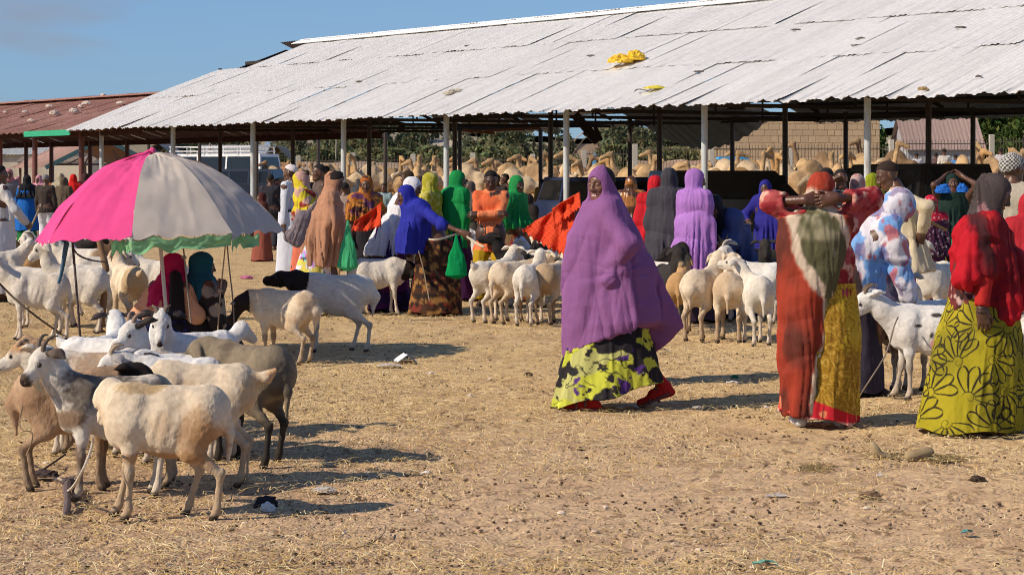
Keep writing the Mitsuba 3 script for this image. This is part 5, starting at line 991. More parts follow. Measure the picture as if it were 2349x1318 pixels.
def head_mesh(J, h=0.008, skin=SKIN, smile=False, age=0.0, seed=0):
    R, o = J['H'], J['head']; P = lambda *p: o + R @ np.array(p, float)
    lip = -0.060
    pr = [E(P(-0.012, 0, 0.030), (0.094, 0.074, 0.085), R, 0.02), E(P(0.022, 0, -0.035), (0.064, 0.056, 0.080), R, 0.04), B(P(0.062, -0.012, -0.097), P(0.062, 0.012, -0.097), 0.020, k=0.03), B(P(0.03, 0.045, -0.075), P(0.055, 0.020, -0.095), 0.018, k=0.03), B(P(0.03, -0.045, -0.075), P(0.055, -0.020, -0.095), 0.018, k=0.03)]
    for s in (-1, 1):
        pr += [E(P(0.055, s * 0.040, -0.020), (0.024, 0.022, 0.020), R, 0.025), B(P(0.086, s * 0.012, 0.024), P(0.072, s * 0.048, 0.024), 0.009, 0.008, 0.015), E(P(0.091, s * 0.032, 0.005), (0.019, 0.017, 0.012), R, 0.014, '-'), E(P(0.074, s * 0.032, 0.004), (0.0165, 0.0165, 0.0145), R, 0.004),
               E(P(0.094, s * 0.0150, -0.032), (0.011, 0.0095, 0.0085), R, 0.010), E(P(-0.008, s * 0.077, -0.006), (0.018, 0.009, 0.031), R, 0.010)]
    pr += [B(P(0.086, 0, 0.016), P(0.104, 0, -0.026), 0.0085, 0.0125, 0.014), B(P(0.076, -0.020, lip), P(0.076, 0.020, lip), 0.0095, k=0.010), E(P(0.083, 0, lip), (0.010, 0.016, 0.0075), R, 0.008), B(P(0.073, -0.016, lip - 0.017), P(0.073, 0.016, lip - 0.017), 0.0105, k=0.010),
           B(P(-0.015, 0, -0.06), J['neck'] - J['u'] * 0.03, 0.052, 0.058, 0.03)]
    if smile: pr += [B(P(0.082, -0.019, lip - 0.009), P(0.082, 0.019, lip - 0.009), 0.0065, k=0.004, op='-')]
    else: pr += [B(P(0.090, -0.022, lip - 0.0085), P(0.090, 0.022, lip - 0.0085), 0.0028, k=0.003, op='-')]
    V, F = sdf_mesh(pr, h); q = (V - o) @ R
    n = fbm(V + seed, 30.0, 3, seed)
    C = np.array(skin) * (0.85 + 0.3 * n[:, None])
    m = (q[:, 0] > 0.062) & (np.abs(q[:, 2] - lip + 0.008) < 0.020) & (np.abs(q[:, 1]) < 0.030); C[m] = C[m] * np.array([1.25, 0.85, 0.95])
    br = (q[:, 0] > 0.05) & (np.abs(q[:, 2] - 0.030) < 0.006) & (np.abs(np.abs(q[:, 1]) - 0.032) < 0.020); C[br] *= 0.35
    parts = []
    for s in (-1, 1):
        for nm, rad, x, col in (('eye', 0.0118, 0.0775, [0.55, 0.50, 0.45]), ('iris', 0.0065, 0.0845, [0.015, 0.010, 0.008])):
            m = trimesh.creation.icosphere(subdivisions=2, radius=rad); parts.append((nm, (np.array(m.vertices) + P(x, s * 0.032, 0.002), np.array(m.faces), np.tile(col, (len(m.vertices), 1))), 'mat_gloss'))
        lid = sdf_mesh([E(P(0.0775, s * 0.032, 0.003), (0.0135, 0.0140, 0.0125), R, 0.002), H(R @ np.array([0, 0, -1.0]), P(0, 0, 0.0045), 0.001)], 0.0035); parts.append(('eyelid', (*lid, np.tile(np.array(skin) * 0.8, (len(lid[0]), 1))), 'mat_skin'))
    if smile:
        parts.append(('teeth', (*moved(box((0, 0, 0), (0.010, 0.036, 0.0105), bev=0.002), R, P(0.0815, 0, lip - 0.0075)), np.tile([0.75, 0.72, 0.66], (24, 1))), 'mat_gloss'))
    return (V, F, C), parts
def hand_prims(w, fwd, palm, thumb, curl=(25, 35, 20), spread=4, th=0.6, s=1.0):
    """w wrist, fwd along the fingers, palm: way the palm faces, thumb: 'side' the thumb is on"""
    f = unit(fwd); pn = unit(np.asarray(palm, float) - f * (f @ np.asarray(palm, float))); t = unit(thumb); t = unit(t - f * (f @ t) - pn * (pn @ t))
    Q = lambda a, b, c: np.asarray(w) + (f * a + t * b + pn * c) * s
    pr = [B(Q(0.0, 0, 0), Q(0.03, 0.0, 0), 0.026 * s, 0.029 * s, 0.02, (pn, 0.72)), B(Q(0.03, 0.012, 0), Q(0.085, 0.020, 0), 0.025 * s, 0.019 * s, 0.02, (pn, 0.60)), B(Q(0.03, -0.010, 0), Q(0.080, -0.020, 0), 0.025 * s, 0.019 * s, 0.02, (pn, 0.60))]
    for y, ln, r in ((0.030, 0.070, 0.0092), (0.0105, 0.079, 0.0096), (-0.0095, 0.073, 0.0092), (-0.0285, 0.057, 0.0082)):
        a = 0.0; p = np.array([0.088 - abs(y - 0.005) * 0.25, y, 0.0]); sp = math.radians(spread) * y / 0.02
        for k, (c, q) in enumerate(zip(curl, (0.46, 0.30, 0.24))):
            a += math.radians(c); d = np.array([math.cos(a) * math.cos(sp), math.cos(a) * math.sin(sp), math.sin(a)]); e = p + d * ln * q
            pr.append(B(Q(*p), Q(*e), r * s * (1 - 0.08 * k), r * s * (0.94 - 0.08 * k), 0.005)); p = e
    pr += [B(Q(0.022, 0.022, 0.006), Q(0.052, 0.044, 0.016), 0.0165 * s, 0.0120 * s, 0.012), B(Q(0.052, 0.044, 0.016), Q(0.078, 0.044 + 0.016 * th, 0.022 + 0.01 * (1 - th)), 0.0110 * s, 0.0098 * s, 0.005), B(Q(0.078, 0.044 + 0.016 * th, 0.022 + 0.01 * (1 - th)), Q(0.100, 0.042 + 0.020 * th, 0.026 + 0.014 * (1 - th)), 0.0098 * s, 0.0080 * s, 0.005)]
    return pr
def body_mesh(J, h=0.018, skin=SKIN, hands=True, hh=0.0075, hand_kw={}, headm=None, slim=1.0, legs=True):
    y = (0, 1, 0); u, f = J['u'], J['f']
    pr = [B(J['pel'] - [0, 0.06, 0], J['pel'] + [0, 0.06, 0], 0.115, k=0.05), B(J['pel'], J['chest'], 0.125 * slim, 0.135 * slim, 0.08, (f, 0.78)), B(J['chest'] + [0, 0.08, 0], J['chest'] - [0, 0.08, 0], 0.105, k=0.06, sq=(f, 0.85)), B(J['shL'], J['shR'], 0.062, k=0.06), B(J['chest'] + u * 0.1, J['neck'] + u * 0.05, 0.07, 0.052, 0.05)]
    for s in 'LR':
        pr += [B(J['sh' + s], J['el' + s], 0.052, 0.038, 0.04), B(J['el' + s], J['wr' + s], 0.038, 0.026, 0.025)]
        if legs: pr += [B(J['hip' + s], J['kn' + s], 0.088, 0.055, 0.05), B(J['kn' + s], J['an' + s] * 0.6 + J['kn' + s] * 0.4, 0.053, 0.045, 0.03), B(J['an' + s] * 0.6 + J['kn' + s] * 0.4, J['an' + s], 0.045, 0.034, 0.03), B(J['an' + s] - [0.03, 0, 0.04], J['toe' + s] + [0, 0, 0.008], 0.036, 0.026, 0.02, ((0, 0, 1), 0.8)), B(J['an' + s], J['an' + s] * 0.5 + J['toe' + s] * 0.5, 0.036, 0.032, 0.02)]
    V, F = sdf_mesh(pr, h); ms = [(V, F, np.array(skin) * (0.85 + 0.3 * fbm(V, 16.0, 3, 2)[:, None]))]
    if hands:
        for s in 'LR':
            sy = 1 if s == 'L' else -1; kw = dict(fwd=J['wr' + s] - J['el' + s], palm=(0, -sy, 0), thumb=(1, 0, 0)); kw.update(hand_kw.get(s, {}))
            V, F = sdf_mesh(hand_prims(J['wr' + s], **kw) + [B(J['wr' + s] - unit(J['wr' + s] - J['el' + s]) * 0.05, J['wr' + s], 0.029, 0.025, 0.02)], hh)
            ms.append((V, F, np.array(skin) * (0.8 + 0.35 * fbm(V, 40.0, 3, 3)[:, None])))
    if headm is not None: ms.append(headm)
    return cat(ms)
def folds(V, N, cx, cz, amp, freq=3.2, seed=0, ztop=1.35, zbot=0.0, small=0.005, vert=0.5):
    """hanging folds: ridges that run down and deepen towards the hem, and small creases"""
    a = np.arctan2(V[:, 1] - cx[1], V[:, 0] - cx[0]); k = sstep(ztop, zbot + 0.12, V[:, 2])
    drift = 0.9 * (fbm(V * [1, 1, 0.5], 2.2, 2, seed + 2) - 0.5)
    n = meshkit.fbm(np.stack([np.cos(a + drift) * freq * 1.25 + seed, np.sin(a + drift) * freq * 1.25, V[:, 2] * vert * 0.8], 1), 1, seed); r = np.minimum(np.abs(2 * n - 1) * 3.0, 1.0) ** 0.8 - 0.66
    n2 = meshkit.fbm(np.stack([np.cos(a - drift) * freq * 2.6, np.sin(a - drift) * freq * 2.6 + seed, V[:, 2] * vert * 1.3], 1), 1, seed + 4); r2 = np.minimum(np.abs(2 * n2 - 1) * 2.4, 1.0) ** 0.8 - 0.6
    side = V[:, 0] * math.cos(seed * 1.7) + V[:, 1] * math.sin(seed * 1.7); sw_ = np.abs(np.sin(V[:, 2] * 11 + 9 * side ** 2 + 2.2 * side + 2.4 * fbm(V, 3.0, 2, seed + 5) + seed)) ** 0.7 - 0.62
    up_ = sstep(ztop + 0.03, ztop - 0.12, V[:, 2]) * sstep(zbot + 0.05, zbot + 0.45, V[:, 2]) * sstep(0.38, 0.62, fbm(V, 2.0, 2, seed + 9))
    flat = np.abs(N[:, 2:3]) < 0.93
    return V + N * ((r * amp * 2.0 * np.maximum(k, 0.15) + r2 * amp * 0.9 * np.maximum(k, 0.3) + sw_ * amp * 1.15 * up_ + (fbm(V * [1, 1, 0.7], 11.0, 3, seed) - 0.5) * small * 2 + (1 - np.abs(2 * fbm(V * [1, 1, 1.8], 4.2, 2, seed + 7) - 1) - 0.6) * small * 2.2)[:, None] * flat)
def plain(col, var=0.10, seed=0):
    return lambda V: np.array(col) * (1 - var + 2 * var * fbm(V, 7.0, 3, seed)[:, None])
def hood_prims(J, r=1.0, neck=True, low=0.0):
    R, o = J['H'], J['head']; P = lambda *p: o + R @ np.array(p, float)
    pr = [E(P(-0.018, 0, 0.030), (0.107 * r, 0.086 * r, 0.097 * r), R, 0.03), E(P(0.004, 0, -0.035), (0.082 * r, 0.076 * r, 0.100 * r), R, 0.04)]
    if neck: pr += [B(P(-0.02, 0, -0.06), J['chest'] + J['u'] * 0.08, 0.080 * r, 0.120, 0.06), B(J['shL'] - [0, 0.03, 0], J['shR'] + [0, 0.03, 0], 0.066, k=0.07)]
    return pr
def face_hole(J, w=0.056, hgt=0.084, up=-0.016, deep=0.070):
    R, o = J['H'], J['head']
    return [E(o + R @ np.array([0.105, 0, up]), (deep, w, hgt), R, 0.010, '-')]
def drape(J, rows, col, hood=True, face=True, arms='LR', armr=0.054, h=0.013, amp=0.022, freq=3.0, seed=0, cut=None, extra=(), hood_r=1.0, hole={}, mat='mat_cloth', small=0.0035, carve=(), forearm=True, ztop=1.35):
    pr = list(hood_prims(J, hood_r)) if hood else []
    if rows: pr.append(L(rows, 0.10))
    for s in arms:
        pr.append(B(J['sh' + s], J['el' + s], armr + 0.01, armr, 0.09))
        if forearm: pr.append(B(J['el' + s], J['wr' + s] * 0.85 + J['el' + s] * 0.15, armr, armr * 0.8, 0.07))
    pr += list(extra)
    for n, p in (cut or []): pr.append(H(n, p))
    pr += list(carve)
    if face and hood: pr += face_hole(J, **hole)
    pr = [p for p in pr if p is not None]
    V, F = sdf_mesh(pr, h); N = vnormals(V, F); zb = V[:, 2].min()
    q = (V - J['head']) @ J['H']; keep = sstep(0.10, 0.17, np.linalg.norm(q * [1, 1, 0.8] - [0.06, 0, 0], axis=1)) if (face and hood) else np.ones(len(V))
    V2 = folds(V, N, (0, 0), None, amp, freq, seed, ztop, zb, small); V = V + (V2 - V) * keep[:, None]
    return V, F, col(V)
def gown(rows, col, nu=150, nv=70, amp=0.06, freq=2.6, seed=0, tilt=0.0, power=1.0, close=True, twist=0.0):
    """lofted skirt; rows (z, cx, cy, rx, ry) from the waist down"""
    r = np.array(sorted(rows, reverse=True), float); zt, zb = r[0, 0], r[-1, 0]
    def fn(u, v):
        z = zt + (zb - zt) * np.minimum(v, 1); a = 2 * np.pi * u
        cx, cy, rx, ry = (np.interp(-z, -r[:, 0], r[:, i]) for i in (1, 2, 3, 4))
        k = np.minimum(v, 1) ** power
        aa = a + twist * v
        n = meshkit.fbm(np.stack([np.cos(aa) * freq + seed, np.sin(aa) * freq, v * 0.9], 1), 2, seed); rd = (1 - np.abs(2 * n - 1) * 2.0)
        n2 = meshkit.fbm(np.stack([np.cos(aa) * freq * 2.3, np.sin(aa) * freq * 2.3 + seed, v * 1.6], 1), 2, seed + 3); rd = rd + 0.45 * (1 - np.abs(2 * n2 - 1) * 2.0)
        n3 = meshkit.fbm(np.stack([np.cos(a) * 3, np.sin(a) * 3, v * 7.0], 1), 3, seed + 6) - 0.5
        sc = 1 + amp * (0.25 + 0.75 * k) * rd / np.maximum(np.minimum(rx, ry), 0.05) * 0.22 + 0.05 * n3
        x, yy = cx + rx * np.cos(a) * sc, cy + ry * np.sin(a) * sc
        return np.stack([x, yy, z + tilt * (x - cx) * k + 0.012 * np.sin(a * 5 + seed) * k], 1)
    V, F, U, W = grid(fn, nu, nv, True)
    F = F[:, ::-1] if np.cross(V[F[0, 1]] - V[F[0, 0]], V[F[0, 2]] - V[F[0, 0]]) @ (V[F[0, 0]] - V[:nu].mean(0)) < 0 else F
    if close:
        m = len(V); ring = V[-nu:]; c = ring.mean(0); inner = c + (ring - c) * 0.93 + [0, 0, 0.05]
        V = np.vstack([V, inner, c + [0, 0, 0.05]]); j = np.arange(nu); k = (j + 1) % nu
        F = np.vstack([F, quads(np.stack([m - nu + j, m + j, m + k, m - nu + k], 1)), np.stack([m + j, np.full(nu, m + nu), m + k], 1)])
    return V, F, col(V)
def capcut(J, grow, zmin, h=0.009, back=None, col=(0.02, 0.017, 0.016), rough=0.0, seed=0):
    """hair or a cap: the skull grown a little, cut off at the hairline"""
    R, o = J['H'], J['head']; P = lambda *p: o + R @ np.array(p, float)
    pr = [E(P(-0.014, 0, 0.032), (0.096 + grow, 0.077 + grow, 0.087 + grow), R, 0.02), H(R @ unit([0.55, 0, -1.0]), P(0.02, 0, zmin), 0.006)]
    V, F = sdf_mesh(pr, h); V = V + vnormals(V, F) * ((fbm(V + seed, 60.0, 2, seed) - 0.5) * rough)[:, None]
    return V, F, np.array(col) * (0.8 + 0.4 * fbm(V, 40.0, 2, 1)[:, None])
def shirt(J, col, zlow=0.80, sleeves='LR', long=True, r=0.012, h=0.013, seed=0, amp=0.010, flare=0.02, wide=1.0, drop=None):
    f = J['f']; hem = J['pel'] + J['u'] * (zlow - 0.90)
    pr = [B(hem, J['chest'], (0.138 + flare) * wide, 0.135 * wide, 0.07, (f, 0.82)), B(hem + [0, 0.07, 0], hem - [0, 0.07, 0], (0.115 + flare) * wide, k=0.08, sq=(f, 0.9)), B(J['chest'] + [0, 0.075, 0.02], J['chest'] - [0, 0.075, -0.02], 0.108 * wide, k=0.05, sq=(f, 0.88)), B(J['shL'] - [0, 0.012, 0], J['shR'] + [0, 0.012, 0], 0.062, k=0.05), B(J['chest'] + J['u'] * 0.1, J['neck'] - J['u'] * 0.01, 0.08, 0.066, 0.04)]
    for s in sleeves:
        pr.append(B(J['sh' + s], J['el' + s], 0.060, 0.050, 0.04))
        if long: pr.append(B(J['el' + s], J['wr' + s] * 0.93 + J['el' + s] * 0.07, 0.055, 0.042, 0.03))
    pr += [H(-J['u'], hem, 0.004), H(J['u'] * 0.9 - f * 0.25, J['neck'] + J['u'] * 0.022, 0.004)]
    V, F = sdf_mesh(pr, h); V = folds(V, vnormals(V, F), (0, 0), None, amp, 2.6, seed, 1.3, V[:, 2].min(), 0.006)
    return V, F, col(V)
def trousers(J, col, zlow=0.10, r=0.018, h=0.014, seed=0, ztop=0.95):
    pr = [B(J['pel'] - [0, 0.06, 0.02], J['pel'] + [0, 0.06, -0.02], 0.128 + r * 0.5, k=0.06)]
    for s in 'LR': pr += [B(J['hip' + s], J['kn' + s], 0.095 + r, 0.064 + r, 0.05), B(J['kn' + s], J['an' + s] + [0, 0, zlow - 0.075], 0.064 + r, 0.050 + r, 0.04), ]
    pr += [H((0, 0, 1), (0, 0, ztop), 0.004), H((0, 0, -1), (0, 0, min(J['anL'][2], J['anR'][2]) + zlow - 0.085), 0.004)]
    V, F = sdf_mesh(pr, h); V = folds(V, vnormals(V, F), (0, 0), None, 0.006, 2.6, seed, 0.9, 0.1, 0.007)
    return V, F, col(V)
def shoe(J, s, col, h=0.010, grow=0.006, top=0.0):
    a, t = J['an' + s], J['toe' + s]
    pr = [B(a - [0.035, 0, 0.045], t + [0, 0, 0.006], 0.039 + grow, 0.030 + grow, 0.02, ((0, 0, 1), 0.8))] + ([B(a - [0.01, 0, 0.02], a * 0.5 + t * 0.5, 0.040 + grow, 0.034 + grow, 0.02), B(a, a + unit(J['kn' + s] - a) * top, 0.040 + grow, 0.046 + grow, 0.02)] if top else [])
    V, F = sdf_mesh(pr, h); return V, F, np.tile(col, (len(V), 1))
def stand(label, xy, deg, h, body, parts, group=None, dz=0.0, name='person', cat_='person'):
    key = thing(name, label, cat_, group); R = rotz(math.radians(deg)); s = h / 1.65; t = (xy[0], xy[1], dz)
    part(key, 'body', shp(moved(body, R, t, s), 'mat_skin'))
    for p in parts:
        nm, m, mat = p[:3]
        part(key, nm, shp(moved(m, R, t, s), mat), label=p[3] if len(p) > 3 else None)
    return key
K_ROWS = lambda z: [(z, -0.01, 0, 0.235, 0.26), (z + 0.3 * (1.3 - z), 0, 0, 0.205, 0.235), (1.08, 0, 0, 0.165, 0.205), (1.26, 0, 0, 0.125, 0.17), (1.37, 0, 0, 0.09, 0.12)]
D_ROWS = [(0.015, 0.01, 0, 0.255, 0.26), (0.45, 0, 0, 0.21, 0.225), (0.85, 0, 0, 0.17, 0.195), (1.05, 0, 0, 0.14, 0.16)]
def patch_cols(base, cols, scale=9.0, seed=0, thr=0.56):
    def f(V):
        C = np.tile(np.asarray(base, float), (len(V), 1))
        for q, c in enumerate(cols):
            n = fbm(V + q * 7.3, scale * (0.8 + 0.25 * (q % 3)), 2, seed + q); C = mixc(C, c, sstep(thr, thr + 0.03, n))
        return C * (0.9 + 0.2 * fbm(V, 20.0, 2, seed)[:, None])
    return f
def woman(label, px, py, deg, khimar, dress, h=1.63, zk=0.62, seed=0, hres=0.016, J=None, face=True, arms='LR', skin=SKIN, amp=0.024, kc=None, dc=None, dy=0.0, group=None, hood=True, kmat='mat_cloth', dress_rows=None, Y=None, extra_parts=(), hand=True, headh=0.010, feetcol=None, kw={}, rows=None, gz_=False):
    J = J or joints()
    o = ground(px, py) if Y is None else at(px, 400, Y) * [1, 1, 0]
    hm, hp = head_mesh(J, headh, skin, seed=seed)
    b = body_mesh(J, 0.022, skin, hand, max(hres * 0.55, 0.007), headm=hm)
    ps = list(hp) if headh < 0.011 else []
    ps.append(('dress', gown(dress_rows or D_ROWS, dc or plain(dress, 0.12, seed), 96, 40, 0.07, 2.6, seed), 'mat_cloth'))
    ps.append(('headscarf', drape(J, rows or K_ROWS(zk), kc or plain(khimar, 0.07, seed), h=hres, seed=seed, face=face, arms=arms, amp=amp, cut=[((0, 0, -1), (0, 0, zk))], **kw), kmat))
    if feetcol is not None: ps += [('sandal', shoe(J, s, feetcol), 'mat_matte') for s in 'LR']
    ps += list(extra_parts)
    return stand(label, o, deg, h, b, ps, group, dz=float(gz(0, o[1])) if gz_ else 0.0)
def man(label, px, py, deg, shirtc, trousc, h=1.72, J=None, seed=0, Y=None, zlow=0.78, cap=None, hair=True, skin=SKIN, sleeves='LR', hres=0.016, robe=None, headh=0.010, extra_parts=(), group=None, dz=0.0, wide=1.0, hand=True, hairc=(0.02, 0.017, 0.016), sc=None, legs=True):
    J = J or joints(); o = ground(px, py) if Y is None else at(px, 400, Y) * [1, 1, 0]
    hm, hp = head_mesh(J, headh, skin, seed=seed); b = body_mesh(J, 0.022, skin, hand, max(hres * 0.55, 0.007), headm=hm)
    ps = list(hp) if headh < 0.011 else []
    if hair: ps.append(('hair', capcut(J, 0.006, 0.052, 0.012, col=hairc, rough=0.006, seed=seed), 'mat_matte'))
    if cap is not None: ps.append(('cap', cap(J), 'mat_cloth'))
    ps.append(('shirt', shirt(J, sc or plain(shirtc, 0.08, seed), zlow, sleeves, h=hres, seed=seed, wide=wide), 'mat_cloth'))
    if robe is not None: ps.append(('robe', gown([(0.10, 0, 0, 0.24, 0.25), (0.5, 0, 0, 0.215, 0.235), (0.97, 0, 0, 0.195, 0.225)], plain(robe, 0.05, seed), 90, 40, 0.05, 2.4, seed), 'mat_cloth'))
    else: ps.append(('trousers', trousers(J, plain(trousc, 0.1, seed), h=hres, seed=seed, ztop=zlow + 0.03), 'mat_cloth'))
    if legs: ps += [('shoe', shoe(J, s, [0.06, 0.045, 0.035], 0.014), 'mat_matte') for s in 'LR']
    ps += list(extra_parts)
    return stand(label, o, deg, h, b, ps, group, dz)
# --- the woman in purple, walking left
J = joints(lean=3, yaw=48, pitch=4, pelvis=0.885, handL=(0.02, 0.17, 0.93), elbL=(-0.8, 0.9, 0), handR=(0.05, -0.28, 0.85), footL=(0.17, 0.10, 0), footR=(-0.34, -0.13, 0.0), heelR=0.07)
J['knL'][0] -= 0.05
hm, hp = head_mesh(J, 0.0052, [0.165, 0.078, 0.046], smile=True, seed=1)
PURP = plain([0.235, 0.094, 0.25], 0.04, 3)
rows = [(0.34, 0.01, 0, 0.295, 0.24), (0.544, -0.01, 0, 0.325, 0.24), (0.706, -0.01, 0, 0.325, 0.235), (0.94, 0.015, 0, 0.305, 0.225), (1.177, 0.045, 0, 0.24, 0.20), (1.30, 0.055, 0, 0.17, 0.16), (1.383, 0.06, 0, 0.12, 0.12)]
cl = drape(J, rows, PURP, h=0.0085, amp=0.011, freq=1.6, seed=5, armr=0.060, hole=dict(w=0.066, hgt=0.080, up=-0.022, deep=0.084), hood_r=1.02, small=0.004,
           extra=[H((-0.37, 0.20, -1.0), (0.29, 0.24, 0.405), 0.003), B((-0.07, 0.235, 0.90), (-0.10, 0.265, 0.60), 0.055, 0.080, 0.03, ((0, 1, 0), 0.42)), B((-0.06, 0.22, 0.95), (0.02, 0.24, 0.88), 0.055, 0.04, 0.03), B((-0.08, -0.04, 1.22), (-0.40, -0.15, 0.60), 0.15, 0.22, 0.08, ((0, 1, 0), 0.42)), B((-0.30, -0.17, 0.75), (-0.46, -0.22, 0.42), 0.22, 0.22, 0.06, ((0, 1, 0), 0.25))],
           cut=[((-0.62, 0, -0.78), (-0.40, 0, 0.455)), ((-0.89, 0, 0.45), (-0.515, 0, 0.545))], carve=[])
_N = vnormals(cl[0], cl[1]); _d = (cl[0] - np.array([-0.05, 0.24, 0.93])) * [1, 1, 1.5]; _r = np.hypot(_d[:, 0], _d[:, 2]); _a = np.arctan2(_d[:, 2], _d[:, 0])
_w = np.exp(-_r / 0.26) * sstep(0.03, 0.09, _r) * sstep(0.05, 0.15, cl[0][:, 1]); _f = np.abs(np.sin(_a * 4.5 + 2.5 * fbm(cl[0], 4.0, 2, 8))) ** 0.7
_p = np.arctan2(cl[0][:, 0] - 0.03, 1.50 - cl[0][:, 2]); _s = np.abs(np.sin(_p * 11 + 3.2 * fbm(cl[0] * [1, 1, 0.5], 2.2, 2, 11) + (cl[0][:, 1] < 0) * 1.3)) ** 0.75
cl = (cl[0] + _N * (0.013 * (_f - 0.6) * _w * sstep(-0.5, 0.4, np.sin(_a * 2 + 2.2)) + 0.026 * (_s - 0.6) * sstep(1.38, 0.85, cl[0][:, 2]) * (1 - _w))[:, None], cl[1], cl[2])
LIME = [0.50, 0.53, 0.055]
def lime_print(V):
    C = np.tile(LIME, (len(V), 1)); n = fbm(V + 3, 4.6, 3, 12); m = fbm(V * [1, 1, 1.3] + 9, 6.5, 3, 13); e = fbm(V, 13.0, 3, 14)
    C = mixc(C, [0.42, 0.40, 0.22], sstep(0.56, 0.60, fbm(V + 5, 6.0, 2, 15)) * 0.6)
    C = mixc(C, [0.018, 0.016, 0.020], sstep(0.555, 0.572, n + (e - 0.5) * 0.22)); C = mixc(C, [0.09, 0.035, 0.20], sstep(0.665, 0.68, m)); f2 = fbm(V + 1, 9.0, 3, 16); C = mixc(C, [0.03, 0.027, 0.02], sstep(0.022, 0.010, np.abs(f2 - 0.5)) * sstep(0.45, 0.55, m)); C = mixc(C, [0.02, 0.018, 0.02], sstep(0.635, 0.65, e))
    return C
sk = gown([(0.80, -0.02, 0, 0.19, 0.16), (0.48, 0.02, 0, 0.255, 0.19), (0.105, 0.025, 0, 0.33, 0.255)], lime_print, 280, 120, 0.16, 2.0, 9, tilt=-0.24)
RED = [0.46, 0.022, 0.020]
under = capcut(J, 0.004, 0.046, 0.006, col=[0.022, 0.018, 0.018])
o = ground(1400, 937)
stand('woman in long purple cloak and lime print skirt striding left, smiling, with red socks', o, 180, 1.66, body_mesh(J, 0.014, [0.165, 0.078, 0.046], True, 0.006, headm=hm),
      hp + [('underscarf', under, 'mat_cloth', 'black band across the forehead'), ('cloak', cl, 'mat_cloth', 'purple cloak blown back by her stride'), ('skirt', sk, 'mat_cloth', 'lime skirt printed with black and violet patches')]
      + [('sock', shoe(J, s, RED, 0.008, 0.001, 0.26), 'mat_cloth') for s in 'LR']
      + [('sandal', (*cat([moved(box((0, 0, 0), (0.25, 0.095, 0.018), bev=0.008), frame(J['toe' + s] - J['an' + s] + [0.0, 0, 0.052], (0, 0, 1)), (J['toe' + s] * 0.55 + J['an' + s] * 0.45) - [0.005, 0, 0.062 if s == 'L' else 0.05]), tube(spline([J['toe' + s] + [-0.07, -0.046, 0.0], J['toe' + s] + [-0.075, 0, 0.045], J['toe' + s] + [-0.07, 0.046, 0.0]], 9), 0.008, 6)]), ), 'mat_matte') for s in ()])
for s in 'LR':
    k = 'person__sandal'; Rm = rotz(math.pi); a = J['an' + s]; t = J['toe' + s]; d = unit(t - a + [0, 0, 0.050])
    m = cat([moved(box((0, 0, 0), (0.27, 0.098, 0.018), bev=0.008), frame(d), (a + t) / 2 + np.array([0.0, 0, -0.05]) + (np.array([0, 0, 0.004]))), *[tube(spline([t + np.array([x, -0.050, -0.012 + dz]), t + np.array([x, 0, 0.045 + dz]), t + np.array([x, 0.050, -0.012 + dz])], 9), 0.009, 6) for x, dz in ((-0.06, 0.006), (-0.12, 0.02))]])
    part('person', 'sandal', shp(moved(m, Rm, (o[0], o[1], 0.004), 1.66 / 1.65), 'mat_matte', [0.20, 0.10, 0.09]))

# --- the woman with her hands clasped behind her head, back to the viewer
J = joints(lean=-2, pitch=6, pelvis=0.875, handL=(-0.115, 0.045, 1.475), elbL=(0.1, 1, 0.25), handR=(-0.150, -0.02, 1.480), elbR=(0.1, -1, 0.35), footL=(0.0, 0.14, 0), footR=(0.0, -0.12, 0))
J['elL'] = np.array([0.02, 0.315, 1.44]); J['elR'] = np.array([0.03, -0.325, 1.46]); J['wrL'] = np.array([-0.12, 0.115, 1.455]); J['wrR'] = np.array([-0.155, -0.080, 1.47])
DSK = [0.10, 0.042, 0.026]
hm, _ = head_mesh(J, 0.010, DSK)
hk = {'R': dict(fwd=(0.03, 1, -0.22), palm=(1, 0, 0), thumb=(0, 0.1, 1), curl=(12, 28, 16), spread=5, th=1.0), 'L': dict(fwd=(0.05, -1, 0.05), palm=(0.9, 0, -0.2), thumb=(0, -0.3, 1), curl=(8, 16, 10), spread=5)}
def tie_dye(V):
    y, z = V[:, 1], V[:, 2]; w = (fbm(V, 4.0, 4, 41) - 0.5) * 0.62 + (fbm(V * [1, 1, 0.5], 24.0, 2, 42) - 0.5) * 0.26
    e1 = ((y + 0.02) / 0.20) ** 2 + ((z - 1.12 - (y + 0.02) * 0.9) / 0.27) ** 2; e2 = ((y - 0.0) / 0.085) ** 2 + ((z - 0.20) / 0.26) ** 2; e3 = ((y + 0.02) / 0.04) ** 2 + ((z - 0.75) / 0.5) ** 2
    d = np.minimum(np.minimum(np.sqrt(e1), np.sqrt(e2)), np.sqrt(e3) + 0.25) + w
    red = mixc([0.33, 0.042, 0.020], [0.105, 0.026, 0.018], sstep(0.36, 0.56, fbm(V * [1, 1, 0.5], 3.4, 4, 43)) * (0.35 + 0.65 * sstep(0.30, 0.50, fbm(V, 2.6, 3, 46))) * (z < 1.34)); cream = np.array([0.60, 0.50, 0.38]); olive = mixc([0.105, 0.100, 0.050], [0.30, 0.27, 0.17], sstep(0.52, 0.66, fbm(V * [1, 1, 0.45], 9.0, 3, 44)))
    C = mixc(red, np.tile(cream, (len(V), 1)), sstep(1.36, 1.14, d) * 0.92); C = mixc(C, np.tile([0.42, 0.09, 0.05], (len(V), 1)), sstep(1.36, 1.30, d) * sstep(1.22, 1.30, d) * 0.5)
    for k in range(3): C[:, k] = C[:, k] * (1 - sstep(1.0, 0.86, d)) + olive[:, k] * sstep(1.0, 0.86, d)
    hd = sstep(0.13, 0.05, np.linalg.norm((V - J['head'] - [-0.07, -0.07, -0.02]) / [1, 0.7, 1], axis=1)); return mixc(C, np.tile(cream, (len(V), 1)), hd * sstep(0.45, 0.55, fbm(V, 16.0, 2, 45)))
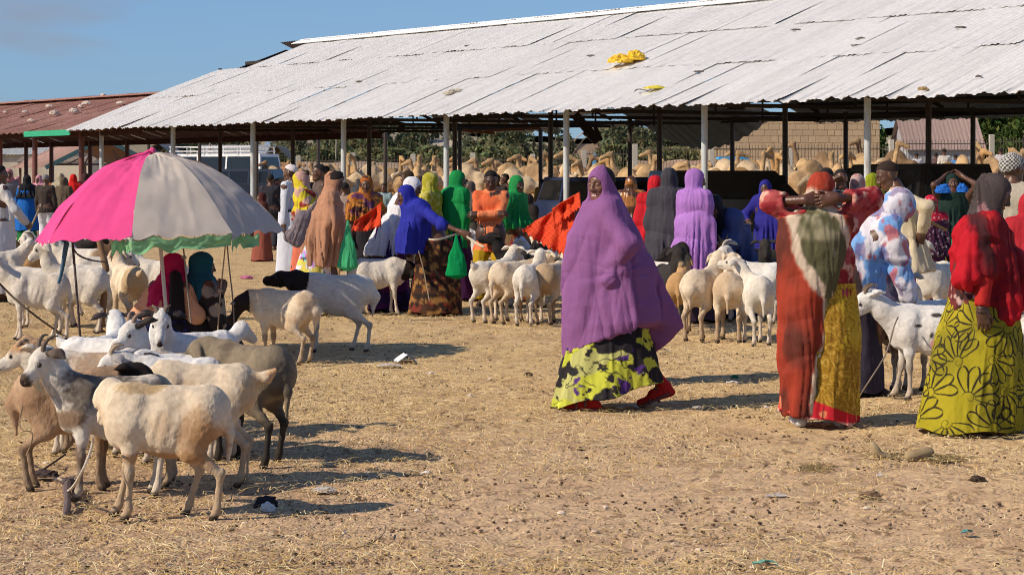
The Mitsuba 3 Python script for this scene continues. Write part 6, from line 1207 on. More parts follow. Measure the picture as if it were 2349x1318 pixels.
def floral_red(V):
    n, m = fbm(V, 10.0, 3, 51), fbm(V + 4, 15.0, 3, 52); C = mixc([0.40, 0.075, 0.075], [0.60, 0.36, 0.28], sstep(0.49, 0.60, n)); C = mixc(C, np.tile([0.26, 0.022, 0.030], (len(V), 1)), sstep(0.52, 0.60, m)); return C * (0.85 + 0.3 * fbm(V, 24.0, 2, 5)[:, None])
def gold_print(V):
    a = np.arctan2(V[:, 0], V[:, 1]) * 0.25; p = np.stack([a * 8, V[:, 2] * 8, a * 0], 1); w = np.stack([fbm(p, 1.2, 3, 3), fbm(p + 9, 1.2, 3, 4)], 1)
    s = np.sin((p[:, 0] + w[:, 0] * 2.2) * 9 + np.cos((p[:, 1] + w[:, 1] * 2.5) * 7) * 3)
    C = mixc([0.36, 0.20, 0.020], [0.56, 0.38, 0.03], sstep(0.45, 0.62, fbm(p, 0.6, 3, 6))); C = mixc(C, np.tile([0.20, 0.10, 0.015], (len(V), 1)), sstep(0.75, 0.95, s) * 0.8); C = mixc(C, np.tile([0.66, 0.46, 0.10], (len(V), 1)), sstep(-0.8, -0.97, s) * 0.6)
    edge = 0.155 + V[:, 1] * 0.22; hem = sstep(0.006, -0.006, V[:, 2] - edge)
    r = mixc([0.52, 0.018, 0.030], [0.62, 0.20, 0.10], sstep(0.60, 0.64, fbm(p + 3, 2.4, 3, 8))); C = np.where(hem[:, None] > 0.5, r, C)
    low = V[:, 2] < V[:, 2].min() + 0.022; C[low & (hem > 0.5)] = [0.62, 0.32, 0.30]; return C
blouse = drape(J, [(0.63, 0.0, 0.0, 0.185, 0.235), (0.85, 0.0, 0.0, 0.165, 0.215), (1.05, 0, 0, 0.155, 0.205), (1.25, 0, 0, 0.13, 0.205), (1.36, 0, 0, 0.10, 0.16)], floral_red, hood=False, face=False, h=0.0085, amp=0.016, seed=11, armr=0.062, cut=[((0.0, 0.15, -1.0), (0, -0.2, 0.63)), ((-0.05, 1, 0.0), (0, 0.9, 0))], carve=[B(J['wrL'] * 0.55 + J['elL'] * 0.45 + (J['wrL'] - J['elL']) * 0.1, J['wrL'] + (J['wrL'] - J['elL']) * 2, 0.075, k=0.01, op='-'), B(J['wrR'] * 0.70 + J['elR'] * 0.30 + (J['wrR'] - J['elR']) * 0.12, J['wrR'] + (J['wrR'] - J['elR']) * 2, 0.072, k=0.01, op='-')], small=0.010)
shawl = drape(J, [(0.075, -0.07, 0.125, 0.15, 0.125), (0.45, -0.085, 0.125, 0.165, 0.150), (0.75, -0.08, 0.115, 0.165, 0.170), (1.0, -0.075, 0.08, 0.155, 0.215), (1.2, -0.07, 0.06, 0.135, 0.235), (1.34, -0.055, 0.05, 0.10, 0.22)], tie_dye, hood=True, face=False, arms='', h=0.0085, amp=0.013, freq=3.4, seed=19, small=0.006, cut=[(unit([0, -0.20, -1.0]), (0, 0.13, 0.085))])
skirt = gown([(0.92, 0, -0.02, 0.17, 0.20), (0.6, 0.0, -0.02, 0.22, 0.235), (0.05, 0.0, 0.015, 0.23, 0.24)], gold_print, 260, 130, 0.09, 2.0, 23, tilt=0.0)
skirt = (skirt[0] + np.stack([0 * skirt[0][:, 0], 0 * skirt[0][:, 0], skirt[0][:, 1] * 0.16 * sstep(0.5, 0.05, skirt[0][:, 2])], 1), skirt[1], gold_print(skirt[0]))
o = ground(1882, 974)
stand('woman seen from behind in tie-dye shawl and gold skirt, hands clasped behind head', o, 90, 1.62, body_mesh(J, 0.014, DSK, True, 0.0042, hk, hm),
      [('blouse', blouse, 'mat_cloth', 'red and pink floral blouse'), ('shawl', shawl, 'mat_cloth', 'rust, cream and olive tie-dye shawl'), ('skirt', skirt, 'mat_cloth', 'gold printed skirt with red embroidered border')] + [('shoe', shoe(J, s, [0.66, 0.64, 0.62], 0.008, 0.006, 0.0), 'mat_matte', 'white slip-on shoe') for s in 'LR'])

# --- the woman in the red shawl walking right
J = joints(lean=4, yaw=-22, pitch=22, pelvis=0.875, handR=(-0.05, -0.30, 0.80), elbR=(-0.6, -0.4, 0), handL=(0.12, 0.28, 0.85), footR=(0.02, -0.10, 0), footL=(0.16, 0.14, 0), neckx=0.03)
hm, hp = head_mesh(J, 0.0055, [0.095, 0.045, 0.028], seed=3)
def red_shawl(V):
    n = fbm(V * [1, 1, 0.5], 5.0, 4, 61); C = mixc([0.43, 0.008, 0.018], [0.16, 0.006, 0.011], sstep(0.42, 0.60, n))
    dk = sstep(0.055, 0.02, np.abs(V[:, 0] + 0.02 + (V[:, 2] - 1.2) * 0.10 + (fbm(V, 8.0, 2, 62) - 0.5) * 0.08)) * sstep(0.95, 1.15, V[:, 2]) * (V[:, 1] < 0); return mixc(C, np.tile([0.028, 0.012, 0.014], (len(V), 1)), dk * 0.85)
grey_s = lambda V: mixc([0.045, 0.036, 0.034], [0.085, 0.065, 0.065], fbm(V, 9.0, 3, 63)) + 0.10 * sstep(0.62, 0.70, fbm(V, 12.0, 3, 64))[:, None] * np.array([1.6, 0.7, 0.8])
hood = drape(J, [], grey_s, arms='', h=0.008, amp=0.010, seed=31, hood_r=1.05, hole=dict(w=0.050, hgt=0.080, up=-0.018, deep=0.066), cut=[((0, 0, -1), (0, 0, 1.30))], small=0.007)
shawl = drape(J, [(0.64, 0.115, -0.08, 0.06, 0.13), (0.80, 0.125, -0.04, 0.17, 0.19), (0.98, 0.09, 0, 0.225, 0.215), (1.15, 0.05, 0, 0.215, 0.215), (1.28, 0.02, 0, 0.165, 0.19), (1.37, 0.01, 0, 0.10, 0.12)], red_shawl, hood=False, face=False, arms='R', armr=0.058, h=0.0085, amp=0.032, freq=2.6, seed=37, forearm=False, small=0.016,
              cut=[(unit([-0.55, 0, -1.0]), (0.08, 0, 0.73)), (unit([0.9, 0, -1.0]), (0.13, 0, 0.70))], extra=[B((-0.06, -0.19, 1.24), (-0.12, -0.25, 1.00), 0.070, 0.085, 0.05)])
arm = drape(J, [], plain([0.42, 0.020, 0.018], 0.08, 5), hood=False, face=False, arms='R', armr=0.056, h=0.009, amp=0.004, seed=38, small=0.006, carve=[B(J['wrR'] * 0.92 + J['elR'] * 0.08 + unit(J['wrR'] - J['elR']) * 0.065, J['wrR'] + (J['wrR'] - J['elR']) * 2, 0.065, k=0.006, op='-')])
top = drape(J, [(0.78, 0, 0, 0.20, 0.22), (1.0, 0, 0, 0.17, 0.20), (1.25, 0, 0, 0.13, 0.18)], patch_cols([0.16, 0.03, 0.03], [[0.5, 0.35, 0.32], [0.05, 0.02, 0.02]], 26.0, 71, 0.55), hood=False, face=False, arms='', h=0.012, amp=0.008, seed=39)
def swirl(V):
    """black scrolls and petal arcs printed on yellow"""
    a = np.arctan2(V[:, 1], V[:, 0]); u, v = a * 0.30, V[:, 2]
    C = mixc([0.36, 0.305, 0.015], [0.23, 0.20, 0.013], sstep(0.4, 0.7, fbm(V, 4.0, 3, 81))); ink = np.zeros(len(V)); r_ = np.random.default_rng(7)
    cells = [(-0.94 + 0.235 * (i + 0.5 * (j % 2)) + r_.uniform(-0.03, 0.03), 0.07 + 0.205 * j + r_.uniform(-0.025, 0.025), r_.uniform(0.78, 1.0), r_.uniform(0, 6.28)) for j in range(5) for i in range(8)]
    for (cu, cv, k, tilt) in cells:
        du = (u - cu + 0.94) % 1.885 - 0.94; dv = v - cv; r = np.hypot(du, dv) / (0.085 * k); t = np.arctan2(dv, du) + tilt
        sp = np.abs(((r * 2.0 - t / (2 * np.pi)) % 1.0) - 0.5) / 2.0; w = 0.040 * (0.6 + 0.6 * r); ink = np.maximum(ink, sstep(w, w * 0.5, sp) * (r < 0.55))
        for q in range(5):
            aq = (q - 2) * 0.48 + tilt; ca, sa = math.cos(aq), math.sin(aq); e1 = (du * ca + dv * sa) / k; e2 = (-du * sa + dv * ca) / k + 0.9 * (e1 - 0.05) ** 2
            hw = 0.036 * np.sqrt(np.clip((e1 - 0.035) / 0.15, 0, 1)) * np.sqrt(np.clip((0.205 - e1) / 0.05, 0, 1)) * 1.15; inside = (e1 > 0.035) & (e1 < 0.205)
            ln = 0.0052 + 0.035 * np.clip(e1 - 0.06, 0, 1); ink = np.maximum(ink, sstep(ln, ln * 0.5, np.abs(np.abs(e2) - hw)) * inside)
        ink = np.maximum(ink, sstep(0.5, 0.35, np.abs(r - 0.95)) * (np.abs(t % (2 * np.pi) - np.pi) < 0.25) * 0.0)
    return mixc(C, np.tile([0.022, 0.018, 0.010], (len(V), 1)), ink)
skirt = gown([(0.90, 0.02, 0, 0.18, 0.20), (0.6, 0.0, 0, 0.26, 0.26), (0.035, -0.03, 0, 0.315, 0.285)], swirl, 520, 220, 0.15, 1.8, 41, tilt=0.02)
bang = [('bangle', (*tube([J['wrR'] + unit(J['wrR'] - J['elR']) * q + 0.032 * np.array([math.cos(a), math.sin(a), 0]) for a in np.linspace(0, 2 * np.pi, 17)], 0.0035, 5), np.tile([0.02, 0.02, 0.02], (17 * 5 + 2, 1))), 'mat_gloss') for q in (0.0, 0.022)]
o = ground(2245, 992)
SK3 = [0.095, 0.045, 0.028]
stand('woman in a red shawl, dark grey headscarf and yellow skirt with black scrolls, walking right', o, 0, 1.61, body_mesh(J, 0.014, SK3, True, 0.0048, {'R': dict(fwd=(0.12, -0.05, -1), palm=(0.1, 1, 0), thumb=(1, -0.2, 0), curl=(18, 26, 18))}, hm),
      hp + [('headscarf', hood, 'mat_cloth', 'dark grey headscarf'), ('shawl', shawl, 'mat_cloth', 'crimson shawl with black bands'), ('sleeve', arm, 'mat_cloth'), ('blouse', top, 'mat_cloth'), ('skirt', skirt, 'mat_cloth', 'yellow skirt with black scrollwork')] + bang + [('sandal', shoe(J, s, [0.16, 0.075, 0.055], 0.008, 0.004), 'mat_matte') for s in 'LR'])

# --- the woman in white and blue bending over the goats
J = joints(lean=40, yaw=-10, pitch=42, pelvis=0.86, handL=(0.40, 0.12, 0.55), handR=(0.36, -0.10, 0.52), elbL=(0.2, 1, -0.3), elbR=(0.2, -1, -0.3), hx=-0.14)
wb = lambda V: mixc(mixc(mixc(np.tile([0.66, 0.64, 0.70], (len(V), 1)), [0.13, 0.34, 0.70], sstep(0.54, 0.60, fbm(V * [1, 1, 0.6], 7.5, 4, 91)) * 0.9), [0.46, 0.13, 0.15], sstep(0.60, 0.64, fbm(V * [1, 1, 0.5] + 3, 12.0, 3, 92)) * 0.9), [0.16, 0.10, 0.26], sstep(0.60, 0.63, fbm(V * [1, 1, 0.4] + 6, 17.0, 3, 93)) * 0.7)
hm, hp = head_mesh(J, 0.009, SKIN, seed=5)
hd = drape(J, [], wb, arms='', h=0.011, amp=0.012, seed=44, hood_r=1.20, small=0.014, hole=dict(w=0.044, hgt=0.060, up=-0.045, deep=0.055))
dr_ = drape(J, [], wb, hood=False, face=False, arms='LR', armr=0.074, h=0.011, amp=0.02, seed=45, small=0.018, extra=[B(J['shL'], J['shR'], 0.078, k=0.06), B(J['chest'], J['neck'] - J['u'] * 0.02, 0.12, 0.085, 0.06), B(J['pel'], J['chest'], 0.150, 0.150, 0.07), B(J['chest'], J['chest'] + np.array([-0.02, 0, -0.42]), 0.135, 0.085, 0.06), B(J['pel'], np.array([-0.08, 0, 0.50]), 0.155, 0.15, 0.07), B(J['chest'] * 0.5 + J['pel'] * 0.5, np.array([0.0, 0, 0.58]), 0.14, 0.11, 0.06)])
sk = gown([(0.62, -0.08, 0, 0.20, 0.20), (0.03, -0.08, 0, 0.22, 0.24)], plain([0.035, 0.03, 0.05], 0.1), 100, 40, 0.06, 2.4, 4)
stand('woman in white, blue and red splashed dress and headscarf bending down to a goat', ground(1978, 905), 8, 1.66, body_mesh(J, 0.02, SKIN, True, 0.008, {}, hm), hp + [('headscarf', hd, 'mat_cloth'), ('dress', dr_, 'mat_cloth'), ('skirt', sk, 'mat_cloth'), ('sandal', shoe(J, 'L', [0.05, 0.04, 0.04]), 'mat_matte'), ('sandal', shoe(J, 'R', [0.05, 0.04, 0.04]), 'mat_matte')])

# --- man in the cream jacket holding a stick behind his back
J = joints(lean=10, yaw=18, pitch=24, handL=(-0.12, 0.16, 1.02), elbL=(-1, 0.6, 0), handR=(0.28, -0.10, 1.12), elbR=(-0.3, -1, -0.4), neckx=0.04)
jac = shirt(J, plain([0.56, 0.48, 0.33], 0.06, 2), 0.66, h=0.012, seed=51, amp=0.018, flare=0.055, wide=1.14)
stand('man in a cream jacket with cropped hair, head bowed, a stick held behind his back', ground(2082, 806), 168, 1.74, body_mesh(J, 0.018, SKIN, True, 0.008, {}, head_mesh(J, 0.008, SKIN, seed=6)[0]), head_mesh(J, 0.008, SKIN, seed=6)[1] + [('hair', capcut(J, 0.004, 0.055, 0.009, col=[0.035, 0.022, 0.016], rough=0.003), 'mat_matte'), ('jacket', jac, 'mat_cloth'), ('trousers', trousers(J, plain([0.055, 0.045, 0.085], 0.1), r=0.024, seed=3, ztop=0.70), 'mat_cloth'), ('shoe', shoe(J, 'L', [0.04, 0.03, 0.03]), 'mat_matte'), ('shoe', shoe(J, 'R', [0.04, 0.03, 0.03]), 'mat_matte')])
a = at(2070, 484, 18.1); b = at(2172, 528, 18.0)
single('walking_stick', 'pale wooden stick held behind the back of the man in the cream jacket', 'stick', shp((*tube(spline([a, (a + b) / 2 + [0, 0, 0.012], b], 12), np.linspace(0.017, 0.012, 12), 8), ), 'mat_matte', [0.42, 0.26, 0.10]))

# --- the pair in blue and white, leaning together, and their rope
J = joints(lean=30, yaw=25, pitch=12, handL=(0.10, 0.62, 0.92), elbL=(0.2, 0.3, -1), handR=(0.25, -0.2, 0.82), neckx=0.05, pelvis=0.88)
J['wrL'] = np.array([-0.25, 0.55, 0.98]); J['elL'] = np.array([-0.03, 0.42, 1.07])
wb2 = patch_cols([0.055, 0.022, 0.012], [[0.17, 0.03, 0.02], [0.26, 0.13, 0.04], [0.02, 0.012, 0.01]], 14.0, 21, 0.545)
woman('woman in a royal blue headscarf and brown patterned skirt, leaning left and holding a rope', 1002, 722, 186, [0.020, 0.026, 0.30], None, 1.62, 0.72, 61, 0.012, J=J, dc=wb2, dress_rows=[(0.02, 0.02, 0, 0.31, 0.31), (0.45, 0.0, 0, 0.26, 0.26), (0.88, 0.02, 0, 0.20, 0.20)], headh=0.008, skin=[0.12, 0.055, 0.032], rows=[(0.72, 0.28, 0, 0.20, 0.24), (0.9, 0.26, 0, 0.22, 0.25), (1.1, 0.24, 0, 0.20, 0.24), (1.25, 0.25, 0, 0.15, 0.18)], arms='L', kw=dict(carve=[B(J['wrL'] * 0.6 + J['elL'] * 0.4, J['wrL'] + (J['wrL'] - J['elL']), 0.09, k=0.01, op='-')]))
J = joints(lean=20, yaw=-25, pitch=20, handR=(0.22, -0.18, 0.72), handL=(0.2, 0.2, 0.8), neckx=0.05, pelvis=0.88)
woman('woman in a white cloak and dark purple skirt leaning right against the woman in blue', 893, 714, 2, [0.66, 0.66, 0.70], None, 1.66, 0.66, 62, 0.012, J=J, dc=patch_cols([0.022, 0.008, 0.030], [[0.10, 0.012, 0.09], [0.03, 0.012, 0.08]], 7.0, 22, 0.55), headh=0.008, rows=[(0.40, -0.10, 0.04, 0.20, 0.26), (0.75, -0.04, 0.02, 0.22, 0.26), (1.0, 0.07, 0, 0.20, 0.24), (1.22, 0.15, 0, 0.15, 0.20)], kw=dict(carve=[B((0.26, -0.45, 0.2), (0.26, -0.20, 0.80), 0.17, 0.15, k=0.03, op='-')], forearm=False), arms='L', amp=0.03)
h0 = at(1052, 536, 22.6)
ropec = lambda m: shp(m, 'mat_matte', [0.52, 0.46, 0.34])
def rope(pts, r=0.008, n=40):
    p = spline(pts, n); w = np.arange(n) * 1.3
    return cat([tube(p + np.stack([np.cos(w + q) * r * 0.5, w * 0, np.sin(w + q) * r * 0.5], 1), r * 0.7, 5) for q in (0, 2.1, 4.2)])
single('rope', 'pale twisted rope running from the blue woman to the goats on the right', 'rope', ropec(rope([at(985, 548, 22.4), at(1020, 545, 22.4), h0, at(1075, 545, 22.4), at(1110, 566, 22.0)], 0.011)))
single('rope', 'thin rope hanging from the black-headed sheep to the ground by the patterned skirt', 'rope', ropec(rope([at(960, 575, 22.2), at(972, 620, 22.4), at(985, 690, 22.5)], 0.006)))
def bag(c, w, hgt, seed, depth=0.5):
    def fn(u, v):
        a = 2 * np.pi * u; k = np.where(v < 0.45, 0.10 + 0.55 * (v / 0.45) ** 1.4, 0.65 + 0.35 * np.sin((v - 0.45) / 0.55 * np.pi * 0.62)) * np.where(v > 0.93, (1.03 - v) / 0.1, 1)
        n = meshkit.fbm(np.stack([np.cos(a) * 2.6 + seed, np.sin(a) * 2.6, v * 2.2], 1), 3, seed); s = k * (1 + 0.42 * (np.abs(2 * n - 1) - 0.35))
        return np.stack([c[0] + w / 2 * s * np.cos(a), c[1] + w / 2 * depth * s * np.sin(a), c[2] - hgt * v], 1)
    V, F, *_ = grid(fn, 60, 40, True); return V, F
single('plastic_bag', 'green plastic bag hanging from the arm of the woman in blue', 'bag', shp(bag(at(1047, 538, 22.35), 0.25, 0.49, 3), 'mat_film', [0.010, 0.32, 0.10]))
single('plastic_bag', 'pale green plastic bag beside the woman in the tan cloak', 'bag', shp(bag(at(798, 505, 21.8), 0.22, 0.55, 5), 'mat_film', [0.08, 0.50, 0.22]))

# --- tan cloak, with the bag; the man in white
J = joints(lean=12, yaw=-28, pitch=14, handL=(0.25, 0.2, 0.9), handR=(0.2, -0.2, 0.85))
flo = patch_cols([0.70, 0.66, 0.70], [[0.03, 0.025, 0.04], [0.50, 0.22, 0.62], [0.16, 0.52, 0.56], [0.62, 0.55, 0.10]], 15.0, 23, 0.565)
woman('woman in a tan-brown cloak and white floral skirt turned to the right', 738, 722, 12, [0.40, 0.205, 0.125], None, 1.66, 0.56, 63, 0.012, J=J, dc=flo, headh=0.008, amp=0.030, rows=[(0.56, 0.03, 0, 0.25, 0.27), (0.85, 0.03, 0, 0.26, 0.29), (1.08, 0.05, 0, 0.22, 0.26), (1.26, 0.09, 0, 0.15, 0.20)], dress_rows=[(0.02, -0.06, 0, 0.24, 0.25), (0.5, -0.08, 0, 0.22, 0.22), (0.9, 0, 0, 0.17, 0.19)], extra_parts=[('underscarf', capcut(J, 0.012, 0.03, 0.01, col=[0.02, 0.015, 0.014]), 'mat_cloth')])
J = joints(lean=8, yaw=0, pitch=10, handL=(-0.30, 0.42, 0.86), elbL=(-1, 0.4, 0), handR=(-0.05, -0.24, 0.66), elbR=(-1, -0.2, 0))
woman('woman in pink sleeves and a mottled yellow headscarf mostly hidden behind the tan cloak', 708, 700, 170, [0.30, 0.05, 0.03], [0.55, 0.14, 0.08], 1.66, 1.05, 64, 0.014, J=J, kc=patch_cols([0.62, 0.50, 0.03], [[0.24, 0.03, 0.02], [0.5, 0.3, 0.25]], 8.0, 24, 0.5), extra_parts=[('sleeve', drape(J, [], plain([0.50, 0.24, 0.20], 0.1), hood=False, face=False, arms='LR', h=0.014, amp=0.004), 'mat_cloth')])
def bagmesh():
    V, F = sdf_mesh([B((0, 0, 0.10), (0.02, 0, -0.20), 0.13, 0.12, 0.06, ((0, 1, 0), 0.55)), B((-0.10, 0, -0.28), (0.05, 0, -0.32), 0.10, k=0.06, sq=((0, 1, 0), 0.6)), B((0.06, 0, 0.2), (0.12, 0.0, 0.42), 0.045, 0.03, 0.04, ((0, 1, 0), 0.5))], 0.014)
    V = folds(V, vnormals(V, F), (0, 0), None, 0.01, 3, 3, 0.5, -0.4, 0.010); return V, F, np.array([0.20, 0.165, 0.185]) * (0.85 + 0.3 * fbm(V, 12, 3, 2)[:, None])
bgm = bagmesh(); single('shoulder_bag', 'grey-mauve cloth bag hanging behind the tan cloak', 'bag', shp(moved(bgm, rotz(0.1) @ np.array([[0.94, 0, 0.34], [0, 1, 0], [-0.34, 0, 0.94]]), at(690, 512, 21.6), 0.62), 'mat_cloth'))
J = joints(lean=2, yaw=15, pitch=4, handL=(-0.02, 0.26, 0.72))
def kufi(J): return capcut(J, 0.010, 0.060, 0.011, col=[0.66, 0.62, 0.62])
man('man in a long white robe and white cap walking away to the left', 672, 640, 150, [0.55, 0.58, 0.66], None, 1.78, J=J, seed=5, robe=[0.55, 0.58, 0.66], cap=kufi, zlow=0.7, hres=0.014)

# --- boy in orange with crossed arms, green hijabs
J = joints(lean=-3, yaw=10, pitch=18, handR=(0.17, 0.10, 1.13), handL=(0.19, -0.12, 1.12), elbR=(0.1, -1, -0.6), elbL=(0.1, 1, -0.6), footL=(0.05, 0.12, 0), footR=(0, -0.12, 0))
man('boy in an orange shirt and mustard trousers standing with arms crossed', 1126, 702, 262, [0.72, 0.20, 0.085], [0.42, 0.27, 0.012], 1.66, J=J, seed=6, hres=0.012, headh=0.008, zlow=0.66, skin=[0.07, 0.032, 0.02], sc=patch_cols([0.72, 0.215, 0.09], [[0.66, 0.13, 0.045]], 6.0, 3, 0.5), hairc=(0.012, 0.01, 0.01))
woman('woman in a bright green headscarf behind the boy in orange', 1182, 690, 330, [0.012, 0.22, 0.055], None, 1.6, 0.95, 66, 0.014, J=joints(yaw=-20, pitch=8, handR=(0.15, -0.2, 0.95)), dc=patch_cols([0.28, 0.09, 0.03], [[0.45, 0.30, 0.2], [0.3, 0.03, 0.03], [0.16, 0.10, 0.05]], 10.0, 31, 0.53))
woman('woman in a long emerald cloak and deep purple dress behind the woman in blue', 1038, 688, 40, [0.006, 0.225, 0.055], [0.045, 0.008, 0.05], 1.67, 0.66, 67, 0.013, J=joints(lean=6, yaw=-50, pitch=10), amp=0.02, dress_rows=[(0.02, 0.02, -0.04, 0.28, 0.34), (0.5, 0, -0.02, 0.23, 0.27), (0.95, 0, 0, 0.17, 0.19)])
woman('woman in a mustard-green sequined headscarf behind the emerald cloak', 988, 690, 160, [0.33, 0.31, 0.02], [0.05, 0.04, 0.03], 1.64, 0.85, 68, 0.016, kc=patch_cols([0.33, 0.31, 0.02], [[0.5, 0.45, 0.12]], 30.0, 4, 0.55))
# --- the crocheted shawls
def crochet(V):
    return np.array([0.62, 0.060, 0.018]) * (0.72 + 0.4 * (np.sin(V[:, 0] * 150 + np.sin(V[:, 2] * 60)) * np.sin(V[:, 2] * 170))[:, None] * 0.5 + 0.25 * fbm(V, 25.0, 2, 3)[:, None])
def shawl_sheet(P00, P10, P01, P11, sag, seed, n=70, m=50, th=0.010):
    P00, P10, P01, P11 = (np.asarray(p, float) for p in (P00, P10, P01, P11))
    def fn(u, v):
        u_, v_ = u[:, None], v[:, None]
        P = P00 * (1 - u_) * (1 - v_) + P10 * u_ * (1 - v_) + P01 * (1 - u_) * v_ + P11 * u_ * v_
        w = np.sin(u * 17 + 2 * meshkit.fbm(np.stack([u * 3, v * 3, u * 0], 1), 2, seed)) * 0.035 * (0.3 + v); e = 0.012 * np.sin(u * 60) * (v > 0.97)
        P[:, 2] -= sag * np.sin(np.pi * u) * (0.5 + 0.5 * v) + e; P[:, 1] += w + 0.10 * np.sin(np.pi * u) * np.sin(np.pi * v); return P
    V, F, U, W = grid(fn, n, m); N = vnormals(V, F); k = len(V); e = np.concatenate([np.arange(n), np.arange(n - 1, k, n)[1:], np.arange(k - n, k)[::-1][1:], np.arange(0, k, n)[::-1][1:-1]]); e2 = np.roll(e, -1)
    V = np.vstack([V + N * th / 2, V - N * th / 2]); F = np.vstack([F, F[:, ::-1] + k, quads(np.stack([e, e + k, e2 + k, e2], 1))]); return V, F, crochet(V)
J = joints(yaw=30, handR=(0.15, -0.45, 1.15), elbR=(-0.2, -1, -0.3), pitch=5)
w1 = woman('woman behind the purple cloak whose red crocheted shawl spreads out to the left', 1398, 880, 200, [0.50, 0.04, 0.02], [0.2, 0.04, 0.03], 1.50, 0.75, 71, 0.016, J=joints(yaw=30), arms='')
part(w1, 'crocheted_shawl', shp(shawl_sheet(at(1228, 507, 15.2), at(1322, 447, 14.9), at(1199, 527, 15.1), at(1310, 590, 14.7), 0.02, 3), 'mat_cloth', smooth=True), 'red-orange crocheted shawl held out like a wing')
part(w1, 'shawl_fold', shp(shawl_sheet(at(1266, 478, 14.95), at(1330, 440, 14.8), at(1272, 520, 14.9), at(1332, 475, 14.7), 0.0, 5, 40, 24), 'mat_cloth', smooth=True))
J = joints(yaw=-30, pitch=6)
w2 = woman('woman in an orange and purple headscarf and black robe under an orange crocheted shawl', 838, 690, 300, [0.30, 0.07, 0.02], [0.022, 0.02, 0.025], 1.60, 1.06, 72, 0.014, J=J, kc=patch_cols([0.34, 0.10, 0.02], [[0.05, 0.02, 0.02], [0.12, 0.04, 0.10], [0.42, 0.17, 0.03]], 9.0, 33, 0.52), rows=[(1.06, 0, 0, 0.20, 0.26), (1.2, 0, 0, 0.21, 0.26), (1.34, 0, 0, 0.13, 0.18)])
part(w2, 'crocheted_shawl', shp(shawl_sheet(at(815, 505, 22.4), at(876, 462, 22.6), at(806, 527, 22.3), at(874, 516, 22.4), 0.03, 7), 'mat_cloth', smooth=True), 'orange crocheted shawl')

# --- dark grey and lilac cloaks and their neighbours
woman('woman in a long charcoal cloak seen from behind', 1535, 732, 80, [0.050, 0.048, 0.060], [0.04, 0.035, 0.04], 1.68, 0.30, 73, 0.012, J=joints(yaw=-8), face=False, amp=0.022, rows=[(0.30, 0, 0, 0.26, 0.30), (0.8, 0, 0, 0.21, 0.25), (1.1, 0, 0, 0.165, 0.215), (1.28, 0, 0, 0.125, 0.18), (1.37, 0, 0, 0.10, 0.14)])
woman('woman in a long lilac cloak seen from behind, face turned right', 1592, 738, 40, [0.355, 0.165, 0.49], [0.05, 0.03, 0.05], 1.665, 0.28, 74, 0.012, J=joints(yaw=-38, pitch=10), amp=0.030, rows=[(0.28, 0, 0, 0.25, 0.29), (0.8, 0, 0, 0.215, 0.25), (1.1, 0.01, 0, 0.175, 0.215), (1.28, 0.01, 0, 0.125, 0.18), (1.37, 0, 0, 0.10, 0.14)])
woman('woman in a red cloak half hidden behind the charcoal cloak', 1503, 700, 95, [0.50, 0.012, 0.022], [0.20, 0.02, 0.03], 1.60, 0.45, 75, 0.014, face=False)
J = joints(lean=52, pitch=40, yaw=10, pelvis=0.86, handL=(0.55, 0.15, 0.55), handR=(0.55, -0.15, 0.55))
b2 = [(0.30, 0.0, 0, 0.28, 0.30), (0.7, 0.10, 0, 0.26, 0.29), (0.95, 0.2, 0, 0.2, 0.26), (1.1, 0.25, 0, 0.12, 0.2)]
woman('woman in a slate blue robe and black veil bending over the goats', 1688, 728, 235, [0.014, 0.015, 0.024], None, 1.66, 0.48, 76, 0.013, J=J, dc=plain([0.060, 0.085, 0.20], 0.1, 3), rows=[(0.48, 0.30, 0, 0.16, 0.17), (0.8, 0.28, 0, 0.18, 0.18), (1.1, 0.26, 0, 0.14, 0.16)], arms='', extra_parts=[('robe', drape(J, b2, plain([0.055, 0.075, 0.19], 0.12, 4), hood=False, face=False, arms='LR', armr=0.09, h=0.014, amp=0.03, seed=8, cut=[((0, 0, -1), (0, 0, 0.32))]), 'mat_cloth')])
woman('woman in an ultramarine headscarf facing the viewer by the black car', 1762, 672, 235, [0.022, 0.020, 0.21], [0.03, 0.03, 0.10], 1.55, 0.45, 77, 0.014, J=joints(lean=6, yaw=20, pitch=5, handR=(0.22, -0.22, 1.05)))
woman('woman in a shiny bronze cloak seen from behind by the station wagon', 1447, 645, 85, [0.33, 0.12, 0.018], [0.10, 0.05, 0.02], 1.60, 0.35, 78, 0.014, face=False, kmat='mat_satin', amp=0.035, kc=patch_cols([0.34, 0.125, 0.018], [[0.09, 0.035, 0.012]], 6.0, 9, 0.54), J=joints(handL=(0.1, 0.3, 1.0)))
# --- group behind the hands-on-head woman
def zigzag(V): return np.where((np.sin(V[:, 0] * 70) * np.sin(V[:, 2] * 80) > 0.45)[:, None], [0.35, 0.35, 0.36], [0.016, 0.017, 0.020])
man('boy in a dark patterned shirt shading his eyes with a raised arm', 1930, 702, 250, None, [0.04, 0.04, 0.05], 1.68, J=joints(yaw=20, handR=(0.16, -0.06, 1.52), elbR=(0.5, -1, -0.1), handL=(0.2, 0.2, 0.9)), seed=8, hres=0.014, sc=zigzag)
man('boy in a dark hooded top with white drawstrings beside the red tie-dye hood', 1897, 692, 240, [0.035, 0.03, 0.035], [0.04, 0.04, 0.05], 1.70, J=joints(yaw=-10, pitch=6), seed=9)
woman('woman in a sheer pink and grey scarf behind the blouse elbow', 1966, 700, 60, [0.45, 0.28, 0.27], [0.15, 0.10, 0.10], 1.62, 0.7, 79, 0.015, kc=patch_cols([0.42, 0.30, 0.29], [[0.2, 0.2, 0.21], [0.5, 0.22, 0.2]], 14.0, 8, 0.55), face=False)
woman('woman in a lime green headscarf under the eighth front post', 2000, 660, 30, [0.26, 0.30, 0.015], [0.07, 0.20, 0.05], 1.64, 0.95, 80, 0.014, face=False)
